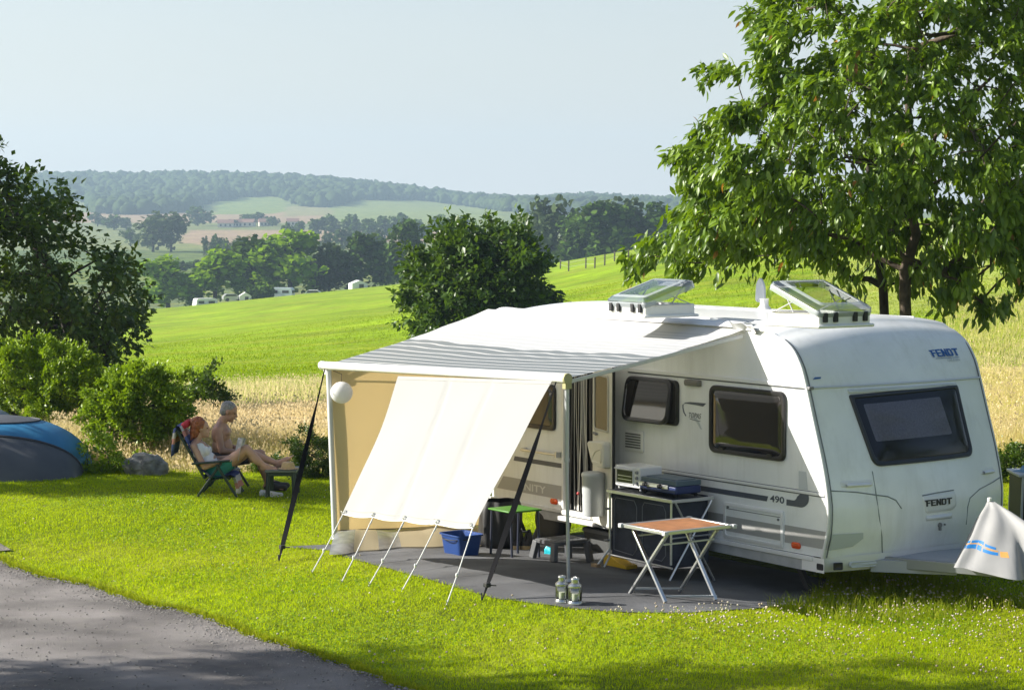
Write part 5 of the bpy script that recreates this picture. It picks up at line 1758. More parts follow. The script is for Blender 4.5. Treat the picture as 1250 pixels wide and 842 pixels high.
# ---- dome tent cut by the left edge of the picture
tq = gp(-22, 582)
TO = np.array([tq[0], tq[1], tq[2]]) + fdir * .85
tn = thing('dome_tent', 'blue and grey dome tent pitched on the lawn at the left edge', 'tent', tuple(TO), RZ)
TB = mat('tent_blue', (.045, .24, .44), rough=.45, var=.12, vscale=3, translucent=.2)
TG = mat('tent_grey', (.095, .10, .11), rough=.6, var=.12, vscale=3, translucent=.15)
TD = mat('tent_dark', (.03, .032, .045), rough=.6)
hw, dp, hh = 1.32, 1.05, .76
dome = lambda az, el, k=1.0: np.array([hw * k * math.cos(az) * math.cos(el), dp * k * math.sin(az) * math.cos(el), hh * k * math.sin(el) ** .92])
mb = MB(); mb.sheet(lambda s, t: dome(2 * math.pi * s, .02 + t * (math.pi / 2 * .70)), 60, 14); mb.build('fly_sheet', TB, tn, smooth=60)
mb = MB(); mb.sheet(lambda s, t: dome(2 * math.pi * s, math.pi / 2 * .70 + t * (math.pi / 2 * .30 - .03), 1.003), 60, 10); mb.build('cap_sheet', TG, tn, smooth=60)


def vest(s, t):
    a = math.pi * s
    top = np.array([1.26 * math.cos(a) + .05, -.55 - .33 * math.sin(a), .56 * math.sin(a) ** .85])
    bot = np.array([1.27 * math.cos(a) + .05, -.62 - .85 * math.sin(a) ** .7, 0.0])
    p = top + (bot - top) * t
    p[1] -= .10 * math.sin(math.pi * t) * math.sin(a)
    p[2] += .012 * math.sin(14 * a + 3 * t) * math.sin(math.pi * t)
    return p


mb = MB(); mb.sheet(vest, 44, 14); mb.build('porch_sheet', TG, tn, smooth=60)
mb = MB(); mb.tube([vest(s, 0) + np.array([0, -.003, .006]) for s in np.linspace(.01, .99, 30)], .016, 6); mb.tube([dome(2 * math.pi * s, math.pi / 2 * .70, 1.008) for s in np.linspace(0, 1, 50)], .012, 6); mb.build('pole_sleeve', TD, tn, smooth=60)
t2 = gp(-30, 560)
t2 = world(*(lambda q: (q[0], q[1]))(uy(t2[0], t2[1])), t2[2])
tn2 = thing('dome_tent', 'low dark grey tent top showing behind the blue and grey tent', 'tent', tuple(t2), RZ)
mb = MB(); mb.sheet(lambda s, t: np.array([.85 * math.cos(2 * math.pi * s) * math.cos(math.pi / 2 * t), .7 * math.sin(2 * math.pi * s) * math.cos(math.pi / 2 * t), .80 * math.sin(math.pi / 2 * t)]), 40, 14); mb.build('fly_sheet', mat('tent_slate', (.20, .22, .23), rough=.4), tn2, smooth=60)

# ---- boulder
bq = gp(178, 578)
bm = bmesh.new(); bmesh.ops.create_icosphere(bm, subdivisions=4, radius=1)
for v in bm.verts:
    p = v.co.normalized(); n_ = mnoise.fractal(p * 1.3 + Vector((3, 1, 2)), 1.0, 2.0, 4)
    k = 1 + .22 * n_
    q = Vector((round(p.x * 2.2) / 2.2 * .35 + p.x * .65, p.y, round(p.z * 2) / 2 * .35 + p.z * .65))
    v.co = Vector((q.x * .29 * k, q.y * .24 * k, q.z * .24 * k + .06))
me = D.meshes.new('boulder'); bm.to_mesh(me); bm.free()
me.materials.append(mat('stone', (.23, .22, .19), rough=.9, var=.45, vscale=9, bump=.8, bscale=35))
me.polygons.foreach_set('use_smooth', [True] * len(me.polygons)); me.set_sharp_from_angle(angle=R(40))
bo_ = D.objects.new('boulder', me); COL.objects.link(bo_); bo_.location = tuple(bq); bo_.rotation_euler = (0, 0, RZ)
tag(bo_, 'grey boulder on the lawn at the foot of the round-topped bush', 'rock')
# ================================================================= trees and shrubs
def leaf_mat(name, col, col2, tr=.35, tcol=None, rough=.42, spec=.4):
    return mat(name, col, rough=rough, spec=spec, attr='rnd', col2=col2, translucent=tr, tcol=tcol)


L_CHERRY = leaf_mat('leaf_cherry', (.028, .072, .005), (.16, .25, .010), .21, (.30, .47, .010), .42, .45)
L_DARK = leaf_mat('leaf_dark', (.020, .045, .007), (.075, .13, .009), .24, (.13, .23, .01))
L_BRIGHT = leaf_mat('leaf_bright', (.085, .165, .005), (.25, .35, .009), .24, (.34, .50, .010))
L_MID = leaf_mat('leaf_mid', (.024, .055, .006), (.065, .12, .008), .25, (.12, .21, .010))
L_FAR_D = leaf_mat('leaf_far_dark', (.028, .070, .008), (.075, .135, .012), .2, (.08, .12, .02), .8, .08)
L_FAR_B = leaf_mat('leaf_far_bright', (.10, .21, .005), (.21, .32, .009), .34, (.26, .42, .009), .8, .08)
L_FAR_P = leaf_mat('leaf_far_pale', (.05, .08, .03), (.085, .12, .045), .2, (.10, .14, .04), .8, .08)
L_RED = leaf_mat('leaf_reddish', (.22, .10, .02), (.30, .16, .03), .35, (.45, .2, .03))
BARK = mat('bark', (.10, .075, .05), rough=.9, var=.4, vscale=10, bump=.6, bscale=40)
BARKD = mat('bark_dark', (.045, .036, .028), rough=.9, var=.4, vscale=10)


def grow(name, label, cat, base, trunk, pts, tmpl, size, per, spread, lm, bark, base_r, droop=.3, group=None, outward=.6, off=None, extra=None, rest=0.0):
    base = np.array(base, float)
    t = thing(name, label, cat, tuple(base), 0, group)
    nodes, par = skeleton(base, trunk, pts)
    mb = limb_mesh('limbs', nodes, par, base_r, bark)
    mb.v = [tuple(np.array(p) - base) for p in mb.v]
    obj_of('trunk', mesh_from_mb(mb, 'trunk', bark), t)
    cen = pts.mean(0)
    jd = pts - cen; jd /= np.linalg.norm(jd, axis=1, keepdims=True) + 1e-9
    pts = pts + jd * rng.exponential(spread * .55, (len(pts), 1))
    n = len(pts) * per
    ci = np.repeat(np.arange(len(pts)), per)
    # leaves strung along a short twig through each cluster
    tw = pts - cen; tw /= np.linalg.norm(tw, axis=1, keepdims=True) + 1e-9
    tw = tw * .7 + rng.normal(0, .6, tw.shape); tw[:, 2] -= .15
    tw /= np.linalg.norm(tw, axis=1, keepdims=True)
    pos = pts[ci] + tw[ci] * (rng.random((n, 1)) - .45) * spread * 2.4 + rng.normal(0, spread * .42, (n, 3))
    d = (pts[ci] - cen); d /= np.linalg.norm(d, axis=1, keepdims=True) + 1e-9
    d = d * outward + rng.normal(0, .55, (n, 3)); d[:, 2] -= droop
    sz = size * rng.uniform(.5, 1.2, n)
    tone = rng.random(len(pts)) * .6
    rnd = np.clip(tone[ci] + rng.random(n) * .55, 0, 1)
    V, F, a = leaves(tmpl, pos, d, sz, rnd)
    obj_of('crown', np_mesh('crown', V - base, F, lm, a), t)
    if extra:
        k = rng.integers(0, n, extra)
        outer = np.linalg.norm(pos[k] - cen, axis=1) > .75 * np.percentile(np.linalg.norm(pos - cen, axis=1), 90)
        k = k[outer]
        V, F, a = leaves(tmpl, pos[k] + d[k] * .05, d[k] * .6 + np.array([0, 0, -.1]), sz[k] * .95, rng.random(len(k)))
        obj_of('young_leaves', np_mesh('young_leaves', V - base, F, L_RED, a), t)
    return t


def base_at(px, Y):
    U = (px - 625) / FPX * Y
    p = world(U, Y); p[2] = tz(p[0], p[1]); return p


# the broad cherry-like tree behind the caravan
poly = [(945, -60), (930, 20), (900, 75), (866, 95), (862, 130), (838, 165), (832, 212), (852, 238), (824, 262), (800, 290), (778, 300), (784, 326), (826, 322), (850, 335), (880, 305), (905, 312), (925, 285), (960, 296), (985, 310), (1030, 292), (1060, 300), (1105, 296), (1125, 330), (1150, 345), (1178, 362), (1200, 372), (1212, 345), (1250, 335), (1330, 330), (1400, 200), (1400, -120), (1000, -170)]
pts = crown_points(poly, 25.6, 2.3, 760)
bb = base_at(1112, 25.6)
trk = [at_depth(1108, 470, 25.6), at_depth(1106, 400, 25.6), at_depth(1105, 330, 25.6), at_depth(1108, 240, 25.6), at_depth(1110, 150, 25.6), at_depth(1112, 60, 25.6)]
grow('broadleaf_tree', 'large tree with long drooping glossy leaves rising behind the caravan', 'tree', bb, trk, pts, LEAF_LONG, .145, 78, .135, L_CHERRY, BARK, .075, droop=.62, extra=420)
# second slim stem at the back
poly2 = [(1040, 60), (1000, 150), (950, 230), (900, 300), (930, 330), (1000, 335), (1080, 350), (1130, 340), (1110, 250), (1110, 120)]
pts = crown_points(poly2, 26.6, 1.0, 85)
bb = base_at(1082, 26.6)
grow('slim_tree', 'slim stemmed young tree standing just left of the large tree’s trunk', 'tree', bb, [at_depth(1080, 430, 26.6), at_depth(1078, 350, 26.6), at_depth(1070, 280, 26.6), at_depth(1060, 200, 26.6)], pts, LEAF_LONG, .16, 30, .17, L_CHERRY, BARKD, .06, droop=.7)

# big dark tree at the left edge
poly = [(-120, 60), (-20, 150), (18, 170), (40, 205), (60, 222), (88, 248), (104, 275), (130, 286), (168, 284), (176, 320), (158, 346), (192, 378), (184, 398), (140, 398), (156, 430), (122, 456), (60, 440), (0, 440), (-140, 460), (-240, 300)]
poly = [(a - 14, b + 24) for a, b in poly]
pts = crown_points(poly, 42, 3.0, 620)
bb = base_at(96, 42)
grow('broadleaf_tree', 'tall dark leafy tree at the left edge behind the bushes', 'tree', bb, [at_depth(96, 470, 42), at_depth(90, 420, 42), at_depth(70, 350, 42), at_depth(30, 280, 42), at_depth(-10, 210, 42)], pts, LEAF_OVAL, .17, 60, .24, L_DARK, BARKD, .16, droop=.15)

# shrubs by the lawn's edge
poly = [(-30, 436), (5, 428), (30, 432), (52, 418), (85, 426), (112, 443), (126, 478), (122, 520), (98, 545), (60, 552), (20, 540), (-30, 540)]
pts = crown_points(poly, 33.5, .95, 230)
grow('round_bush', 'wide sunlit green bush behind the dome tent', 'bush', base_at(50, 33.5), [at_depth(50, 540, 33.5), at_depth(52, 500, 33.5)], pts, LEAF_OVAL, .066, 210, .10, L_BRIGHT, BARKD, .07, droop=-.35)
poly = [(124, 472), (150, 452), (176, 460), (190, 452), (214, 478), (226, 508), (214, 536), (188, 546), (164, 550), (134, 541), (108, 526), (104, 500)]
pts = crown_points(poly, 31.2, .65, 190)
grow('round_bush', 'round-topped bush on a short trunk above the boulder', 'bush', base_at(160, 31.2), [at_depth(160, 555, 31.2), at_depth(163, 530, 31.2), at_depth(165, 505, 31.2)], pts, LEAF_OVAL, .066, 210, .095, L_BRIGHT, BARKD, .06, droop=-.3)
poly = [(222, 482), (238, 462), (262, 466), (278, 488), (270, 505), (240, 510)]
pts = crown_points(poly, 37, .5, 70)
grow('dark_shrub', 'small dark green shrub in the tall grass behind the people', 'shrub', base_at(248, 37), [at_depth(248, 500, 37)], pts, LEAF_OVAL, .075, 90, .11, L_DARK, BARKD, .03, droop=-.2)
poly = [(360, 545), (374, 532), (400, 534), (415, 548), (414, 578), (392, 586), (368, 584), (359, 565)]
pts = crown_points(poly, 29.2, .32, 90)
grow('clipped_shrub', 'clipped round dark shrub beside the left awning leg', 'shrub', base_at(387, 29.2), [at_depth(387, 570, 29.2)], pts, LEAF_OVAL, .035, 170, .07, L_DARK, BARKD, .02, droop=-.2)
poly = [(86, 572), (92, 548), (112, 536), (140, 545), (156, 560), (152, 582), (110, 588)]
pts = crown_points(poly, 29.6, .35, 70)
grow('leafy_plant', 'low yellow-green leafy plant between the dome tent and the boulder', 'plant', base_at(122, 29.6), [at_depth(122, 575, 29.6)], pts, LEAF_OVAL, .07, 40, .09, L_BRIGHT, BARKD, .012, droop=-.4)
poly = [(302, 572), (312, 562), (340, 560), (356, 566), (358, 578), (310, 580)]
pts = crown_points(poly, 29.8, .2, 40)
grow('leafy_plant', 'low grey-green plant at the foot of the dry grass behind the low table', 'plant', base_at(330, 29.8), [at_depth(330, 574, 29.8)], pts, LEAF_OVAL, .045, 40, .06, L_MID, BARKD, .01, droop=-.4)
poly = [(1204, 566), (1208, 554), (1230, 550), (1290, 548), (1300, 575), (1210, 578)]
pts = crown_points(poly, 28.5, .35, 90)
grow('low_hedge', 'low dark hedge in shade beyond the black camping table', 'hedge', base_at(1250, 28.5), [at_depth(1250, 570, 28.5)], pts, LEAF_OVAL, .05, 90, .08, L_DARK, BARKD, .02, droop=-.2)

# tree in the meadow behind the awning
poly = [(496, 348), (500, 326), (514, 312), (532, 322), (540, 290), (560, 272), (578, 290), (602, 286), (628, 274), (640, 298), (652, 314), (656, 340), (668, 358), (656, 376), (674, 396), (672, 420), (600, 430), (540, 428), (518, 412), (508, 394), (498, 372)]
pts = crown_points(poly, 72, 3.0, 380)
bb = base_at(585, 72)
grow('broadleaf_tree', 'dense round tree in the meadow directly behind the awning roof', 'tree', bb, [at_depth(585, 420, 72), at_depth(582, 370, 72), at_depth(585, 320, 72)], pts, LEAF_OVAL, .26, 64, .30, L_MID, BARKD, .2, droop=.1)

# trees out of the frame to the left, whose shade lies across the lawn and the lane
for (U, Y, h, wdt, dep_, lab, z0) in ((-11.2, 28.75, 8.0, 2.6, 1.05, 'tree beyond the left edge shading the strip of lawn by the tent', 1.1), (-14.5, 28.6, 10.0, 2.6, 1.1, 'taller tree beyond the left edge behind the first', 3.0),
                              (-8.6, 14.9, 8.2, 2.2, 1.5, 'tree beside the lane shading the near tarmac', 2.0), (-12.0, 15.5, 9.5, 2.4, 1.5, 'tree beside the lane shading the near lawn', 3.4), (-15.0, 15.9, 11.5, 2.4, 1.5, 'tall tree beside the lane shading the near right lawn', 5.2)):
    b0 = world(U, Y); b0[2] = tz(b0[0], b0[1])
    q = rng.normal(0, 1, (85, 3)); q /= np.linalg.norm(q, axis=1, keepdims=True); q *= rng.uniform(.25, 1.12, (85, 1))
    pts = b0 + rdir * (q[:, :1] * wdt) + fdir * (q[:, 1:2] * dep_) + np.array([0, 0, 1]) * (z0 + (h - z0) * (q[:, 2:3] * .5 + .5))
    grow('broadleaf_tree', lab, 'tree', b0, [b0 + np.array([0, 0, z0 * .6]), b0 + np.array([0, 0, (h + z0) / 2])], pts, LEAF_OVAL, .18, 70, .30, L_MID, BARKD, .12, droop=.1)

# unseen trees added to the right of the pitch to darken what the caravan's front faces
for i, (U, Y, h, wdt) in enumerate(((14.5, 23.5, 9, 2.8), (15.5, 16.5, 9, 2.8), (17.0, 10.5, 9, 2.6))):
    b0 = world(U, Y); b0[2] = tz(b0[0], b0[1])
    q = rng.normal(0, 1, (130, 3)); q /= np.linalg.norm(q, axis=1, keepdims=True); q *= rng.random((130, 1)) ** .4
    pts = b0 + q * np.array([wdt, wdt, (h - 1.0) / 2]) + np.array([0, 0, (h + 1.0) / 2])
    grow('broadleaf_tree', ('unseen tree added beyond the right edge to darken the caravan front', 'unseen tree added beyond the right edge past the drawbar hood', 'nearest of the unseen trees added beyond the right edge')[i], 'tree', b0, [b0 + np.array([0, 0, 1.2]), b0 + np.array([0, 0, h * .6])], pts, LEAF_OVAL, .20, 70, .42, L_DARK, BARKD, .15, droop=.1)

# ---------------------------------------------------------------- trees along the crest, 400 m off
def far_tree_proto(seed, lm, n_l, csize, n_leaf):
    r_ = np.random.default_rng(seed)
    # unit tree: height 1, width about .9
    lobes = [(r_.normal(0, .17), r_.normal(0, .17), r_.uniform(.22, .80), r_.uniform(.15, .25)) for _ in range(n_l)] + [(0, 0, .30, .30), (0, 0, .55, .30), (0.05, 0, .80, .18)]
    P = []
    while len(P) < n_leaf:
        L_ = lobes[r_.integers(0, len(lobes))]
        q = r_.normal(0, 1, 3); q /= np.linalg.norm(q); q *= r_.random() ** .35
        P.append((L_[0] + q[0] * L_[3], L_[1] + q[1] * L_[3], L_[2] + q[2] * L_[3] * .95))
    P = np.array(P); P = P[P[:, 2] > .03]
    n = len(P)
    d = r_.normal(0, 1, (n, 3)); d[:, 2] *= .6
    V, F, a = leaves(LEAF_CLUMP, P - d / np.linalg.norm(d, axis=1, keepdims=True) * csize * .5, d, csize * r_.uniform(.6, 1.2, n), r_.random(n))
    cm = np_mesh('crown', V, F, lm, a)
    mb = MB(); mb.tube([(0, 0, -.05), (.01, 0, .2), (0, 0, .5), (0, .01, .75)], [.035, .028, .018, .006], 7)
    for k in range(7):
        w_ = k * 2.4; mb.tube([(0, 0, .25 + .06 * k), (.12 * math.cos(w_), .12 * math.sin(w_), .38 + .06 * k), (.24 * math.cos(w_), .24 * math.sin(w_), .46 + .05 * k)], [.014, .009, .004], 5)
    tm = mesh_from_mb(mb, 'trunk', BARKD)
    return cm, tm


PROTOS = {}
for key, seed, lm in (('b0', 1, L_FAR_B), ('b1', 2, L_FAR_B), ('d0', 3, L_FAR_D), ('d1', 4, L_FAR_D), ('p0', 5, L_FAR_P), ('d2', 6, L_FAR_D), ('b2', 8, L_FAR_B)):
    PROTOS[key] = far_tree_proto(seed, lm, 11, .085, 1500)
for key, seed, lm in (('v0', 11, L_FAR_D), ('v1', 12, L_FAR_D), ('v2', 13, L_FAR_P), ('v3', 14, L_FAR_D)):
    PROTOS[key] = far_tree_proto(seed, lm, 8, .13, 420)
first = {}


def far_tree(key, px, topy, wpx, Y, label, group, name='broadleaf_tree', basey=None):
    b0 = base_at(px, Y)
    ztop = 3.56 + (264 - topy) / FPX * Y
    h = max(3.0, ztop - b0[2]) * (1.16 if key[0] == 'b' else 1.10); w_ = wpx * (1.25 if key[0] == 'b' else 1.12) / FPX * Y
    if key not in first:
        t = thing(name, label, 'tree', tuple(b0), 0, group)
        cm, tm = PROTOS[key]
        obj_of('crown', cm, t); obj_of('trunk', tm, t); first[key] = t
    else:
        t = copy_tree(first[key])
    t.name = name
    t.location = tuple(b0); t.rotation_euler = (0, 0, rng.random() * 6.28); t.scale = (w_ / .86, w_ / .86, h)
    tag(t, label, 'tree', group)
    return t


CG = 'trees lining the meadow crest'
for key, px, ty, wd_, Y, lab in (
    ('b0', 205, 318, 60, 412, 'round green crest tree left of the white caravans, nearest the big dark tree'),
    ('b1', 262, 311, 62, 414, 'bright green bushy crest tree right above the leftmost far caravan'),
    ('d0', 300, 290, 68, 428, 'tall dark crest tree behind the bright bushy one'),
    ('b2', 354, 288, 74, 424, 'broad crest tree with sunlit upper left above the far awning'),
    ('p0', 402, 300, 52, 430, 'pale loose-leaved crest tree right of the broad sunlit one'),
    ('d1', 440, 288, 62, 430, 'dark rounded crest tree above the small white shelter'),
    ('d2', 497, 270, 50, 440, 'dark crest tree at the left shoulder of the meadow tree'),
    ('d0', 470, 300, 40, 450, 'low dark crest tree beside the small white shelter'),
    ('d1', 232, 336, 40, 420, 'low dark crest bush between the two green crest trees'),
    ('d2', 322, 322, 50, 432, 'dark low crest tree behind the far parked cars'),
    ('d0', 384, 322, 50, 436, 'dark low crest tree behind the green box hedge'),
    ('p0', 663, 246, 66, 470, 'tall greyish crest tree at the right shoulder of the meadow tree'),
    ('d1', 702, 266, 62, 460, 'short dark crest tree in the gap right of the meadow tree'),
    ('d2', 738, 248, 74, 450, 'tall dark crest tree above the fence posts'),
    ('p0', 768, 246, 66, 456, 'greyish tall crest tree right of the one above the fence posts'),
    ('d0', 806, 250, 70, 450, 'dark crest tree close to the leaves of the large tree'),
    ('d1', 836, 256, 44, 446, 'dark crest tree partly behind the left leaves of the large tree'),
    ('d2', 690, 290, 60, 480, 'low dark tree filling the gap under the tall greyish crest tree'),
    ('d0', 640, 300, 60, 476, 'low dark tree behind the meadow tree'),
    ('d2', 775, 275, 70, 470, 'low dark thicket tree under the tall greyish pair'),
    ('b0', 870, 262, 44, 440, 'green crest tree behind the left branches of the large tree')):
    far_tree(key, px, ty, wd_, Y, lab, CG)

VG = 'hazy trees among the valley fields'
far_tree('v2', 187, 261, 44, 900, 'left of two big pale rounded trees standing in the valley meadow', 'pale rounded pair in the valley')
far_tree('v2', 209, 262, 40, 905, 'right of two big pale rounded trees standing in the valley meadow', 'pale rounded pair in the valley')
far_tree('v0', 242, 252, 32, 1420, 'dark conical tree group standing alone on the brown valley field', VG)
valley = [(262, 288, 16, 780, 'v1'), (252, 290, 12, 780, 'v2'), (276, 291, 14, 770, 'v0'), (290, 290, 20, 760, 'v2'), (312, 292, 14, 760, 'v1'), (330, 290, 14, 760, 'v3'), (345, 287, 16, 770, 'v0'), (352, 273, 14, 1000, 'v1'), (365, 270, 20, 1150, 'v0'), (385, 268, 22, 1180, 'v3'), (405, 263, 26, 1180, 'v1'), (430, 262, 28, 1150, 'v0'), (450, 268, 22, 1100, 'v3'), (470, 264, 26, 1150, 'v0'), (490, 262, 28, 1160, 'v1'), (512, 268, 24, 1100, 'v0'),
          (300, 262, 20, 1420, 'v3'), (318, 260, 26, 1440, 'v1'), (333, 264, 16, 1400, 'v0'), (282, 268, 18, 1380, 'v2'), (140, 262, 26, 1300, 'v0'), (120, 260, 20, 1400, 'v1'), (155, 266, 18, 1300, 'v3'), (160, 280, 22, 1000, 'v1'), (418, 280, 24, 900, 'v3'), (440, 284, 24, 860, 'v0'), (462, 282, 24, 860, 'v1'), (398, 284, 18, 860, 'v2'), (240, 318, 30, 620, 'v1'), (220, 322, 24, 610, 'v0'), (258, 320, 24, 620, 'v3'), (184, 326, 22, 610, 'v1'), (540, 262, 30, 1200, 'v0'), (565, 266, 30, 1200, 'v1')]
for px, ty, wd_, Y, key in valley:
    far_tree(key, px, ty, wd_, Y, 'small hazy tree among the distant valley fields', VG)

# wooded ridge: one far-off mass of crowns
WOOD = mat('wood_crowns', (.018, .036, .014), rough=.9, spec=.05, var=.45, vscale=.012, attr='rnd', col2=(.045, .068, .022))
bm = bmesh.new(); bmesh.ops.create_icosphere(bm, subdivisions=2, radius=1)
UV = np.array([v.co[:] for v in bm.verts]); UF = np.array([[v.index for v in f.verts] for f in bm.faces]); bm.free()
LOWX = [40, 90, 106, 118, 160, 205, 232, 270, 300, 330, 346, 362, 385, 402, 428, 470, 520, 545, 580, 640, 700, 760, 860, 1000]
LOWY = [244, 246, 248, 262, 263, 261, 259, 246, 242, 240, 243, 252, 255, 254, 247, 245, 246, 250, 254, 262, 266, 268, 270, 272]
Vs, Fs, As = [], [], []; cnt = 0; tries = 0
while cnt < 6500 and tries < 110000:
    tries += 1
    Y = rng.uniform(1750, 2720); px = rng.uniform(-60, 930)
    b0 = base_at(px, Y)
    py = 264 - (b0[2] - 3.56) / Y * FPX
    if py > np.interp(px, LOWX, LOWY) - 1: continue
    if 250 < px < 345 and False: continue
    s_ = rng.uniform(3.2, 7.5)
    k = 1 + .34 * rng.normal(0, 1, (len(UV), 1)).clip(-1, 1)
    V = UV * k * np.array([s_, s_, s_ * rng.uniform(.8, 1.15)]) + b0 + np.array([0, 0, s_ * .8])
    Vs.append(V); Fs.append(UF + cnt * len(UV)); As.append(np.full(len(UV), rng.random()) * .6 + .4 * rng.random(len(UV))); cnt += 1
wo_ = obj_of('wood', np_mesh('wood', np.concatenate(Vs), np.concatenate(Fs), WOOD, np.concatenate(As), smooth=False))
tag(wo_, 'bluish wooded ridge along the horizon', 'wood', None, 'stuff')

# ---------------------------------------------------------------- far caravans, cars and houses
CW = mat('far_white', (.75, .75, .73), rough=.4); CDK = mat('far_window', (.05, .05, .06), rough=.15)


def far_box(name, label, cat, px, Y, L, Wd, H, rz, group, mcol=CW, kind='caravan', lift=0.0):
    b0 = base_at(px, Y)
    t = thing(name, label, cat, (b0[0], b0[1], b0[2] + lift), rz, group)
    mb = MB()
    if kind == 'caravan':
        o = rpoly([(-L / 2, .4), (L / 2, .4), (L / 2 - .15, H), (-L / 2 + .25, H)], [.1, .5, .5, .4], 5)
        mb.prism(o, lambda a, b, d: (a, d, b), -Wd / 2, Wd / 2); mb.build('body', mcol, t)
        for a0, a1 in ((-L * .38, -L * .12), (L * .08, L * .36)):
            mb = MB(); mb.box(((a0 + a1) / 2, 0, H * .68), (a1 - a0, Wd + .06, H * .22)); mb.build('window', CDK, t)
        mb = MB(); mb.box((L / 2 - .05, 0, H * .66), (.1, Wd * .7, H * .22)); mb.build('window', CDK, t)
        for x_ in (-.3, .4):
            mb = MB(); mb.lathe([(0, -Wd / 2 - .02), (.33, -Wd / 2 - .02), (.33, Wd / 2 + .02), (0, Wd / 2 + .02)], (x_, 0, .33), 14, axis=yax); mb.build('wheel', RUBBER, t)
    elif kind == 'car':
        o = rpoly([(-L / 2, .3), (L / 2, .3), (L / 2, .85), (L * .28, .95), (L * .1, H), (-L * .35, H), (-L / 2, .9)], .15, 4)
        mb.prism(o, lambda a, b, d: (a, d, b), -Wd / 2, Wd / 2); mb.build('body', mcol, t)
        mb = MB(); mb.prism([(-L * .42, .95), (L * .22, .97), (L * .09, H - .08), (-L * .34, H - .08)], lambda a, b, d: (a, d, b), -Wd / 2 - .02, Wd / 2 + .02); mb.build('window', CDK, t)
        for x_ in (-L * .3, L * .3):
            mb = MB(); mb.lathe([(0, -Wd / 2 - .02), (.32, -Wd / 2 - .02), (.32, Wd / 2 + .02), (0, Wd / 2 + .02)], (x_, 0, .32), 14, axis=yax); mb.build('wheel', RUBBER, t)
    elif kind == 'tent':
        mb.prism([(-L / 2, 0), (L / 2, 0), (L / 2, H * .7), (0, H), (-L / 2, H * .7)], lambda a, b, d: (a, d, b), -Wd / 2, Wd / 2); mb.build('canvas', mcol, t)
        mb = MB(); mb.box((L * .1, -Wd / 2 - .02, H * .35), (L * .3, .05, H * .6)); mb.build('door_flap', CDK, t)
    elif kind == 'house':
        mb.prism([(-L / 2, 0), (L / 2, 0), (L / 2, H * .55), (-L / 2, H * .55)], lambda a, b, d: (a, d, b), -Wd / 2, Wd / 2); mb.build('wall', mcol, t)
        mb = MB(); mb.prism([(-Wd / 2 - .4, H * .55), (Wd / 2 + .4, H * .55), (0, H)], lambda a, b, d: (d, a, b), -L / 2 - .3, L / 2 + .3); mb.build('roof', mat('roof_brown', (.20, .11, .08), rough=.8), t)
        for a in (-.3, 0, .3):
            mb = MB(); mb.box((a * L, -Wd / 2 - .02, H * .28), (1.2, .1, 1.4)); mb.build('window', CDK, t)
    return t


FG_ = 'holiday vehicles parked along the meadow crest'
def lift_for(px, Y, H, topy):
    b0 = base_at(px, Y); return 3.56 + (264 - topy) / FPX * Y - H - b0[2]


for a in (('caravan', 'white caravan at the left end of the far row, dark window to its left', 'caravan', 250, 401, 4.4, 2.0, 2.2, RZ + .5, FG_, CW, 'caravan', 363.5),
          ('parked_car', 'pale parked car between the far caravan and the far awning', 'car', 284, 402, 3.8, 1.7, 1.4, RZ + .3, FG_, mat('far_silver', (.45, .46, .48), rough=.3, metal=.3), 'car', 358),
          ('ridge_tent', 'small pointed white tent left of the green box hedge on the crest', 'tent', 299, 402, 2.2, 2.4, 2.3, RZ + .2, FG_, CW, 'tent', 356),
          ('caravan', 'pale blue-grey caravan right of the green box hedge on the crest', 'caravan', 344, 404, 4.6, 2.0, 2.3, RZ - .2, FG_, mat('far_bluewhite', (.55, .62, .66), rough=.4), 'caravan', 350.5),
          ('parked_car', 'low white car roof just showing right of the pale caravan', 'car', 385, 405, 4.0, 1.7, 1.45, RZ, FG_, CW, 'car', 353.5),
          ('ridge_tent', 'white sloping shelter standing alone at the right of the far row', 'tent', 437, 402, 3.0, 2.6, 2.0, RZ + .35, FG_, CW, 'tent', 341.5)):
    far_box(*a[:-1], lift=lift_for(a[3], a[4], a[7], a[-1]))
b0 = base_at(318, 401.5)
poly = [(306, 352), (332, 351), (332, 366), (306, 367)]
pts = crown_points(poly, 402, .9, 90)
grow('box_hedge', 'square clipped green hedge between the far tent and the pale caravan', 'hedge', b0, [b0 + np.array([0, 0, .6])], pts, LEAF_CLUMP, .5, 10, .35, L_FAR_D, BARKD, .06)
HG = 'houses of the far village'
for i, (px, H_, L_, rz, lab) in enumerate(((276, 5, 10, .1, 'far house at the left end of the hazy village'), (288, 5, 7, .4, 'small far house with a bright wall in the hazy village'), (301, 5, 11, -.1, 'long far house in the middle of the hazy village'), (324, 5, 8, .2, 'far house at the right end of the hazy village'), (358, 5, 8, .1, 'lone far house right of the hazy village'))):
    far_box('village_house', lab, 'house', px, 1370 + 12 * i, L_, 8, H_, RZ + rz, HG, mat('far_wall', (.6, .56, .5), rough=.7), 'house')

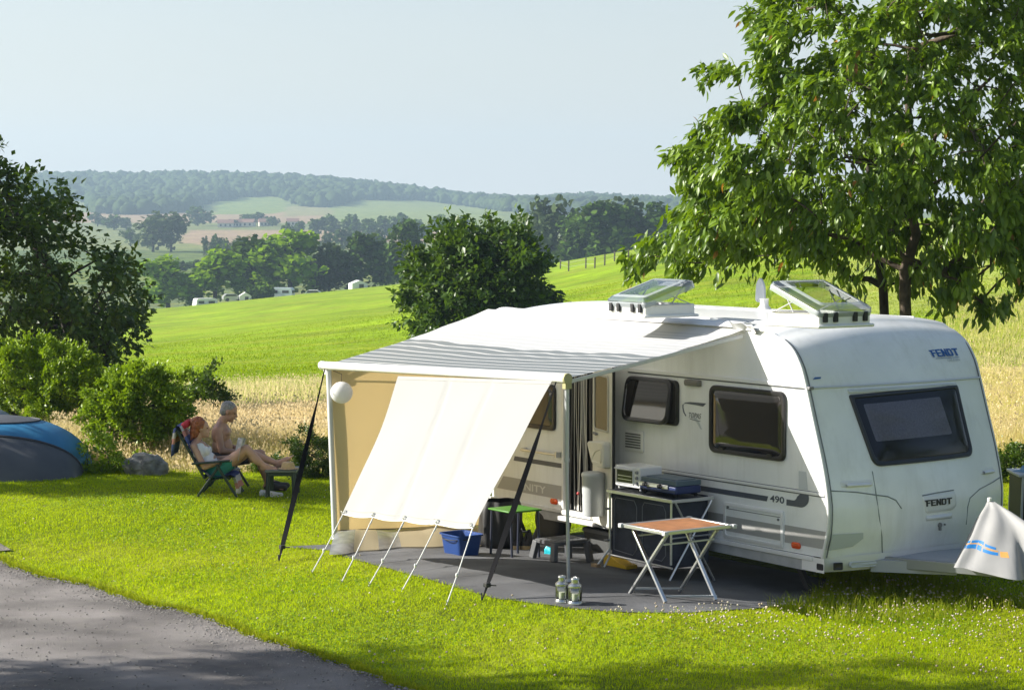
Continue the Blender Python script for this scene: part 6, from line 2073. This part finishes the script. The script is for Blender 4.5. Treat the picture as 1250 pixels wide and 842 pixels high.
# post fence on the right of the meadow
fpx = [(684, 326), (694, 329), (715, 325.5), (726, 326), (738, 322), (750, 317), (767, 315)]
f0 = None
for i, (px, py) in enumerate(fpx):
    Y = 330
    for _ in range(40):
        b0 = base_at(px, Y); yy = 264 - (b0[2] - 3.56) / Y * FPX
        Y += (yy - (py + 1.5)) * 1.2
        Y = min(max(Y, 180), 396)
    b0 = base_at(px, Y)
    if f0 is None:
        f0 = thing('field_fence', 'row of weathered wooden fence posts across the right of the meadow', 'fence', tuple(b0))
    mb = MB(tuple(f0.location)); mb.tube([b0, b0 + np.array([.05, 0, 1.45])], .11, 6); mb.build('post', mat('post_wood', (.09, .075, .055), rough=.9), f0)
    if i:
        mb = MB(tuple(f0.location))
        for hh_ in (.6, 1.2): mb.tube([pb + np.array([0, 0, hh_]), b0 + np.array([0, 0, hh_])], .012, 4)
        mb.build('wire', GA, f0)
    pb = b0
# ================================================================= ground, lane, grass
Yr = np.concatenate([np.arange(-40, 12, 4), np.arange(12, 36, .25), np.arange(36, 70, 1), np.arange(70, 400, 5), np.arange(400, 610, 8), np.arange(610, 2800, 24), [2900, 3100]])
Sr = np.sinh(np.linspace(-2.6, 2.6, 261)) / np.sinh(2.6)
Wd_ = np.maximum(55, .55 * np.abs(Yr))
UU = Sr[None, :] * Wd_[:, None]; YY = np.repeat(Yr[:, None], len(Sr), 1)
XX = CAM[0] + rdir[0] * UU + fdir[0] * YY; YW = CAM[1] + rdir[1] * UU + fdir[1] * YY
ZZ = terrain(XX, YW)
nr, nc = UU.shape
V = np.stack([XX, YW, ZZ], -1).reshape(-1, 3)
ii = np.arange(nr * nc).reshape(nr, nc)
F = np.stack([ii[:-1, :-1], ii[:-1, 1:], ii[1:, 1:], ii[1:, :-1]], -1).reshape(-1, 4)
# land cover: lawn, meadow, hay, ploughed and green fields
PXs = 625 + FPX * UU / np.maximum(YY, 5); PYs = 264 - (ZZ - 3.56) / np.maximum(YY, 5) * FPX
Cc = np.zeros((nr, nc, 3))
lawn = np.array([.16, .22, .004]); meadow = np.array([.205, .31, .002]); hay = np.array([.58, .49, .22])
Cc[:] = lawn
k = sstep(30, 36, YY)[..., None]; Cc = Cc * (1 - k) + meadow * k
hk = sstep(30, 31.5, YY) * (1 - sstep(42, 52, YY)) * (PXs < 700)
hk = np.maximum(hk, .6 * sstep(30, 32, YY) * (1 - sstep(40, 66, YY)) * (PXs > 900))
hk = np.maximum(hk, .25 * (PXs > 990) * (1 - sstep(110, 200, YY)) * sstep(70, 80, YY))
Cc = Cc * (1 - hk[..., None]) + hay * hk[..., None]
far = YY > 520
P2 = np.stack([PXs.ravel(), PYs.ravel()], -1)
greenF = np.array([.085, .15, .03]); paleG = np.array([.16, .19, .07]); brown = np.array([.32, .22, .15]); tanF = np.array([.30, .25, .14])
Cf = np.tile(np.array([.13, .17, .06]), (nr * nc, 1))
for poly, c in (([(-900, 345), (330, 345), (330, 306), (-900, 306)], greenF), ([(-900, 316), (430, 316), (500, 303), (-900, 303)], np.array([.07, .12, .03])), ([(-900, 304), (900, 304), (900, 280), (-900, 280)], paleG),
                ([(224, 296), (226, 281), (330, 279), (600, 284), (600, 297), (330, 293), (260, 300)], brown), ([(-200, 290), (215, 292), (222, 280), (-200, 278)], np.array([.16, .19, .08])),
                ([(-200, 272), (600, 276), (560, 262), (420, 258), (120, 259), (-200, 262)], brown * .95), ([(-200, 281), (600, 281), (600, 273), (-200, 270)], np.array([.14, .17, .07])),
                ([(260, 262), (345, 260), (350, 236), (300, 236), (262, 248)], np.array([.15, .21, .06])), ([(395, 275), (620, 278), (600, 240), (400, 244)], np.array([.17, .22, .07])), ([(345, 264), (410, 262), (400, 250), (350, 252)], np.array([.22, .21, .10]))):
    Cf[inside(poly, P2)] = c
Cc = np.where(far[..., None], Cf.reshape(nr, nc, 3), Cc)
gm_ = D.materials.new('ground_cover'); gm_.use_nodes = True
N, L = gm_.node_tree.nodes, gm_.node_tree.links
b = N['Principled BSDF']; b.inputs['Roughness'].default_value = .9; b.inputs['Specular IOR Level'].default_value = .15
at = N.new('ShaderNodeAttribute'); at.attribute_name = 'cover'
geo = N.new('ShaderNodeNewGeometry')


def noisy(scale, lo, hi, stretch=None):
    nz = N.new('ShaderNodeTexNoise'); nz.inputs['Scale'].default_value = scale; nz.inputs['Detail'].default_value = 7; nz.inputs['Roughness'].default_value = .62
    if stretch:
        mp = N.new('ShaderNodeMapping'); mp.inputs['Scale'].default_value = stretch; mp.inputs['Rotation'].default_value = (0, 0, -RZ)
        L.new(geo.outputs['Position'], mp.inputs[0]); L.new(mp.outputs[0], nz.inputs['Vector'])
    else:
        L.new(geo.outputs['Position'], nz.inputs['Vector'])
    mr = N.new('ShaderNodeMapRange'); mr.inputs[1].default_value = .3; mr.inputs[2].default_value = .7; mr.inputs[3].default_value = lo; mr.inputs[4].default_value = hi
    L.new(nz.outputs['Fac'], mr.inputs[0]); return mr.outputs[0], nz.outputs['Fac']


def times(cs, f):
    m = N.new('ShaderNodeVectorMath'); m.operation = 'SCALE'; L.new(cs, m.inputs[0]); L.new(f, m.inputs['Scale']); return m.outputs[0]


a1, _ = noisy(.09, .66, 1.25); a2, _ = noisy(.55, .66, 1.25, (1, .7, 1)); a3, h3 = noisy(9, .7, 1.25)
c = times(times(times(at.outputs['Color'], a1), a2), a3)
# drier tufts across the meadow
mx = N.new('ShaderNodeMix'); mx.data_type = 'RGBA'; mx.inputs[7].default_value = (.33, .31, .03, 1)
dn, _ = noisy(.22, -.9, .95, (1, .6, 1)); L.new(dn, mx.inputs[0]); L.new(c, mx.inputs[6])
cl_ = N.new('ShaderNodeClamp'); L.new(dn, cl_.inputs[0]); cl_.inputs['Max'].default_value = .30; L.new(cl_.outputs[0], mx.inputs[0])
L.new(mx.outputs[2], b.inputs['Base Color'])
bp = N.new('ShaderNodeBump'); bp.inputs['Strength'].default_value = .9; bp.inputs['Distance'].default_value = .25
_, hA = noisy(2.3, 0, 1); L.new(hA, bp.inputs['Height']); L.new(bp.outputs[0], b.inputs['Normal'])
gme = np_mesh('ground', V, F, gm_, None, smooth=True)
ca = gme.attributes.new('cover', 'FLOAT_COLOR', 'POINT')
ca.data.foreach_set('color', np.concatenate([Cc.reshape(-1, 3), np.ones((nr * nc, 1))], 1).astype(np.float32).ravel())
g_ = obj_of('ground', gme); tag(g_, 'grassy ground from the lawn over the meadow hill to the far ridge', 'ground', None, 'structure')

# tarmac lane
TARM = mat('tarmac', (.235, .216, .202), rough=.95, var=.42, vscale=1.1, bump=1.0, bscale=120, spec=.2, dirt=.35)
lane_edge = lambda x: -5.43 + .10 * mnoise.noise((x * .9, 3.1, 0)) + .05 * mnoise.noise((x * 3.3, 7.7, 0)) + .03 * mnoise.noise((x * 9, 1.7, 0))
xs = np.concatenate([np.arange(-60, -9, 1.0), np.arange(-9, 4, .07), np.arange(4, 14, 1.0)])
mb = MB((0, -7, 0)); vs = []; fs = []
ts = [0, .1, .3, .6, 1.0]
for x in xs:
    e = lane_edge(x)
    for t in ts:
        y = e - t * 4.2
        vs.append((x, y, tz(x, y) + .006 + .02 * min(1, t * 2)))
nt_ = len(ts)
for i in range(len(xs) - 1):
    for j in range(nt_ - 1): fs.append((i * nt_ + j, (i + 1) * nt_ + j, (i + 1) * nt_ + j + 1, i * nt_ + j + 1))
mb.add(vs, fs); ro = mb.build('lane', TARM, None, smooth=60); ro.location = (0, -7, 0)
tag(ro, 'grey tarmac lane at the lower left', 'lane', None, 'structure')
q = gp(4, 672)
mb = MB(q); mb.sheet(lambda s, t: (lambda x, y: (x, y, tz(x, y) + .02 + .05 * math.sin(math.pi * s) * math.sin(math.pi * t)))(q[0] - .9 + 1.0 * s, q[1] - .10 + (.5 * t - .2) * (1 - .5 * s)), 12, 6)
pa = mb.build('bare_earth', mat('dry_earth', (.24, .21, .17), rough=.95, var=.3, vscale=5, bump=.6, bscale=30), None, smooth=60); pa.location = tuple(q)
tag(pa, 'pale bare earth at the edge of the lane', 'earth', None, 'structure')


# ---------------------------------------------------------------- grass blades
def on_mat(x, y):
    f = np.array([mat_front(v) for v in np.linspace(MX0, MX1, 300)])
    bk = np.array([mat_back(v) for v in np.linspace(MX0, MX1, 300)])
    xg = np.linspace(MX0, MX1, 300)
    return (x > MX0) & (x < MX1) & (y > np.interp(x, xg, f) + .03) & (y < np.interp(x, xg, bk) - .03)


eg_x = np.linspace(-60, 14, 3000); eg_y = np.array([lane_edge(v) for v in eg_x])
off_lane = lambda x, y: y > np.interp(x, eg_x, eg_y) + rng.normal(.015, .02, len(x))


def blade_mesh(name, x, y, h, w, lean, m, rnd, tip_w=0.0):
    n = len(x); z = terrain(x, y)
    az = rng.random(n) * 2 * np.pi
    side_ = np.stack([np.cos(az), np.sin(az), np.zeros(n)], 1)
    la = rng.random(n) * 2 * np.pi
    ld = np.stack([np.cos(la), np.sin(la), np.zeros(n)], 1) * (lean * rng.random(n))[:, None]
    B = np.stack([x, y, z - .004], 1)
    M_ = B + ld * (h * .45)[:, None] * .6 + np.array([0, 0, 1]) * (h * .55)[:, None]
    T_ = B + ld * h[:, None] * 1.2 + np.array([0, 0, 1]) * (h * (1 - .25 * lean))[:, None]
    V = np.stack([B - side_ * w[:, None] / 2, B + side_ * w[:, None] / 2, M_ + side_ * w[:, None] * .38, M_ - side_ * w[:, None] * .38, T_], 1)
    F = np.array([[0, 1, 2], [0, 2, 3], [3, 2, 4]])
    FF = (F[None] + (np.arange(n) * 5)[:, None, None]).reshape(-1, 3)
    return np_mesh(name, V.reshape(-1, 3), FF, m, np.repeat(rnd, 5))


NB = 460000
Y = np.sqrt(rng.uniform(15.2 ** 2, 31.5 ** 2, NB)); U = rng.uniform(-.262, .262, NB) * Y
x = CAM[0] + rdir[0] * U + fdir[0] * Y; y = CAM[1] + rdir[1] * U + fdir[1] * Y
okm = ~on_mat(x, y) & off_lane(x, y) & ~((x > -4.9) & (x < -.9) & (y > .45) & (y < 2.3))
x, y = x[okm], y[okm]; n = len(x)
nzv = np.array([mnoise.noise((a * .55, b_ * .55, 2.0)) for a, b_ in zip(x[::40], y[::40])]); nzv = np.repeat(nzv, 40)[:n]
nzv = np.pad(nzv, (0, n - len(nzv)))
pt_ = .5 * np.sin(x * 1.25 + 2.2 * np.sin(y * .63)) + .35 * np.sin(y * 2.1 + 1.7 * np.sin(x * .9 + 1)) + .3 * np.sin(x * 4.3 + y * 3.1)
h = rng.uniform(.016, .044, n) * (1 + .35 * (rng.random(n) < .05)) * (1 + .22 * pt_)
GRASS = leaf_mat('grass_blade', (.19, .315, .003), (.43, .47, .004), .46, (.52, .64, .004), .75, .08)
ob = obj_of('lawn_grass', blade_mesh('lawn_grass', x, y, h, rng.uniform(.004, .0075, n), .9, GRASS, np.clip(rng.random(n) * .7 + .15 - .32 * pt_, 0, 1)))
tag(ob, 'short sunlit lawn grass around the caravan', 'grass', None, 'stuff')
# clover leaves low in the lawn
NC = 90000
Y = np.sqrt(rng.uniform(15.2 ** 2, 27 ** 2, NC)); U = rng.uniform(-.262, .262, NC) * Y
x = CAM[0] + rdir[0] * U + fdir[0] * Y; y = CAM[1] + rdir[1] * U + fdir[1] * Y
pn = np.sin(x * 1.7 + 2 * np.sin(y * .9)) + np.sin(y * 2.3 + x * .6) + rng.normal(0, .5, NC)
okm = ~on_mat(x, y) & off_lane(x, y) & (pn > .35) & ~((x > -4.9) & (x < 0) & (y > .2) & (y < 2.3))
x, y = x[okm], y[okm]; n = len(x)
pos = np.stack([x, y, terrain(x, y) + rng.uniform(.018, .045, n)], 1)
d = rng.normal(0, 1, (n, 3)); d[:, 2] = rng.normal(.1, .25, n)
V, F, a = leaves(LEAF_OVAL, pos, d, rng.uniform(.016, .028, n), rng.random(n))
CLV = leaf_mat('clover_leaf', (.12, .23, .007), (.21, .32, .009), .4, (.28, .44, .01), .5, .3)
ob = obj_of('clover_leaves', np_mesh('clover_leaves', V, F, CLV, a)); tag(ob, 'clover leaves in the lawn', 'clover', None, 'stuff')
# white clover heads, thickest by the caravan's nose
bm = bmesh.new(); bmesh.ops.create_icosphere(bm, subdivisions=1, radius=1); IV = np.array([v.co[:] for v in bm.verts]); IF = np.array([[v.index for v in f.verts] for f in bm.faces]); bm.free()
cl_poly = [(700, 752), (800, 750), (905, 742), (960, 732), (1015, 715), (1130, 712), (1270, 712), (1270, 850), (1120, 842), (980, 800), (860, 775)]
cand = np.stack([rng.uniform(700, 1265, 7000), rng.uniform(690, 842, 7000)], 1)
cand = cand[inside(cl_poly, cand)]
ed = edge_dist(cl_poly, cand)
dens = np.exp(-((cand[:, 1] - (760 - (cand[:, 0] - 760) * .05)) / 42) ** 2) * .5 + .08
cl_n = np.array([mnoise.noise((a_ * .02, b_ * .05, 5.0)) for a_, b_ in cand])
keep = rng.random(len(cand)) < dens * np.clip(1 + 1.6 * cl_n, .1, 2.2)
pts = [gp(a_, b_) for a_, b_ in cand[keep]][:900]
c2 = np.stack([rng.uniform(0, 1250, 380), rng.uniform(600, 842, 380)], 1)
for a_, b_ in c2:
    p_ = gp(a_, b_)
    if p_[1] > lane_edge(p_[0]) + .1: pts.append(p_)
pts = np.array(pts)
pts = pts[~on_mat(pts[:, 0], pts[:, 1])]
n = len(pts); hh_ = rng.uniform(.045, .11, n); r_ = rng.uniform(.005, .0115, n)
C0 = pts + np.array([0, 0, 1]) * hh_[:, None] + rng.normal(0, .01, (n, 3)) * np.array([1, 1, 0])
V1 = (C0[:, None, :] + IV[None] * r_[:, None, None] * np.array([1, 1, .85])).reshape(-1, 3); F1 = (IF[None] + (np.arange(n) * len(IV))[:, None, None]).reshape(-1, 3)
ob = obj_of('clover_flowers', np_mesh('clover_flowers', V1, F1, mat('clover_white', (.50, .45, .36), rough=.9, attr='rnd', col2=(.38, .29, .20)), np.repeat(rng.random(n), len(IV)), smooth=True)); tag(ob, 'white clover flowers in the lawn, thickest by the caravan’s nose', 'flowers', None, 'stuff')
sx_ = rng.uniform(.0012, .002, n)
Sv = np.stack([pts + np.array([.001, 0, 0]), pts - np.array([.001, 0, 0]), C0], 1).reshape(-1, 3)
ob = obj_of('clover_stems', np_mesh('clover_stems', Sv, np.arange(n * 3).reshape(-1, 3), GRASS, np.repeat(rng.random(n), 3))); tag(ob, 'thin green clover stems in the lawn', 'stems', None, 'stuff')

# tall dry grass at the edge of the lawn
def tall(n, y0, y1, p0, p1, hmin, hmax):
    Y = rng.uniform(y0, y1, n); px = rng.uniform(p0, p1, n)
    U = (px - 625) / FPX * Y
    x = CAM[0] + rdir[0] * U + fdir[0] * Y; y = CAM[1] + rdir[1] * U + fdir[1] * Y
    nz_ = np.sin(x * 1.1 + np.sin(y * .8) * 2) * .5 + np.sin(y * 2.1 + x * .5) * .3
    h = rng.uniform(hmin, hmax, n) * (1 + .22 * nz_) * (.35 + .65 * sstep(y0, y0 + 1.2, Y)) * (1 - .5 * sstep(y1 - 5, y1, Y))
    return x, y, h


parts = [tall(56000, 29.9, 40, 60, 470, .38, .68), tall(30000, 31.0, 46, 1150, 1320, .28, .55), tall(6000, 29.6, 31, 60, 470, .2, .5), tall(14000, 44, 80, 1150, 1330, .12, .28), tall(9000, 40, 56, 60, 470, .2, .4)]
x = np.concatenate([p_[0] for p_ in parts]); y = np.concatenate([p_[1] for p_ in parts]); h = np.concatenate([p_[2] for p_ in parts]); n = len(x)
DRY = leaf_mat('dry_grass', (.72, .60, .35), (.46, .46, .05), .5, (.80, .66, .36), .7, .2)
Ug, Yg = uy(x, y); rgt = Ug > 3
rn = np.clip(rng.normal(.15, .22, n) + .2 * np.sin(x * .6 + y * .9) + .8 * (1 - sstep(30.2, 32.2, Yg)) + rgt * (.66 + .4 * np.sin(x * .9) * np.sin(y * .7)) + .5 * sstep(44, 60, Yg), 0, 1)
ob = obj_of('tall_grass', blade_mesh('tall_grass', x, y, h, rng.uniform(.005, .010, n), .45, DRY, rn)); tag(ob, 'tall straw-coloured meadow grass beyond the lawn', 'grass', None, 'stuff')
pos = np.stack([x, y, terrain(x, y) + h * .9], 1)[~rgt | (rng.random(n) < .25)][::3]; m_ = len(pos)
d = rng.normal(0, .4, (m_, 3)); d[:, 2] += .8
V, F, a = leaves(LEAF_OVAL, pos, d, rng.uniform(.025, .06, m_), rng.random(m_))
ob = obj_of('seed_heads', np_mesh('seed_heads', V, F, leaf_mat('seed_head', (.68, .55, .34), (.60, .48, .24), .35, (.70, .58, .34), .8, .1), a)); tag(ob, 'straw-coloured seed heads of the tall meadow grass', 'grass', None, 'stuff')

# short meadow grass up the near part of the hill
n = 130000
Y = 43 + np.minimum(rng.exponential(55, n), 330); px = rng.uniform(-60, 1320, n); U = (px - 625) / FPX * Y
x = CAM[0] + rdir[0] * U + fdir[0] * Y; y = CAM[1] + rdir[1] * U + fdir[1] * Y
pn = .5 * np.sin(x * .35 + 2 * np.sin(y * .21)) + .4 * np.sin(y * .5 + 1.6 * np.sin(x * .27)) + .25 * np.sin(x * 1.3 + y * 1.1)
ob = obj_of('meadow_grass', blade_mesh('meadow_grass', x, y, rng.uniform(.03, .085, n) * (1 + .5 * pn), rng.uniform(.02, .045, n), .9, leaf_mat('meadow_blade', (.14, .23, .002), (.29, .33, .006), .42, (.30, .42, .004), .8, .05), np.clip(rng.random(n) * .6 + .2 - .35 * pn, 0, 1))); tag(ob, 'short green grass on the meadow hill', 'grass', None, 'stuff')
# longer grass leaning over the edge of the lane
n = 9000
x = rng.uniform(-9, 3, n); y = np.interp(x, eg_x, eg_y) + np.abs(rng.normal(0, .05, n)) - .015
ob = obj_of('verge_grass', blade_mesh('verge_grass', x, y, rng.uniform(.04, .10, n), rng.uniform(.005, .010, n), 1.1, leaf_mat('verge_blade', (.14, .22, .004), (.36, .33, .03), .42, (.36, .44, .01), .8, .05), rng.random(n))); tag(ob, 'longer ragged grass along the edge of the lane', 'grass', None, 'stuff')

# unmown grass under the caravan's nose
n = 7000
x = rng.uniform(-.9, 1.5, n); y = rng.uniform(-.95, 2.1, n)
okm = ~on_mat(x, y) & (y < 1.9 - .3 * x); x, y = x[okm], y[okm]; n = len(x)
ob = obj_of('long_grass', blade_mesh('long_grass', x, y, rng.uniform(.06, .19, n), rng.uniform(.004, .008, n), .6, leaf_mat('long_blade', (.12, .20, .004), (.33, .31, .04), .42, (.32, .42, .01), .8, .05), rng.random(n))); tag(ob, 'longer unmown grass under the nose of the caravan', 'grass', None, 'stuff')
# loose grit on the lane, thickest along its edge
n = 4200
x = rng.uniform(-8, 3, n); y = np.interp(x, eg_x, eg_y) - np.where(rng.random(n) < .55, rng.exponential(.10, n), rng.uniform(0, 2.4, n)) - .01
r_ = rng.uniform(.003, .010, n)
C0 = np.stack([x, y, terrain(x, y) + .024 + r_ * .3], 1)
V1 = (C0[:, None, :] + IV[None] * r_[:, None, None] * np.array([1, 1, .6]) * rng.uniform(.7, 1.3, (n, len(IV), 1))).reshape(-1, 3); F1 = (IF[None] + (np.arange(n) * len(IV))[:, None, None]).reshape(-1, 3)
ob = obj_of('grit', np_mesh('grit', V1, F1, mat('grit_stone', (.34, .32, .29), rough=.9, attr='rnd', col2=(.13, .12, .11)), np.repeat(rng.random(n), len(IV)))); tag(ob, 'loose grit scattered along the lane', 'gravel', None, 'stuff')
# ================================================================= air, light, camera
hz = MB((0, 0, 0))
zlo = float(V.min()) if False else float(ZZ.min()) - 1.0
ztop = 130.0
c_ = world(0, 1500)
hzm = D.materials.new('haze_air'); hzm.use_nodes = True
hn, hl = hzm.node_tree.nodes, hzm.node_tree.links
hn.remove(hn['Principled BSDF'])
pv = hn.new('ShaderNodeVolumePrincipled'); pv.inputs['Color'].default_value = (.55, .74, .89, 1); pv.inputs['Density'].default_value = HAZE_D
pv.inputs['Anisotropy'].default_value = .2
hl.new(pv.outputs[0], hn['Material Output'].inputs['Volume'])
mb = MB(); mb.box((0, 0, 0), (2 * 1800, 3400, ztop - zlo))
hb = mb.build('haze', hzm, None, smooth=0)
hb.location = (*(world(0, 1600)[:2]), (ztop + zlo) / 2); hb.rotation_euler = (0, 0, RZ)
tag(hb, 'pale blue summer haze in the air', 'haze', None, 'stuff')

sun_h = np.array([-.648, -.762]); sun_h /= np.linalg.norm(sun_h)
EL = R(29.2)
sv = Vector((sun_h[0] * math.cos(EL), sun_h[1] * math.cos(EL), math.sin(EL)))
sl = D.lights.new('sun', 'SUN'); sl.energy = SUN_E; sl.angle = R(.53); sl.color = (1.0, .957, .885)
so = D.objects.new('sun', sl); COL.objects.link(so); so.rotation_euler = sv.to_track_quat('Z', 'Y').to_euler(); so.location = (-20, -20, 30)
wd_ = D.worlds.new('World'); scene.world = wd_; wd_.use_nodes = True
wn, wl = wd_.node_tree.nodes, wd_.node_tree.links
sky = wn.new('ShaderNodeTexSky'); sky.sky_type = 'NISHITA'; sky.sun_disc = False
sky.sun_elevation = EL; sky.sun_rotation = math.atan2(sun_h[0], sun_h[1]); sky.altitude = 100; sky.air_density = 1.0; sky.dust_density = SKY_DUST; sky.ozone_density = 1.0
# milky summer air low over the horizon
wtc = wn.new('ShaderNodeTexCoord'); wsx = wn.new('ShaderNodeSeparateXYZ'); wl.new(wtc.outputs['Generated'], wsx.inputs[0])
wab = wn.new('ShaderNodeMath'); wab.operation = 'ABSOLUTE'; wl.new(wsx.outputs['Z'], wab.inputs[0])
wom = wn.new('ShaderNodeMath'); wom.operation = 'SUBTRACT'; wom.inputs[0].default_value = 1; wl.new(wab.outputs[0], wom.inputs[1])
wpw = wn.new('ShaderNodeMath'); wpw.operation = 'POWER'; wpw.inputs[1].default_value = 6; wl.new(wom.outputs[0], wpw.inputs[0])
wmu = wn.new('ShaderNodeMath'); wmu.operation = 'MULTIPLY'; wmu.inputs[1].default_value = .85; wl.new(wpw.outputs[0], wmu.inputs[0])
wmx = wn.new('ShaderNodeMix'); wmx.data_type = 'RGBA'; wl.new(wmu.outputs[0], wmx.inputs[0]); wl.new(sky.outputs[0], wmx.inputs[6])
wnz = wn.new('ShaderNodeTexNoise'); wnz.inputs['Scale'].default_value = 2.5; wnz.inputs['Detail'].default_value = 5
wmp = wn.new('ShaderNodeMapping'); wmp.inputs['Scale'].default_value = (1, 1, 5); wl.new(wtc.outputs['Generated'], wmp.inputs[0]); wl.new(wmp.outputs[0], wnz.inputs['Vector'])
wcl = wn.new('ShaderNodeMix'); wcl.data_type = 'RGBA'; wl.new(wnz.outputs['Fac'], wcl.inputs[0]); wcl.inputs[6].default_value = (4.95, 5.05, 5.05, 1); wcl.inputs[7].default_value = (5.95, 5.85, 5.65, 1)
wl.new(wcl.outputs[2], wmx.inputs[7])
wl.new(wmx.outputs[2], wn['Background'].inputs[0]); wn['Background'].inputs[1].default_value = SKY_E

cd = D.cameras.new('camera'); cam = D.objects.new('camera', cd); COL.objects.link(cam)
cd.sensor_width = 36; cd.lens = 36 * FPX / 1250; cd.clip_start = .1; cd.clip_end = 9000
Rm = Matrix((rdir, udir, -vdir)).transposed()
cam.matrix_world = Matrix.Translation(Vector(CAM)) @ Rm.to_4x4()
scene.camera = cam
scene.render.resolution_x, scene.render.resolution_y = 1024, 689
vs_ = scene.view_settings; vs_.view_transform = 'Standard'; vs_.look = 'None'; vs_.gamma = 1; vs_.exposure = EXPO; vs_.use_curve_mapping = False
scene.render.engine = 'CYCLES'
cy = scene.cycles; cy.use_denoising = True; cy.max_bounces = 7; cy.diffuse_bounces = 3; cy.glossy_bounces = 3; cy.transmission_bounces = 4; cy.transparent_max_bounces = 16; cy.volume_bounces = 0
cy.caustics_reflective = False; cy.caustics_refractive = False; cy.sample_clamp_indirect = 6
# ================================================================= every separate piece of these parts is a part of its own
SPLIT = {'grey_band', 'stretcher', 'stripe', 'bumper_vent', 'panel_seam', 'faded_patch', 'latch', 'blue_sticker', 'upper_rail', 'rail_seal', 'sill_strip', 'side_skirt', 'drawbar', 'hatch_lock', 'cross_bar', 'clamp',
         'locker_lock', 'hinge_clip', 'stay', 'apron', 'control_knob', 'interior_wall', 'grab_rail', 'cloth_tag', 'foot_block', 'door_sill', 'corner_cap', 'chassis', 'roof_rib', 'zip', 'eye', 'blue_print', 'orange_print', 'wire', 'swoosh', 'jockey_wheel', 'manoeuvre_handle', 'table_rim', 'top_frame', 'cloth_cupboard', 'awning_bag', 'grill_rack', 'roof_hatch'}


def split_loose(ob):
    me = ob.data; n = len(me.vertices)
    lab = list(range(n))

    def find(i):
        while lab[i] != i:
            lab[i] = lab[lab[i]]; i = lab[i]
        return i
    for e in me.edges:
        a, b_ = find(e.vertices[0]), find(e.vertices[1])
        if a != b_: lab[a] = b_
    roots = {}
    for i in range(n): roots.setdefault(find(i), []).append(i)
    if len(roots) < 2 or len(roots) > 24: return
    groups = list(roots.values())
    # pieces that touch or overlap stay together
    co = np.array([v.co[:] for v in me.vertices])
    bb = [(co[g].min(0) - .004, co[g].max(0) + .004) for g in groups]
    gl = list(range(len(groups)))
    for i in range(len(groups)):
        for j in range(i):
            if np.all(bb[i][0] < bb[j][1]) and np.all(bb[j][0] < bb[i][1]):
                a = gl[i]; b_ = gl[j]
                gl = [b_ if g == a else g for g in gl]
    parts = {}
    for i, g in enumerate(gl): parts.setdefault(g, []).extend(groups[i])
    if len(parts) < 2: return
    for k, ids in enumerate(parts.values()):
        s = set(ids); m2 = me.copy(); m2.name = ob.name.split('.')[0]
        bm = bmesh.new(); bm.from_mesh(m2)
        bmesh.ops.delete(bm, geom=[v for v in bm.verts if v.index not in s], context='VERTS')
        bm.to_mesh(m2); bm.free()
        if k == 0:
            ob.data = m2
        else:
            c = ob.copy(); c.data = m2; COL.objects.link(c)


for ob in [o for o in D.objects if o.type == 'MESH' and o.parent and o.name.split('.')[0] in SPLIT]:
    split_loose(ob)
